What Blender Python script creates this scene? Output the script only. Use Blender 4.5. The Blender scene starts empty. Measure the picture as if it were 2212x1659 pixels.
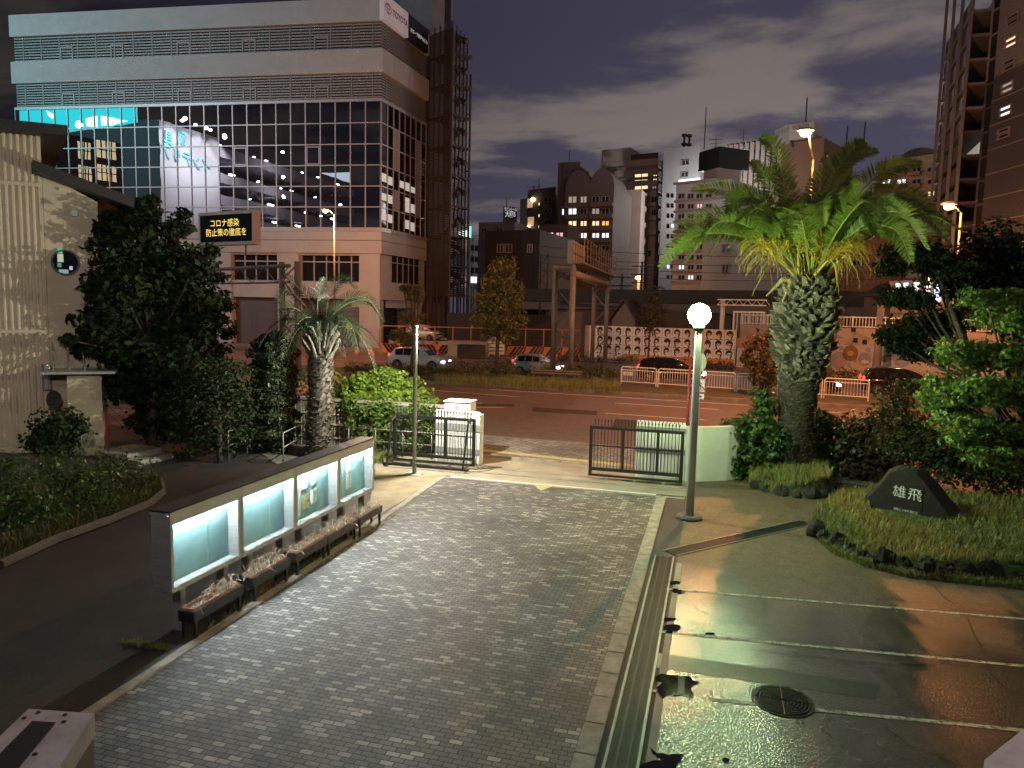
import bpy, math, random
import numpy as np
from mathutils import Vector, Matrix
SC = bpy.context.scene
COL = SC.collection
rad = math.radians
# ------------------------------------------------------------------ camera
EYE = Vector((0, 0, 4.7)); FOC = 1560.0; PSI, TH, RHO = rad(15.5), rad(5.9), rad(1.3)
_f = Vector((-math.sin(PSI)*math.cos(TH), math.cos(PSI)*math.cos(TH), -math.sin(TH)))
_r0 = Vector((math.cos(PSI), math.sin(PSI), 0)); _u0 = _r0.cross(_f)
CR = _r0*math.cos(RHO)+_u0*math.sin(RHO); CU = _u0*math.cos(RHO)-_r0*math.sin(RHO)
cam = bpy.data.cameras.new('camera'); cam.sensor_width = 36; cam.lens = 36*FOC/2212; cam.clip_end = 3000; cam.clip_start = .05
co = bpy.data.objects.new('camera', cam); COL.objects.link(co)
co.matrix_world = Matrix(((CR.x, CU.x, -_f.x, 0), (CR.y, CU.y, -_f.y, 0), (CR.z, CU.z, -_f.z, EYE.z), (0, 0, 0, 1)))
SC.camera = co
# ------------------------------------------------------------------ exposure, sampling
SC.view_settings.view_transform = 'Standard'; SC.view_settings.look = 'None'
SC.view_settings.exposure = 0; SC.view_settings.gamma = 1
cy = SC.cycles
cy.max_bounces = 6; cy.diffuse_bounces = 2; cy.glossy_bounces = 4; cy.transmission_bounces = 4; cy.transparent_max_bounces = 24
cy.sample_clamp_indirect = 2.0; cy.sample_clamp_direct = 0; cy.caustics_reflective = False; cy.caustics_refractive = False
cy.use_denoising = True; cy.denoising_input_passes = 'RGB_ALBEDO'; cy.denoising_prefilter = 'ACCURATE'
# ------------------------------------------------------------------ night sky with clouds lit by the city
W = bpy.data.worlds.new('World'); SC.world = W; W.use_nodes = True
nt = W.node_tree; N = nt.nodes; L = nt.links; N.clear()
def nd(t, **k):
    n = N.new(t)
    for a, b in k.items():
        if a in n.inputs: n.inputs[a].default_value = b
        else: setattr(n, a, b)
    return n
def mth(op, a, b=None, c=None, clamp=False):
    n = N.new('ShaderNodeMath'); n.operation = op; n.use_clamp = clamp
    for i, v in enumerate((a, b, c)):
        if v is None: continue
        if isinstance(v, (int, float)): n.inputs[i].default_value = v
        else: L.new(v, n.inputs[i])
    return n.outputs[0]
out = nd('ShaderNodeOutputWorld'); bg = nd('ShaderNodeBackground')
tc = nd('ShaderNodeTexCoord'); sep = nd('ShaderNodeSeparateXYZ'); L.new(tc.outputs['Generated'], sep.inputs[0])
zz = mth('MAXIMUM', sep.outputs[2], .02)
zc = mth('ADD', zz, .12)
cmb = nd('ShaderNodeCombineXYZ'); L.new(mth('DIVIDE', sep.outputs[0], zc), cmb.inputs[0]); L.new(mth('DIVIDE', sep.outputs[1], zc), cmb.inputs[1])
mp = nd('ShaderNodeMapping'); mp.inputs['Rotation'].default_value = (0, 0, rad(-14)); mp.inputs['Scale'].default_value = (.72, .98, 1); mp.inputs['Location'].default_value = (3.35, 1.2, 0)
L.new(cmb.outputs[0], mp.inputs[0])
n1 = nd('ShaderNodeTexNoise', Scale=1.45, Detail=10.0, Roughness=.56, Distortion=.25); L.new(mp.outputs[0], n1.inputs['Vector'])
n2 = nd('ShaderNodeTexNoise', Scale=.42, Detail=3.0); L.new(mp.outputs[0], n2.inputs['Vector'])
dens = mth('ADD', mth('MULTIPLY', n1.outputs[0], .70), mth('MULTIPLY', n2.outputs[0], .30))
mr = nd('ShaderNodeMapRange', interpolation_type='SMOOTHSTEP'); mr.inputs['From Min'].default_value = .478; mr.inputs['From Max'].default_value = .58; L.new(dens, mr.inputs['Value'])
# azimuth: the city glow is ahead and to the east, the west is black
az = mth('ADD', mth('MULTIPLY', sep.outputs[0], .80), mth('MULTIPLY', sep.outputs[1], .60))
azr = nd('ShaderNodeMapRange', interpolation_type='SMOOTHSTEP'); azr.inputs['From Min'].default_value = -.25; azr.inputs['From Max'].default_value = .62; azr.inputs['To Min'].default_value = .17; L.new(az, azr.inputs['Value'])
low = nd('ShaderNodeMapRange'); low.inputs['From Min'].default_value = 0; low.inputs['From Max'].default_value = .35; low.inputs['To Min'].default_value = 1.35; low.inputs['To Max'].default_value = .86; L.new(zz, low.inputs['Value'])
clr = nd('ShaderNodeMix', data_type='RGBA'); clr.inputs['A'].default_value = (.060, .056, .088, 1); clr.inputs['B'].default_value = (.190, .162, .152, 1)
L.new(mr.outputs[0], clr.inputs['Factor'])
L.new(clr.outputs['Result'], bg.inputs['Color']); L.new(mth('MULTIPLY', azr.outputs[0], low.outputs[0]), bg.inputs['Strength']); L.new(bg.outputs[0], out.inputs[0])
# ------------------------------------------------------------------ pixel to place (photo drawn 2212 x 1659)
def ray(px, py): return _f + CR*((px-1106)/FOC) - CU*((py-829.5)/FOC)
def G(px, py, z=0.0):
    d = ray(px, py); t = (z-EYE.z)/d.z; return EYE+d*t
def onY(px, py, Y):
    d = ray(px, py); return EYE+d*(Y/d.y)
def onX(px, py, X):
    d = ray(px, py); return EYE+d*(X/d.x)
def atD(px, py, D):                     # at horizontal distance D
    d = ray(px, py); return EYE+d*(D/math.hypot(d.x, d.y))
def zover(px, py, b):                   # height of a pixel above the place b
    return atD(px, py, math.hypot(b[0], b[1])).z
class Face:                             # a vertical plane through A, B
    def __init__(s, A, B):
        s.A = Vector((A[0], A[1])); s.B = Vector((B[0], B[1])); s.e = (s.B-s.A).normalized(); s.len = (s.B-s.A).length
        s.n = Vector((s.e.y, -s.e.x))
    def hit(s, px, py):
        d = ray(px, py); o = Vector((EYE.x, EYE.y)); k = Vector((d.x, d.y))
        t = (s.A-o).dot(s.n)/k.dot(s.n); p = EYE+d*t
        return (Vector((p.x, p.y))-s.A).dot(s.e), p.z
    def pt(s, u, z, off=0.0):
        q = s.A+s.e*u+s.n*off; return Vector((q.x, q.y, z))
    def rect(s, x0, y0, x1, y1):
        xm, ym = (x0+x1)/2, (y0+y1)/2
        return s.hit(x0, ym)[0], s.hit(x1, ym)[0], s.hit(xm, y1)[1], s.hit(xm, y0)[1]
# ------------------------------------------------------------------ materials
MATS = {}
def mat(name, c, rough=.6, metal=0., var=.2, scale=6., bump=0., bscale=40., emit=None, es=1., spec=.5, island=0., stretch=None, coat=0.):
    if name in MATS: return MATS[name]
    m = bpy.data.materials.new(name); m.use_nodes = True; MATS[name] = m
    t = m.node_tree; b = t.nodes['Principled BSDF']; k = t.links
    b.inputs['Roughness'].default_value = rough; b.inputs['Metallic'].default_value = metal
    b.inputs['Specular IOR Level'].default_value = spec; b.inputs['Coat Weight'].default_value = coat
    c = tuple(c)+(1,)
    b.inputs['Base Color'].default_value = c
    co_ = t.nodes.new('ShaderNodeTexCoord'); src = co_.outputs['Object']
    if stretch:
        mp_ = t.nodes.new('ShaderNodeMapping'); mp_.inputs['Scale'].default_value = stretch; k.new(src, mp_.inputs[0]); src = mp_.outputs[0]
    if var or island:
        h = t.nodes.new('ShaderNodeHueSaturation'); h.inputs['Color'].default_value = c
        mrn = t.nodes.new('ShaderNodeMapRange')
        if island:
            g = t.nodes.new('ShaderNodeNewGeometry'); k.new(g.outputs['Random Per Island'], mrn.inputs['Value'])
            a = island
            hv = t.nodes.new('ShaderNodeMapRange'); hv.inputs['To Min'].default_value = .47; hv.inputs['To Max'].default_value = .52
            wn = t.nodes.new('ShaderNodeTexWhiteNoise'); wn.noise_dimensions = '1D'; k.new(g.outputs['Random Per Island'], wn.inputs['W'])
            k.new(wn.outputs['Value'], hv.inputs['Value']); k.new(hv.outputs[0], h.inputs['Hue'])
        else:
            nz = t.nodes.new('ShaderNodeTexNoise'); nz.inputs['Scale'].default_value = scale; nz.inputs['Detail'].default_value = 6; nz.inputs['Roughness'].default_value = .65
            k.new(src, nz.inputs['Vector']); k.new(nz.outputs[0], mrn.inputs['Value']); a = var
            mrn.inputs['From Min'].default_value = .3; mrn.inputs['From Max'].default_value = .7
        mrn.inputs['To Min'].default_value = 1-a; mrn.inputs['To Max'].default_value = 1+a
        k.new(mrn.outputs[0], h.inputs['Value']); k.new(h.outputs[0], b.inputs['Base Color'])
    if bump:
        nb = t.nodes.new('ShaderNodeTexNoise'); nb.inputs['Scale'].default_value = bscale; nb.inputs['Detail'].default_value = 4; k.new(src, nb.inputs['Vector'])
        bp = t.nodes.new('ShaderNodeBump'); bp.inputs['Strength'].default_value = bump; bp.inputs['Distance'].default_value = .02
        k.new(nb.outputs[0], bp.inputs['Height']); k.new(bp.outputs[0], b.inputs['Normal'])
    if emit:
        b.inputs['Emission Color'].default_value = tuple(emit)+(1,); b.inputs['Emission Strength'].default_value = es
        if name != 'fluorescent tube': m.cycles.emission_sampling = 'NONE'
    return m
def leafmat(name, c, island=.45, trans=.35, rough=.45, spec=.35):
    if name in MATS: return MATS[name]
    m = mat(name, c, rough, island=island, spec=spec); t = m.node_tree; k = t.links
    b = t.nodes['Principled BSDF']; o = t.nodes['Material Output']
    h = next(n for n in t.nodes if n.bl_idname == 'ShaderNodeHueSaturation')
    tr = t.nodes.new('ShaderNodeBsdfTranslucent'); mx = t.nodes.new('ShaderNodeMixShader'); mx.inputs[0].default_value = trans
    k.new(h.outputs[0], tr.inputs[0]); k.new(b.outputs[0], mx.inputs[1]); k.new(tr.outputs[0], mx.inputs[2]); k.new(mx.outputs[0], o.inputs[0])
    return m
def glassmat(name, tint=(.9, .95, .95), refl=.12, rough=.02):
    if name in MATS: return MATS[name]
    m = bpy.data.materials.new(name); m.use_nodes = True; MATS[name] = m; t = m.node_tree; k = t.links; t.nodes.clear()
    o = t.nodes.new('ShaderNodeOutputMaterial'); a = t.nodes.new('ShaderNodeBsdfTransparent'); g = t.nodes.new('ShaderNodeBsdfGlossy'); x = t.nodes.new('ShaderNodeMixShader')
    a.inputs[0].default_value = tint+(1,); g.inputs['Roughness'].default_value = rough; x.inputs[0].default_value = refl
    k.new(a.outputs[0], x.inputs[1]); k.new(g.outputs[0], x.inputs[2]); k.new(x.outputs[0], o.inputs[0]); return m
def mirrormat(name, tint, rough=.0, wav=0.):
    if name in MATS: return MATS[name]
    m = bpy.data.materials.new(name); m.use_nodes = True; MATS[name] = m; t = m.node_tree; k = t.links; t.nodes.clear()
    o = t.nodes.new('ShaderNodeOutputMaterial'); g = t.nodes.new('ShaderNodeBsdfGlossy'); d = t.nodes.new('ShaderNodeBsdfDiffuse'); x = t.nodes.new('ShaderNodeAddShader')
    g.inputs[0].default_value = tint+(1,); g.inputs['Roughness'].default_value = rough; d.inputs[0].default_value = (.004, .004, .005, 1)
    if wav:
        nz = t.nodes.new('ShaderNodeTexNoise'); nz.inputs['Scale'].default_value = .35; c_ = t.nodes.new('ShaderNodeTexCoord'); k.new(c_.outputs['Object'], nz.inputs['Vector'])
        bp = t.nodes.new('ShaderNodeBump'); bp.inputs['Strength'].default_value = wav; bp.inputs['Distance'].default_value = .05; k.new(nz.outputs[0], bp.inputs['Height']); k.new(bp.outputs[0], g.inputs['Normal'])
    k.new(g.outputs[0], x.inputs[0]); k.new(d.outputs[0], x.inputs[1]); k.new(x.outputs[0], o.inputs[0]); return m
# ------------------------------------------------------------------ mesh builder
class MB:
    def __init__(s): s.v = []; s.f = []; s.m = []; s.cur = 0
    def add(s, vs, fs):
        o = len(s.v); s.v += [tuple(p) for p in vs]; s.f += [tuple(i+o for i in f) for f in fs]; s.m += [s.cur]*len(fs); return s
    def hexa(s, p): return s.add(p, [(0, 3, 2, 1), (4, 5, 6, 7), (0, 1, 5, 4), (1, 2, 6, 5), (2, 3, 7, 6), (3, 0, 4, 7)])
    def box(s, x0, x1, y0, y1, z0, z1): return s.hexa([(x0, y0, z0), (x1, y0, z0), (x1, y1, z0), (x0, y1, z0), (x0, y0, z1), (x1, y0, z1), (x1, y1, z1), (x0, y1, z1)])
    def fbox(s, F, u0, u1, z0, z1, o0, o1):      # box on a facade, from depth o0 to o1 (towards the viewer)
        a = [F.pt(u0, z0, o1), F.pt(u1, z0, o1), F.pt(u1, z0, o0), F.pt(u0, z0, o0)]
        return s.hexa(a+[p+Vector((0, 0, z1-z0)) for p in a])
    def obox(s, c, sx, sy, sz, rz=0.):
        c = Vector(c); ca, sa = math.cos(rz), math.sin(rz); q = []
        for z in (-sz/2, sz/2):
            for x, y in ((-1, -1), (1, -1), (1, 1), (-1, 1)):
                X, Y = x*sx/2, y*sy/2; q.append(c+Vector((X*ca-Y*sa, X*sa+Y*ca, z)))
        return s.hexa(q)
    def bar(s, a, b, w, h=None):                 # square bar between two points
        return s.tube([a, b], w/2*1.2, 4, twist=math.pi/4, r2=None)
    def tube(s, pts, r, n=8, twist=0., r2=None, cap=True):
        pts = [Vector(p) for p in pts]; m = len(pts); rs = r if isinstance(r, (list, tuple)) else [r+(0 if r2 is None else (r2-r)*i/max(1, m-1)) for i in range(m)]
        vs = []; ref = None
        for i, p in enumerate(pts):
            t = (pts[min(i+1, m-1)]-pts[max(i-1, 0)]).normalized()
            if ref is None: ref = Vector((0, 0, 1)) if abs(t.z) < .9 else Vector((1, 0, 0))
            x = (ref-t*ref.dot(t)).normalized(); y = t.cross(x); ref = x
            for k in range(n):
                a = 2*math.pi*k/n+twist; vs.append(p+(x*math.cos(a)+y*math.sin(a))*rs[i])
        fs = [(i*n+k, i*n+(k+1) % n, (i+1)*n+(k+1) % n, (i+1)*n+k) for i in range(m-1) for k in range(n)]
        if cap: fs += [tuple(range(n-1, -1, -1)), tuple(range((m-1)*n, m*n))]
        return s.add(vs, fs)
    def lathe(s, c, prof, n=16, sx=1., sy=1.):
        c = Vector(c); vs = [c+Vector((r*math.cos(2*math.pi*k/n)*sx, r*math.sin(2*math.pi*k/n)*sy, z)) for r, z in prof for k in range(n)]
        m = len(prof); fs = [(i*n+k, i*n+(k+1) % n, (i+1)*n+(k+1) % n, (i+1)*n+k) for i in range(m-1) for k in range(n)]
        fs += [tuple(range(n-1, -1, -1)), tuple(range((m-1)*n, m*n))]
        return s.add(vs, fs)
    def poly(s, pts): return s.add(pts, [tuple(range(len(pts)))])
    def prism(s, pts, d):                        # polygon pushed by the vector d
        n = len(pts); pts = [Vector(p) for p in pts]; d = Vector(d)
        return s.add(pts+[p+d for p in pts], [tuple(range(n-1, -1, -1)), tuple(range(n, 2*n))]+[(i, (i+1) % n, n+(i+1) % n, n+i) for i in range(n)])
    def blob(s, c, rx, ry, rz, seed=0, amp=.15, nu=14, nv=9, flat=None):
        r = random.Random(seed); ph = [(r.uniform(0, 6.28), r.uniform(1, 3.4), r.uniform(1, 3)) for _ in range(5)]; c = Vector(c); vs = []
        for i in range(nv+1):
            th = math.pi*i/nv
            for k in range(nu):
                a = 2*math.pi*k/nu; q = 1+amp*sum(math.sin(a*round(f)+p+th*g) for p, f, g in ph)/2.2
                z = math.cos(th)*rz*q
                if flat is not None: z = max(z, flat)
                vs.append(c+Vector((math.sin(th)*math.cos(a)*rx*q, math.sin(th)*math.sin(a)*ry*q, z)))
        return s.add(vs, [(i*nu+k, (i+1)*nu+k, (i+1)*nu+(k+1) % nu, i*nu+(k+1) % nu) for i in range(nv) for k in range(nu)])
    def text(s, body, O, ex, ey, h, align='CENTER', en=None, thick=0., bold=0., fit=None):
        vs, fs = text_geo(body, align, bold)
        if not vs: return s
        O, ex, ey = Vector(O), Vector(ex), Vector(ey); kx = h
        if fit: kx = fit/max(1e-6, max(v[0] for v in vs)-min(v[0] for v in vs))
        return s.add([O+ex*(x*kx)+ey*(y*h) for x, y in vs], fs)
    def build(s, name, m, parent=None, smooth=False, local=False, shift=None):
        me = bpy.data.meshes.new(name); off = Vector((0, 0, 0))
        if parent is not None and not local:
            q = parent
            while q is not None: off += q.location; q = q.parent
        if shift is not None: off += Vector(shift)
        me.from_pydata([(x-off.x, y-off.y, z-off.z) for x, y, z in s.v], [], s.f)
        ms = m if isinstance(m, (list, tuple)) else [m]
        for q in ms: me.materials.append(q)
        if len(ms) > 1: me.polygons.foreach_set('material_index', s.m)
        if smooth: me.polygons.foreach_set('use_smooth', [True]*len(me.polygons))
        me.validate(); me.update()
        o = bpy.data.objects.new(name, me); COL.objects.link(o)
        if parent is not None: o.parent = parent
        if shift is not None: o.location = shift
        return o
_TG = {}
def text_geo(body, align='CENTER', bold=0.):
    key = (body, align, bold)
    if key not in _TG:
        cu = bpy.data.curves.new('lettering', 'FONT'); cu.body = body; cu.size = 1; cu.align_x = align; cu.align_y = 'CENTER'; cu.resolution_u = 3; cu.offset = bold
        o = bpy.data.objects.new('lettering', cu); COL.objects.link(o); dg = bpy.context.evaluated_depsgraph_get(); dg.update()
        me = bpy.data.meshes.new_from_object(o.evaluated_get(dg))
        _TG[key] = ([(v.co.x, v.co.y) for v in me.vertices], [tuple(p.vertices) for p in me.polygons])
        bpy.data.objects.remove(o); bpy.data.curves.remove(cu); bpy.data.meshes.remove(me)
    return _TG[key]
def tag(o, label=None, cat=None, group=None, kind=None):
    for k, v in (('label', label), ('category', cat), ('group', group), ('kind', kind)):
        if v: o[k] = v
    return o
def thing(name, label, cat, loc=(0, 0, 0), rz=0., group=None):
    o = bpy.data.objects.new(name, None); COL.objects.link(o); o.location = loc; o.rotation_euler = (0, 0, rz); o.empty_display_size = .2
    return tag(o, label, cat, group)
def dup(root, loc, rz=0., label=None, group=None, scale=None):
    r = root.copy(); COL.objects.link(r); r.location = loc; r.rotation_euler = (0, 0, rz); tag(r, label, None, group)
    if scale: r.scale = (scale,)*3
    def kids(a, b):
        for ch in a.children:
            c = ch.copy(); COL.objects.link(c); c.parent = b; kids(ch, c)
    kids(root, r); return r
def struct(name, mb, m, **k): return tag(mb.build(name, m, **k), kind='structure')
def lamp(name, kind, loc, power, color, parent=None, **k):
    l = bpy.data.lights.new(name, kind); l.energy = power; l.color = color
    for a, b in k.items(): setattr(l, a, b)
    o = bpy.data.objects.new(name, l); COL.objects.link(o); o.location = loc
    return o
def aim(o, to):
    o.rotation_euler = (Vector(to)-o.location).to_track_quat('-Z', 'Y').to_euler()
ORD = 'first second third fourth fifth sixth seventh eighth ninth tenth eleventh twelfth thirteenth fourteenth fifteenth sixteenth seventeenth eighteenth nineteenth twentieth'.split()
# ------------------------------------------------------------------ foliage
def leaves(name, m, parent, clumps, size=.12, per=None, seed=1, up=.35, aspect=.55, hollow=2.2, droop=0.):
    """clumps: (x, y, z, rx, ry, rz, count) world; every leaf one small bent face"""
    g = np.random.default_rng(seed); V = []; 
    for (x, y, z, rx, ry, rz, n) in clumps:
        d = g.normal(size=(n, 3)); d /= np.linalg.norm(d, axis=1)[:, None]
        lump = 1+.20*np.sin(d[:, 0]*5+x)+.2*np.sin(d[:, 1]*6+y*3)+.18*np.sin(d[:, 2]*7+z*2)
        r = g.random(n)**(1/hollow)*lump
        p = np.array([x, y, z])+d*r[:, None]*np.array([rx, ry, rz])
        nrm = d*.8+g.normal(size=(n, 3))*.65+np.array([0, 0, up]); nrm /= np.linalg.norm(nrm, axis=1)[:, None]
        t = np.cross(nrm, g.normal(size=(n, 3))); t[:, 2] -= droop; t -= nrm*np.sum(t*nrm, 1)[:, None]; t /= np.linalg.norm(t, axis=1)[:, None]; b = np.cross(nrm, t)
        s_ = (size*(.6+.8*g.random(n)))[:, None]
        V.append(np.stack([p-t*s_*.5, p+b*s_*aspect*.5+nrm*s_*.08, p+t*s_*.5, p-b*s_*aspect*.5+nrm*s_*.08], 1).reshape(-1, 3))
    V = np.concatenate(V); return npmesh(name, V, m, parent)
def npmesh(name, V, m, parent, k=4):
    off = Vector((0, 0, 0)); q = parent
    while q is not None: off += q.location; q = q.parent
    V = V-np.array(off); n = len(V)//k; me = bpy.data.meshes.new(name)
    me.vertices.add(len(V)); me.vertices.foreach_set('co', V.astype(np.float32).ravel())
    me.loops.add(len(V)); me.loops.foreach_set('vertex_index', np.arange(len(V), dtype=np.int32))
    me.polygons.add(n); me.polygons.foreach_set('loop_start', np.arange(n, dtype=np.int32)*k)
    try: me.polygons.foreach_set('loop_total', np.full(n, k, dtype=np.int32))
    except Exception: pass
    me.materials.append(m); me.update(calc_edges=True); me.validate()
    o = bpy.data.objects.new(name, me); COL.objects.link(o)
    if parent is not None: o.parent = parent
    return o
def pxclumps(lst, D, dens=1., spread=1., jit=0., seed=0, flat=.82):
    """clumps drawn in the photo (px, py, radius) hung at the horizontal distance D (+ jitter)"""
    r = random.Random(seed); out = []
    for c in lst:
        px, py, R = c[:3]; d = D+(c[3] if len(c) > 3 else r.uniform(-jit, jit)); p = atD(px, py, d); q = R*d/FOC
        out.append((p.x, p.y, p.z, q*spread, q*spread, q*flat, int(60*dens*(R/18)**2+20)))
    return out
def plant(name, label, cat, base, clumps, m, size, trunk=None, trunk_r=.08, seed=1, group=None, bark=None, crown='foliage', **k):
    t = thing(name, label, cat, base, 0, group)
    leaves(crown, m, t, clumps, size, seed=seed, **k)
    if trunk is not False:
        mb = MB(); r = random.Random(seed); b = Vector(base)
        top = trunk if trunk is not None else Vector((sum(c[0] for c in clumps)/len(clumps), sum(c[1] for c in clumps)/len(clumps), max(c[2] for c in clumps)))
        top = Vector(top); mid = (b+top)/2+Vector((r.uniform(-.1, .1), r.uniform(-.1, .1), 0))*(top-b).length*.5
        mb.tube([b-Vector((0, 0, .1)), b*.6+mid*.4, mid, mid*.4+top*.6, top], [trunk_r, trunk_r*.85, trunk_r*.7, trunk_r*.5, trunk_r*.25], 7)
        for c in clumps:
            q = Vector(c[:3]); a = mid if q.z > mid.z*.8 else b*.5+mid*.5
            mb.tube([a, (a+q)/2+Vector((0, 0, -.08*(q-a).length)), q], trunk_r*.45, 5, r2=trunk_r*.12)
        mb.build('trunk' if crown == 'crown' else 'stem', bark or mat('bark', (.07, .052, .038), .85, var=.4, scale=9, bump=.6, bscale=30), t, True)
    return t
# ------------------------------------------------------------------ lamps the place has, and unseen ones added
LAMPW = G(1489, 1120); GLOBE = Vector((LAMPW.x, LAMPW.y, 4.66))
SOD = (1, .35, .11)
SODIUM = [('palm', atD(1740, 288, 36), 13000), ('west', atD(703, 456, 66), 6800), ('east', atD(2050, 447, 41), 450)]
for nm, p, w in SODIUM:
    lamp('sodium_light', 'POINT', p+Vector((0, 0, -.22)), w, SOD, shadow_soft_size=.12)
HID = atD(1992, 555, 60)  # unseen street lamp added to brighten the portrait and animal walls
lamp('sodium_light', 'POINT', HID+Vector((0, 0, -.22)), 2000, SOD, shadow_soft_size=.12)
for x, w in ():      # the same row of street lamps further along the road
    lamp('sodium_light', 'POINT', (x, 43.5, 11), w, SOD, shadow_soft_size=.15)
lamp('sodium_light', 'POINT', atD(1380, 597, 105)+Vector((0, -1, 0)), 1800, SOD, shadow_soft_size=.1)
lamp('globe_light', 'POINT', GLOBE+Vector((0, 0, .01)), 1150, (.72, 1., .50), shadow_soft_size=.27, use_soft_falloff=False)
POLE = G(895, 1025)
sp = lamp('gate_floodlight', 'POINT', (POLE.x+.12, POLE.y+.12, 4.30), 2500, (1, .95, .80), shadow_soft_size=.06)
hl = lamp('school_floodlight', 'SPOT', (3, -4, 9), 4500, (1, .90, .74), shadow_soft_size=.25, spot_size=rad(46), spot_blend=1.); aim(hl, (-21, 16, 5.2))
lamp('entrance_light', 'POINT', (-2, -6, 13), 1500, (1, .96, .90), shadow_soft_size=.3)
# ------------------------------------------------------------------ ground materials
def pavermat(name, w, h, dark, mid, light, rot=0., mortar=.035):
    m = mat(name, (.1, .1, .1), .55, var=0); t = m.node_tree; k = t.links; b = t.nodes['Principled BSDF']
    c = t.nodes.new('ShaderNodeTexCoord'); mp_ = t.nodes.new('ShaderNodeMapping'); mp_.inputs['Rotation'].default_value = (0, 0, rot); k.new(c.outputs['Object'], mp_.inputs[0])
    br = t.nodes.new('ShaderNodeTexBrick'); k.new(mp_.outputs[0], br.inputs['Vector'])
    for a, v in (('Scale', 1.), ('Mortar Size', h*mortar), ('Mortar Smooth', .3), ('Bias', 0.), ('Brick Width', w), ('Row Height', h)): br.inputs[a].default_value = v
    br.inputs['Color1'].default_value = (0, 0, 0, 1); br.inputs['Color2'].default_value = (1, 1, 1, 1); br.inputs['Mortar'].default_value = (.5, .5, .5, 1)
    rp = t.nodes.new('ShaderNodeValToRGB'); k.new(br.outputs['Color'], rp.inputs[0]); e = rp.color_ramp.elements
    e[0].position = 0; e[0].color = tuple(dark)+(1,); e[1].position = .55; e[1].color = tuple(mid)+(1,)
    q = e.new(.80); q.color = tuple(x*1.15 for x in mid)+(1,); q = e.new(.97); q.color = tuple(light)+(1,)
    nz = t.nodes.new('ShaderNodeTexNoise'); nz.inputs['Scale'].default_value = .55; nz.inputs['Detail'].default_value = 5; k.new(c.outputs['Object'], nz.inputs['Vector'])
    n2_ = t.nodes.new('ShaderNodeTexNoise'); n2_.inputs['Scale'].default_value = 60; n2_.inputs['Detail'].default_value = 3; k.new(c.outputs['Object'], n2_.inputs['Vector'])
    mr_ = t.nodes.new('ShaderNodeMapRange'); mr_.inputs['From Min'].default_value = .3; mr_.inputs['From Max'].default_value = .7; mr_.inputs['To Min'].default_value = .60; mr_.inputs['To Max'].default_value = 1.30; k.new(nz.outputs[0], mr_.inputs[0])
    m2_ = t.nodes.new('ShaderNodeMapRange'); m2_.inputs['From Min'].default_value = .3; m2_.inputs['From Max'].default_value = .7; m2_.inputs['To Min'].default_value = .8; m2_.inputs['To Max'].default_value = 1.2; k.new(n2_.outputs[0], m2_.inputs[0])
    mm = t.nodes.new('ShaderNodeMath'); mm.operation = 'MULTIPLY'; k.new(mr_.outputs[0], mm.inputs[0]); k.new(m2_.outputs[0], mm.inputs[1])
    h_ = t.nodes.new('ShaderNodeHueSaturation'); k.new(rp.outputs[0], h_.inputs['Color']); k.new(mm.outputs[0], h_.inputs['Value'])
    mx = t.nodes.new('ShaderNodeMix'); mx.data_type = 'RGBA'; k.new(br.outputs['Fac'], mx.inputs['Factor']); k.new(h_.outputs[0], mx.inputs['A']); mx.inputs['B'].default_value = (.012, .011, .010, 1)
    k.new(mx.outputs['Result'], b.inputs['Base Color'])
    bp = t.nodes.new('ShaderNodeBump'); bp.inputs['Strength'].default_value = .6; bp.inputs['Distance'].default_value = .006; bp.invert = True
    k.new(br.outputs['Fac'], bp.inputs['Height']); k.new(bp.outputs[0], b.inputs['Normal'])
    rr = t.nodes.new('ShaderNodeMapRange'); rr.inputs['To Min'].default_value = .58; rr.inputs['To Max'].default_value = .82; b.inputs['Specular IOR Level'].default_value = .3; k.new(n2_.outputs[0], rr.inputs[0]); k.new(rr.outputs[0], b.inputs['Roughness'])
    return m
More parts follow.
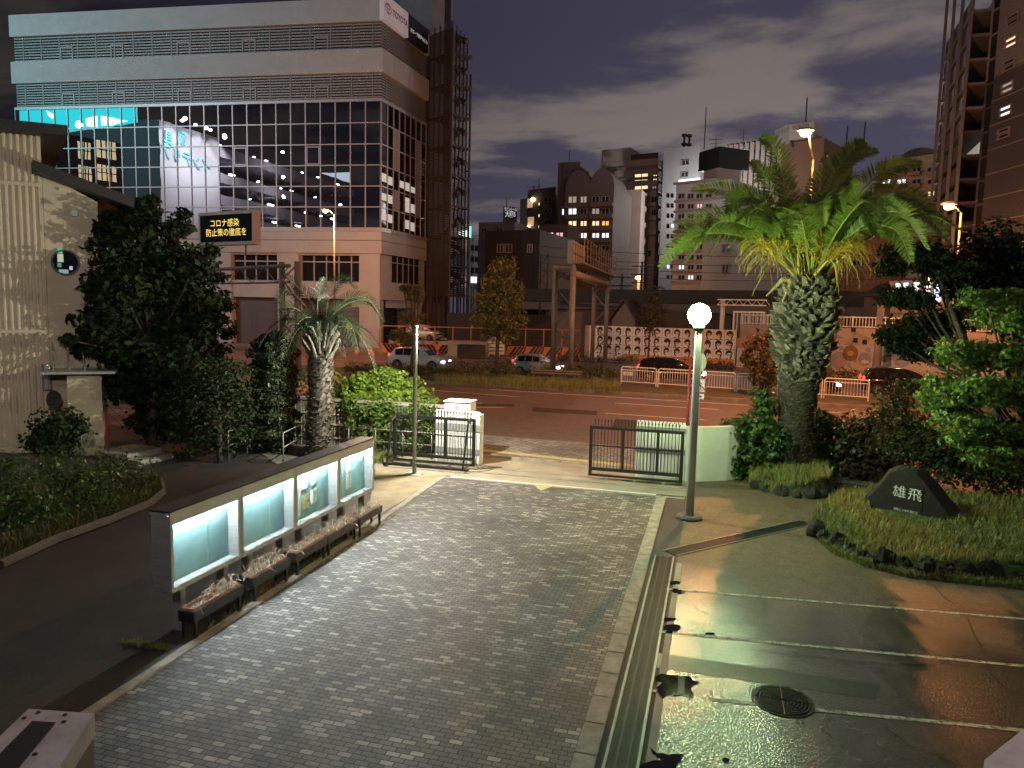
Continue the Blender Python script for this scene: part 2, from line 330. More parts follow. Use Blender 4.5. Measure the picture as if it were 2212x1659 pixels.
def wetmat(name, c, r0, r1, bump, bscale=90., wscale=.5, spec=.5, coat=0.):
    m = mat(name, c, .5, var=.25, scale=3., spec=spec, coat=coat); t = m.node_tree; k = t.links; b = t.nodes['Principled BSDF']
    c_ = t.nodes.new('ShaderNodeTexCoord'); nz = t.nodes.new('ShaderNodeTexNoise'); nz.inputs['Scale'].default_value = wscale; nz.inputs['Detail'].default_value = 4; k.new(c_.outputs['Object'], nz.inputs['Vector'])
    mr_ = t.nodes.new('ShaderNodeMapRange'); mr_.inputs['From Min'].default_value = .22; mr_.inputs['From Max'].default_value = .78; mr_.inputs['To Min'].default_value = r0; mr_.inputs['To Max'].default_value = r1; k.new(nz.outputs[0], mr_.inputs[0]); k.new(mr_.outputs[0], b.inputs['Roughness'])
    v = t.nodes.new('ShaderNodeTexVoronoi'); v.inputs['Scale'].default_value = bscale; k.new(c_.outputs['Object'], v.inputs['Vector'])
    bp = t.nodes.new('ShaderNodeBump'); bp.inputs['Strength'].default_value = bump; bp.inputs['Distance'].default_value = .0055; k.new(v.outputs['Distance'], bp.inputs['Height']); k.new(bp.outputs[0], b.inputs['Normal'])
    if coat: b.inputs['Coat Roughness'].default_value = .20; k.new(bp.outputs[0], b.inputs['Coat Normal'])
    h = next(n for n in t.nodes if n.bl_idname == 'ShaderNodeHueSaturation'); o_ = h.inputs['Value'].links[0].from_socket; v2 = t.nodes.new('ShaderNodeTexVoronoi'); v2.inputs['Scale'].default_value = bscale*1.3; k.new(c_.outputs['Object'], v2.inputs['Vector']); s2 = t.nodes.new('ShaderNodeSeparateColor'); k.new(v2.outputs['Color'], s2.inputs[0]); r2 = t.nodes.new('ShaderNodeMapRange'); r2.inputs['To Min'].default_value = .55; r2.inputs['To Max'].default_value = 1.45; k.new(s2.outputs[0], r2.inputs[0]); mm = t.nodes.new('ShaderNodeMath'); mm.operation = 'MULTIPLY'; k.new(o_, mm.inputs[0]); k.new(r2.outputs[0], mm.inputs[1]); k.new(mm.outputs[0], h.inputs['Value'])
    return m
m_road = wetmat('road asphalt', (.125, .092, .072), .45, .7, .25, 40., .2)
m_wet = wetmat('wet asphalt', (.044, .043, .034), .22, .40, .8, 46., .45, .6, coat=.6)
t = m_wet.node_tree; k = t.links; b = t.nodes['Principled BSDF']       # the upper, higher end of the lot has dried
c_ = t.nodes.new('ShaderNodeTexCoord'); sp_ = t.nodes.new('ShaderNodeSeparateXYZ'); k.new(c_.outputs['Object'], sp_.inputs[0]); nz = t.nodes.new('ShaderNodeTexNoise'); nz.inputs['Scale'].default_value = .9; nz.inputs['Detail'].default_value = 6; k.new(c_.outputs['Object'], nz.inputs['Vector'])
a1 = t.nodes.new('ShaderNodeMath'); a1.operation = 'MULTIPLY_ADD'; k.new(nz.outputs[0], a1.inputs[0]); a1.inputs[1].default_value = 5.; k.new(sp_.outputs[1], a1.inputs[2])
dry = t.nodes.new('ShaderNodeMapRange'); dry.inputs['From Min'].default_value = 13.6; dry.inputs['From Max'].default_value = 16.8; k.new(a1.outputs[0], dry.inputs[0])
old = b.inputs['Base Color'].links[0].from_socket; mx = t.nodes.new('ShaderNodeMix'); mx.data_type = 'RGBA'; mx.blend_type = 'MULTIPLY'; mx.inputs['Factor'].default_value = 1; k.new(old, mx.inputs['A'])
tn = t.nodes.new('ShaderNodeMix'); tn.data_type = 'RGBA'; tn.inputs['A'].default_value = (1, 1, 1, 1); tn.inputs['B'].default_value = (2.7, 1.95, 1.5, 1); k.new(dry.outputs[0], tn.inputs['Factor']); k.new(tn.outputs['Result'], mx.inputs['B']); k.new(mx.outputs['Result'], b.inputs['Base Color'])
cw = t.nodes.new('ShaderNodeMapRange'); cw.inputs['To Min'].default_value = .6; cw.inputs['To Max'].default_value = 0.; k.new(dry.outputs[0], cw.inputs[0]); k.new(cw.outputs[0], b.inputs['Coat Weight'])
ro = b.inputs['Roughness'].links[0].from_socket; rm = t.nodes.new('ShaderNodeMath'); rm.operation = 'MULTIPLY_ADD'; k.new(dry.outputs[0], rm.inputs[0]); rm.inputs[1].default_value = .42; k.new(ro, rm.inputs[2]); k.new(rm.outputs[0], b.inputs['Roughness'])
m_yard = wetmat('yard asphalt', (.030, .027, .023), .5, .75, .4, 60.)
m_conc = mat('concrete', (.30, .275, .23), .8, var=.22, scale=1.6, bump=.15)
m_stone = mat('kerb stone', (.27, .25, .21), .8, var=.35, scale=5, bump=.2)
m_white = mat('road paint', (.62, .58, .50), .6, var=.25, scale=9)
m_yellow = mat('tactile yellow', (.45, .36, .13), .6, var=.2, scale=9)
m_steel = mat('stainless steel', (.58, .58, .57), .3, .55, var=.08, scale=3)
m_galv = mat('galvanised steel', (.42, .42, .41), .42, .45, var=.12, scale=5)
m_black = mat('black paint', (.016, .017, .018), .35, var=.2)
m_dark = mat('dark metal', (.03, .03, .03), .5, .4, var=.2)
# ------------------------------------------------------------------ ground, paving, road
def sheet(name, pts, z, m):
    return struct(name, MB().poly([(p[0], p[1], z) for p in pts]), m)
sheet('ground', [(-500, -60), (500, -60), (500, 700), (-500, 700)], 0, mat('ground', (.05, .045, .04), .8, var=.3, scale=.5))
sheet('yard', [(-24, -4), (-6.3, -4), (-6.3, 18.75), (-24, 18.75)], .003, m_yard)
PAVL, PAVR = -6.95, -1.22
PE = [(-6.42, -3), (-6.60, 7), (-6.70, 11), (-6.82, 14.2), (-7.02, 18.45)]
def pe(y):
    for (xa, ya), (xb, yb) in zip(PE, PE[1:]):
        if y <= yb: return xa+(xb-xa)*(y-ya)/(yb-ya)
    return PE[-1][0]
sheet('concrete_yard', [G(790, 1135), G(812, 1010), G(835, 1008), (-7.04, 18.74), (-7.12, 14.6)], .008, mat('ochre concrete', (.25, .205, .125), .8, var=.3, scale=2, bump=.2))
sheet('paving', [(PAVR, -3), (PAVR, 18.45)]+PE[::-1], .008, pavermat('pavers', .160, .080, (.096, .091, .087), (.145, .137, .128), (.34, .32, .285), 0., .085))
sheet('parking_lot', [(-.46, -4), (16, -4), (16, 21.4), (-.46, 21.4)], .004, m_wet)
sheet('gate_apron', [(-9.6, 18.77), (-.47, 18.77), (-.47, 21.9), (-9.6, 21.9)], .004, mat('apron concrete', (.27, .235, .17), .7, var=.3, scale=1.2, bump=.15))
kb = MB(); y = -3.
rr = random.Random(4)
while y < 18.4:
    kb.box(PAVR+.012, PAVR+.25, y, min(y+.575, 18.45), -.02, .03+rr.uniform(0, .004)); y += .6
y = -3.
while y < 18.4:
    y1_ = min(y+.588, 18.45); h_ = .022+rr.uniform(0, .004); xa_, xb_ = pe(y), pe(y1_); kb.hexa([(xa_-.15, y, -.02), (xa_-.005, y, -.02), (xb_-.005, y1_, -.02), (xb_-.15, y1_, -.02), (xa_-.15, y, h_), (xa_-.005, y, h_), (xb_-.005, y1_, h_), (xb_-.15, y1_, h_)]); y += .6
x = -7.1
while x < PAVR+.2:
    kb.box(x, x+.588, 18.47, 18.60, -.02, .016); x += .6
struct('kerb', kb, m_stone)
struct('white_line', MB().box(PAVL+.05, PAVR-.02, 18.64, 18.74, -.02, .012), m_white)
def drain(a, b, nm):
    a, b = Vector((a[0], a[1], 0)), Vector((b[0], b[1], 0)); e = (b-a).normalized(); n = Vector((-e.y, e.x, 0)); ln = (b-a).length
    q = lambda t, o, z: a+e*t+n*o+Vector((0, 0, z))
    for w, (o0, o1, z0, z1) in enumerate([(-.185, -.158, -.05, .022), (.158, .185, -.05, .022)]):
        md = MB(); md.hexa([q(0, o0, z0), q(ln, o0, z0), q(ln, o1, z0), q(0, o1, z0), q(0, o0, z1), q(ln, o0, z1), q(ln, o1, z1), q(0, o1, z1)])
        struct('drain_edge', md, mat('drain edge steel', (.22, .22, .21), .5, .3, var=.25))
    md = MB(); md.poly([q(0, -.155, .006), q(ln, -.155, .006), q(ln, .155, .006), q(0, .155, .006)]); struct('drain_bed', md, m_black)
    md = MB(); t = .02
    while t < ln-.02:
        md.hexa([q(t, -.15, .009), q(t+.014, -.15, .009), q(t+.014, .15, .009), q(t, .15, .009), q(t, -.15, .019), q(t+.014, -.15, .019), q(t+.014, .15, .019), q(t, .15, .019)]); t += .032
    for o in (-.06, .06): md.hexa([q(0, o-.006, .010), q(ln, o-.006, .010), q(ln, o+.006, .010), q(0, o+.006, .010), q(0, o-.006, .021), q(ln, o-.006, .021), q(ln, o+.006, .021), q(0, o+.006, .021)])
    struct('drain_grating', md, mat('grating', (.022, .025, .024), .55, .2, var=.15))
drain((-.71, -3), (-.71, 13.9), 'a'); drain((-.62, 14.12), (2.25, 17.35), 'b')
def stripe(name, a, b, w, z, m, wob=0):
    a, b = Vector((a[0], a[1], 0)), Vector((b[0], b[1], 0)); n = Vector((-(b-a).y, (b-a).x, 0)).normalized()*w/2; u = Vector((0, 0, z))
    return struct(name, MB().poly([a-n+u, b-n+u, b+n+u, a+n+u]), m)
m_pline = mat('worn white paint', (.42, .42, .36), .6, var=.3, scale=7, spec=.4)
t = m_pline.node_tree; b = t.nodes['Principled BSDF']; h = next(n for n in t.nodes if n.bl_idname == 'ShaderNodeHueSaturation'); c_ = t.nodes.new('ShaderNodeTexCoord'); nz = t.nodes.new('ShaderNodeTexNoise'); nz.inputs['Scale'].default_value = 13; nz.inputs['Detail'].default_value = 8; nz.inputs['Roughness'].default_value = .7; t.links.new(c_.outputs['Object'], nz.inputs['Vector'])
mr_ = t.nodes.new('ShaderNodeMapRange'); mr_.inputs['From Min'].default_value = .42; mr_.inputs['From Max'].default_value = .52; t.links.new(nz.outputs[0], mr_.inputs[0]); mx = t.nodes.new('ShaderNodeMix'); mx.data_type = 'RGBA'; mx.inputs['A'].default_value = (.09, .09, .075, 1); t.links.new(mr_.outputs[0], mx.inputs['Factor']); t.links.new(h.outputs[0], mx.inputs['B']); t.links.new(mx.outputs['Result'], b.inputs['Base Color'])
def crack(pts):
    r_ = random.Random(len(pts)); P = []
    for (xa, ya), (xb, yb) in zip(pts, pts[1:]):
        for k in range(8): u = k/8; P.append(G(xa+(xb-xa)*u+r_.uniform(-2.5, 2.5), ya+(yb-ya)*u+r_.uniform(-1.5, 1.5)))
    md = MB()
    for a, b_ in zip(P, P[1:]):
        n_ = Vector((-(b_-a).y, (b_-a).x, 0)).normalized()*r_.uniform(.004, .010); u = Vector((0, 0, .0118)); md.poly([a-n_+u, b_-n_+u, b_+n_+u, a+n_+u])
    struct('asphalt_crack', md, m_black)
crack([(1985, 1240), (2040, 1290), (2087, 1330), (2144, 1459), (2180, 1500)]); crack([(1560, 1400), (1700, 1412), (1860, 1432), (2040, 1440)]); crack([(1480, 1300), (1560, 1345), (1690, 1352)]); crack([(1900, 1560), (1960, 1610), (2060, 1650)])
for a, b in (((1420, 1271), (2212, 1338)), ((1410, 1364), (2212, 1440)), ((1535, 1512), (2190, 1577))):
    A, B = G(*a), G(*b); stripe('parking_line', A, A+(B-A)*1.9, .075, .009, m_pline)
stripe('parking_line', G(1378, 1489), G(1500, 1504), .075, .009, m_pline)
stripe('concrete_strip', (-.42, 2), (-.42, 13.6), .10, .009, m_conc)
m_patch = wetmat('newer asphalt', (.030, .031, .027), .42, .55, .35, 55.)
sheet('asphalt_patch', [G(1404, 1409), G(1900, 1480), G(1890, 1512), G(1396, 1440)], .007, m_patch)
m_pud = mat('standing water', (.010, .009, .007), .03, var=0, spec=.6)
def puddle(pts): struct('puddle', MB().poly([(p.x, p.y, .0135) for p in pts]), m_pud)
Z7 = lambda l: [G(1106+x*.25, 1244+y*.25) for x, y in l]
puddle(Z7([(1235, 880), (1262, 868), (1290, 850), (1340, 862), (1430, 870), (1490, 872), (1540, 880), (1560, 910), (1600, 918), (1620, 930), (1590, 940), (1560, 945), (1545, 970), (1550, 1000), (1565, 1030), (1552, 1050), (1530, 1065), (1512, 1045), (1490, 1030), (1420, 1040), (1375, 1030), (1330, 1042), (1300, 1075), (1285, 1050), (1265, 1020), (1250, 970), (1280, 950), (1300, 930), (1262, 915), (1240, 905)]))
puddle(Z7([(1190, 1490), (1225, 1520), (1262, 1545), (1300, 1540), (1350, 1556), (1400, 1548), (1490, 1550), (1455, 1575), (1472, 1600), (1430, 1622), (1420, 1650), (1425, 1700), (1060, 1700), (1100, 1650), (1140, 1630), (1230, 1600), (1320, 1605), (1270, 1570), (1215, 1550)]))
rp_ = random.Random(8)
for cx, cy_, rx, ry in ((1385, 455, 85, 30), (1360, 380, 58, 14), (1390, 64, 66, 17), (1435, 140, 60, 16), (1710, 505, 45, 9), (1845, 1600, 30, 20)):
    puddle(Z7([(cx+rx*math.cos(a)*rp_.uniform(.8, 1.15), cy_+ry*math.sin(a)*rp_.uniform(.8, 1.15)) for a in [i*.35 for i in range(18)]]))
# manhole cover
mc = G(1690, 1515); t = thing('manhole_cover', 'round cast iron manhole cover with concentric rings set in wet asphalt', 'manhole cover', (mc.x, mc.y, .004))
m_iron = mat('cast iron', (.06, .06, .055), .3, .8, var=.2)
mb = MB(); mb.lathe((mc.x, mc.y, .004), [(.37, -.02), (.37, .010), (.345, .010), (.345, .006), (.001, .006)], 40); mb.build('rim', m_iron, t)
mb = MB()
for i in range(7):
    r = .05+i*.042; mb.lathe((mc.x, mc.y, .004), [(r, .006), (r, .018), (r+.02, .018), (r+.02, .006)], 36)
for k in range(8):
    a = k*math.pi/4; mb.tube([(mc.x+.02*math.cos(a), mc.y+.02*math.sin(a), .022), (mc.x+.34*math.cos(a), mc.y+.34*math.sin(a), .022)], .006, 4)
mb.build('lid', m_iron, t)
# street: the near pavement, the road, the planted median, the far carriageway
kn = lambda x: 25.05-.12*(x+6); sl = .12
def band(name, y0, y1, z, m, x0=-90, x1=60): return sheet(name, [(x0, y0-(x0+6)*.03), (x1, y0-(x1+6)*.03), (x1, y1-(x1+6)*.03), (x0, y1-(x0+6)*.03)], z, m)
band('road', 25.2, 41.0, .004, m_road); band('far_road', 47.6, 66, .004, m_road)
sheet('sidewalk', [(-90, 21.92), (60, 21.92), (60, 25.02-.03*66), (-90, 25.02+84*.03)], .006, pavermat('sidewalk tiles', .30, .30, (.16, .15, .14), (.21, .195, .18), (.27, .25, .23), rad(38), .05))
band('far_sidewalk', 66.2, 74, .02, m_conc)
kb = MB()
def kerbrow(y0, h, w, x0=-60, x1=40, L_=1.8):
    x = x0
    while x < x1:
        a, b = x+.01, x+L_; ya = y0-(a+6)*.03; yb = y0-(b+6)*.03
        kb.hexa([(a, ya, -.05), (b, yb, -.05), (b, yb+w, -.05), (a, ya+w, -.05), (a, ya, h), (b, yb, h), (b, yb+w, h), (a, ya+w, h)]); x += L_
kerbrow(25.03, .035, .16); kerbrow(41.05, .16, .25); kerbrow(47.3, .16, .25); kerbrow(66., .14, .2)
struct('street_kerb', kb, mat('street kerb', (.22, .19, .15), .85, var=.4, scale=2.5, bump=.2))
band('median', 41.3, 47.3, .12, mat('median soil', (.09, .075, .045), .95, var=.45, scale=2, bump=.4))
for a, b, w in (((930, 843), (1123, 858), .14), ((1058, 841.5), (1700, 881), .16), ((1328, 871), (1552, 885), .14), ((1700, 884), (1870, 897), .14), ((1306, 892.8), (1526, 908), .14), ((1284, 922.5), (1385, 929), .14), ((925, 862), (1040, 872), .14), ((925, 880), (1088, 880.5), .14), ((1740, 872), (1990, 890), .16), ((1740, 905), (1900, 915), .14)):
    stripe('lane_marking', G(*a), G(*b), w, .010, m_white)
for i in range(14):
    x = -34+i*5.2; stripe('lane_marking', (x, 55.9-.03*(x+6)), (x+2.8, 55.9-.03*(x+8)), .15, .010, m_white)
stripe('lane_marking', (-60, 65.1+.03*54), (40, 65.1-.03*46), .15, .010, m_white); stripe('lane_marking', (-60, 48.6+.03*54), (40, 48.6-.03*46), .15, .010, m_white)
m_rp = mat('lighter road patch', (.12, .10, .085), .7, var=.2, scale=2, spec=.2); m_rd = mat('darker road patch', (.055, .046, .04), .7, var=.25, scale=2, spec=.2)
sheet('road_patch', [G(*q) for q in ((1053, 907), (1118, 910), (1082, 936), (1040, 930))], .008, m_rp); sheet('road_patch', [G(*q) for q in ((1150, 880), (1290, 888), (1290, 897), (1150, 889))], .007, m_rd); sheet('road_patch', [G(*q) for q in ((1330, 905), (1500, 917), (1500, 935), (1320, 925))], .007, m_rd); sheet('road_patch', [G(*q) for q in ((960, 872), (1110, 873), (1110, 878), (960, 877))], .007, m_rd)
# tactile strip, tracks of the gates, painted triangle
A, B = G(1032, 972), G(1262, 996); e = (B-A).normalized(); tp = MB(); q = -4.
n = Vector((-e.y, e.x, 0))
while q < 9:
    a = A+e*q; b = A+e*(q+.285); tp.prism([(a.x-n.x*.15, a.y-n.y*.15, .006), (b.x-n.x*.15, b.y-n.y*.15, .006), (b.x+n.x*.15, b.y+n.y*.15, .006), (a.x+n.x*.15, a.y+n.y*.15, .006)], (0, 0, .008)); q += .3
struct('tactile_paving', tp, m_yellow)
struct('gate_track', MB().box(-9.6, -.3, 19.42, 19.46, 0, .02), m_galv); struct('gate_track', MB().box(-9.6, -.3, 20.02, 20.06, 0, .02), m_galv)
kb = MB(); x = -8.6
while x < -.8:
    kb.box(x, x+.59, 21.66, 21.82, 0, .03+.01*rr.random()); x += .6
struct('gate_kerb', kb, m_stone)
t0, t1, t2 = G(1152, 1048), G(1200, 1050), G(1168, 1061); struct('painted_triangle', MB().poly([(p.x, p.y, .0165) for p in (t0, t2, t1)]), mat('faded yellow paint', (.40, .34, .16), .6, var=.5, scale=20))
# ================================================================== things inside the school gate
# ------------------------------------------------------------------ globe lamp post
lx, ly = GLOBE.x, GLOBE.y
t = thing('globe_lamp_post', 'grey steel lamp post with one glowing white globe beside the paving', 'street lamp', (lx, ly, 0))
MB().lathe((lx, ly, 0), [(.30, 0), (.30, .05), (.26, .09), (.001, .09)], 28).build('base', mat('dark lamp base', (.09, .085, .075), .8, var=.2), t)
MB().lathe((lx, ly, .09), [(.095, 0), (.088, 2.2), (.075, 4.2), (.075, 4.22)], 20).build('pole', mat('grey post paint', (.52, .54, .52), .35, .3, var=.08), t, True)
MB().lathe((lx, ly, 4.31), [(.09, 0), (.13, .05), (.13, .11), (.10, .13)], 20).build('globe_holder', m_dark, t, True)
gm = MB(); gm.blob((lx, ly, 4.67), .25, .25, .25, amp=0, nu=24, nv=16)
gl = gm.build('globe', mat('lit globe', (.9, .9, .9), .4, var=0, emit=(.70, 1., .48), es=60), t, True)
# ------------------------------------------------------------------ plain steel post by the gate
px_, py_ = POLE.x, POLE.y
t = thing('steel_post', 'tall thin bare steel post standing in front of the sliding gate', 'post', (px_, py_, 0))
MB().lathe((px_, py_, 0), [(.057, 0), (.057, 4.12), (.05, 4.14), (.001, 4.15)], 16).build('shaft', m_galv, t, True)
MB().box(px_-.22, px_+.22, py_-.22, py_+.22, 0, .03).build('base_plate', m_conc, t)
MB().obox((px_, py_, 4.17), .12, .10, .04).build('added_lamp_head', m_dark, t)  # small lamp head added on top; the post itself is bare
# ------------------------------------------------------------------ notice board of four lit cases on seven posts
BX = -7.05
Yf = lambda px: onX(px, 1100, BX).y
y0b, y1b = Yf(362), Yf(806); NB = 4; wcase = (y1b-y0b)/NB
zb, zt = .70, 1.80
m_teal = mat('teal felt', (.27, .47, .49), .8, var=.10, scale=2.5)
m_glass = glassmat('case glass', (.93, .98, .98), .06)
m_tube = mat('fluorescent tube', (.9, .9, .9), .4, var=0, emit=(.90, .97, 1.), es=520)
t = thing('notice_board', 'long stainless steel notice board of four lit glass cases on posts', 'notice board', (BX, (y0b+y1b)/2, 0))
D_ = .30
fr = MB(); fr.box(BX-D_, BX-.02, y0b, y1b, zt-.02, zt+.03); MB().box(BX-D_, BX+.03, y0b-.012, y1b+.012, zt+.032, zt+.055).build('top_cover', m_dark, t)
fr.box(BX-D_, BX-D_+.02, y0b+.02, y1b-.02, zb, zt-.02); fr.box(BX-D_+.02, BX+.0, y0b+.02, y1b-.02, zb-.02, zb+.02)
for k in range(NB+1):
    yy = y0b+k*wcase; w = .022 if 0 < k < NB else .02
    fr.box(BX-D_+.02, BX+.004, yy-w if k else yy, yy+w if k < NB else yy, zb, zt-.02)
fr.build('cabinet', mat('brushed steel', (.50, .50, .49), .34, .5, var=.15, scale=4, stretch=(1, .2, 8)), t)
for k in range(NB):
    a, b = y0b+k*wcase+.03, y0b+(k+1)*wcase-.03
    cs = MB(); cs.box(BX-.0, BX+.028, a-.02, b+.02, zt-.15, zt+.025); cs.box(BX, BX+.028, a-.02, b+.02, zb-.012, zb+.06)
    cs.box(BX, BX+.028, a-.02, a+.03, zb+.06, zt-.15); cs.box(BX, BX+.028, b-.05, b+.02, zb+.06, zt-.15)
    dr = cs.build('case_frame', mat('case steel', (.52, .52, .50), .34, .6, var=.1, scale=3), t)
    g_ = MB(); g_.box(BX+.008, BX+.014, a+.03, b-.05, zb+.06, zt-.15); g_.build('sliding_glass', m_glass, dr)
    g_ = MB(); g_.box(BX+.015, BX+.019, (a+b)/2-.012, (a+b)/2+.004, zb+.06, zt-.15); g_.build('glass_edge', m_galv, dr)
    MB().box(BX-.21, BX-.20, a, b, zb+.03, zt-.03).build('pin_board', m_teal, t)
    MB().tube([(BX-.145, a+.08, zt-.10), (BX-.145, b-.08, zt-.10)], .014, 6).build('fluorescent_tube', m_tube, t)
for k, py in enumerate((384, 479, 533, 606, 647, 704, 737, 782)):
    yy = onX(py, 1180, BX-.17).y
    MB().box(BX-.24, BX-.10, yy-.05, yy+.05, 0, zb-.02).build('leg', m_steel, t)
# papers pinned in the cases
m_paper = mat('white paper', (.75, .75, .72), .7, var=.06); m_paper2 = mat('cream paper', (.62, .52, .28), .7, var=.1); m_ink = mat('black ink', (.02, .02, .02), .6, var=0); m_blue = mat('blue ink', (.05, .12, .45), .6, var=0)
xb = BX-.195
def paper(label, ya, yb, za, zb_, texts=(), m=None, curl=0):
    c = thing('notice_paper', label, 'notice', (xb, (ya+yb)/2, za), 0, 'papers pinned up in the notice board')
    s_ = MB(); n = 6
    for i in range(n):
        u0, u1 = i/n, (i+1)/n; o = lambda u: .004+curl*(.012*math.sin(u*9)+.01*math.sin(u*4))
        s_.poly([(xb+o(u0), ya+(yb-ya)*u0, za), (xb+o(u1), ya+(yb-ya)*u1, za), (xb+o(u1), ya+(yb-ya)*u1, zb_), (xb+o(u0), ya+(yb-ya)*u0, zb_)])
    s_.build('sheet', m or m_paper, c)
    for (mi, body, yc, zc, h) in texts:
        MB().text(body, (xb+.016, yc, zc), (0, 1, 0), (0, 0, 1), h).build('lettering', mi, c)
c3 = y0b+2*wcase; H_ = zt-zb
vert = lambda s: '\n'.join(s)
paper('large white sheet of vertical black lettering pinned in the third case', c3+.05, c3+.50, zb+.09, zt-.22, [(m_ink, vert('学校説明会'), c3+.13, zb+.60, .055), (m_ink, vert('工業科'), c3+.24, zb+.62, .06), (m_ink, vert('体験入学'), c3+.34, zb+.40, .06), (m_ink, vert('電気科'), c3+.17, zb+.26, .055), (m_ink, vert('普通科'), c3+.42, zb+.58, .05)])
paper('small white notice with big blue heading beside the large sheet', c3+.52, c3+.74, zb+.56, zt-.22, [(m_blue, '来年の\n募集', c3+.63, zb+.70, .055)])
paper('curled cream coloured notice low in the third case', c3+.56, c3+.80, zb+.18, zb+.46, [(m_ink, '文化祭', c3+.68, zb+.32, .06)], m_paper2, 1)
paper('curled blank white notice beside the cream one', c3+.83, c3+1.07, zb+.22, zb+.50, (), None, 1.5)
paper('tall curled white notice high in the third case', c3+.86, c3+1.06, zb+.58, zt-.2, (), None, 1.5)
c4 = y0b+3*wcase
paper('curled white notice near the top of the last case', c4+.66, c4+.88, zb+.52, zb+.84, (), None, 1.6)
paper('curled white notice under another one in the last case', c4+.66, c4+.90, zb+.18, zb+.50, (), None, 1.3)
t = thing('electronic_sign', 'small black electronic sign with orange glowing letters in the last case', 'display', (xb, c4+.22, zb+.7))
MB().box(xb-.0, xb+.035, c4+.06, c4+.37, zb+.64, zb+.83).build('housing', m_black, t)
MB().text('月日', (xb+.038, c4+.215, zb+.735), (0, 1, 0), (0, 0, 1), .13).build('lettering', mat('orange led', (.1, .05, 0), .5, var=0, emit=(1, .42, .05), es=3.5), t)
# ------------------------------------------------------------------ planter stands with troughs of withered plants
m_terra = mat('terracotta plastic', (.30, .15, .10), .6, var=.15); m_soil = mat('dry soil', (.075, .05, .032), .95, var=.4, scale=30, bump=.6); m_straw = mat('straw', (.48, .39, .24), .8, var=0, island=.3); m_seed = mat('pale seed heads', (.72, .70, .62), .7, var=.1)
m_pwood = mat('stained timber', (.045, .028, .018), .5, var=.35, scale=4, stretch=(6, 1, 6))
PX = -6.74
stands = []
for (pa, pb, yy) in ((418, 527, 1300), (547, 627, 1230), (640, 707, 1175), (709, 773, 1130), (777, 826, 1100)):
    ya, yb = onX(pa, yy, PX).y, onX(pb, yy, PX).y; stands.append((ya, yb))
desc = ('nearest planter stand, black, almost bare, below the first lit case', 'black planter stand with dry tufts hanging over it, second from the near end', 'middle one of the five planter stands under the notice board', 'brown timber planter stand, second from the far end of the row', 'farthest planter stand in the row, brown, close to the last case')
r = random.Random(5)
for i, (ya, yb) in enumerate(stands):
    zt_ = .44; x0, x1 = PX-.26, PX
    t = thing('planter_stand', desc[i], 'planter stand', ((x0+x1)/2, (ya+yb)/2, 0), 0, 'planter stands under the notice board')
    b = MB(); b.box(x1-.02, x1, ya, yb, zt_-.17, zt_-.015); b.box(x0, x0+.02, ya, yb, zt_-.17, zt_-.015); b.box(x0+.02, x1-.02, ya, ya+.02, zt_-.17, zt_-.015); b.box(x0+.02, x1-.02, yb-.02, yb, zt_-.17, zt_-.015); b.box(x0+.02, x1-.02, ya+.02, yb-.02, zt_-.17, zt_-.15)
    b.build('tray', m_pwood if i > 1 else m_black, t)
    for yy in (ya+.05, yb-.09):
        for xx in (x0+.015, x1-.055): MB().box(xx, xx+.04, yy, yy+.04, 0, zt_-.172).build('leg', m_black, t)
    for j in range(2):
        a = ya+.03+j*(yb-ya-.06)/2; c = a+(yb-ya-.06)/2-.015; nm = ORD[i]
        tr = thing('flower_trough', f'terracotta trough, {"nearer" if j == 0 else "farther"} of two, in the {nm} planter stand from the near end', 'planter', ((x0+x1)/2, (a+c)/2, zt_-.13), 0, 'terracotta troughs in the planter stands')
        b = MB(); xa, xc = x0+.03, x1-.03
        for q0, q1, q2, q3 in ((xa, xa+.016, a, c), (xc-.016, xc, a, c), (xa+.016, xc-.016, a, a+.016), (xa+.016, xc-.016, c-.016, c)): b.box(q0, q1, q2, q3, zt_-.14, zt_+.022)
        b.build('trough', m_terra, tr); MB().poly([(xa+.016, a+.016, zt_-.02), (xc-.016, a+.016, zt_-.02), (xc-.016, c-.016, zt_-.02), (xa+.016, c-.016, zt_-.02)]).build('soil', m_soil, tr)
        st = MB(); sd = MB(); nst = (8, 38, 34, 42, 16, 28, 44, 24, 34, 26)[i*2+j]
        for k in range(nst):
            o = Vector((r.uniform(xa+.03, xc-.03), r.uniform(a+.03, c-.03), zt_-.02)); an = r.uniform(0, 6.28); ln = r.uniform(.05, .30)*(1.25 if nst > 33 else .8); fl = r.uniform(.2, 1.3)
            dx = Vector((math.cos(an), math.sin(an), 0)); p1 = o+dx*ln*.35*fl+Vector((0, 0, ln*.55)); p2 = o+dx*ln*1.0*fl+Vector((0, 0, ln*(.62-.7*fl*r.random())))
            st.tube([o, p1, p2], .005, 3, r2=.003, cap=False)
            if r.random() < .22: sd.tube([p2, p2+(p2-p1)*.12+Vector((0, 0, -.02)), p2+(p2-p1)*.2+Vector((0, 0, -.05))], [.004, .012, .003], 5)
        st.build('withered_stems', m_straw, tr)
        if sd.v: sd.build('seed_heads', m_seed, tr)
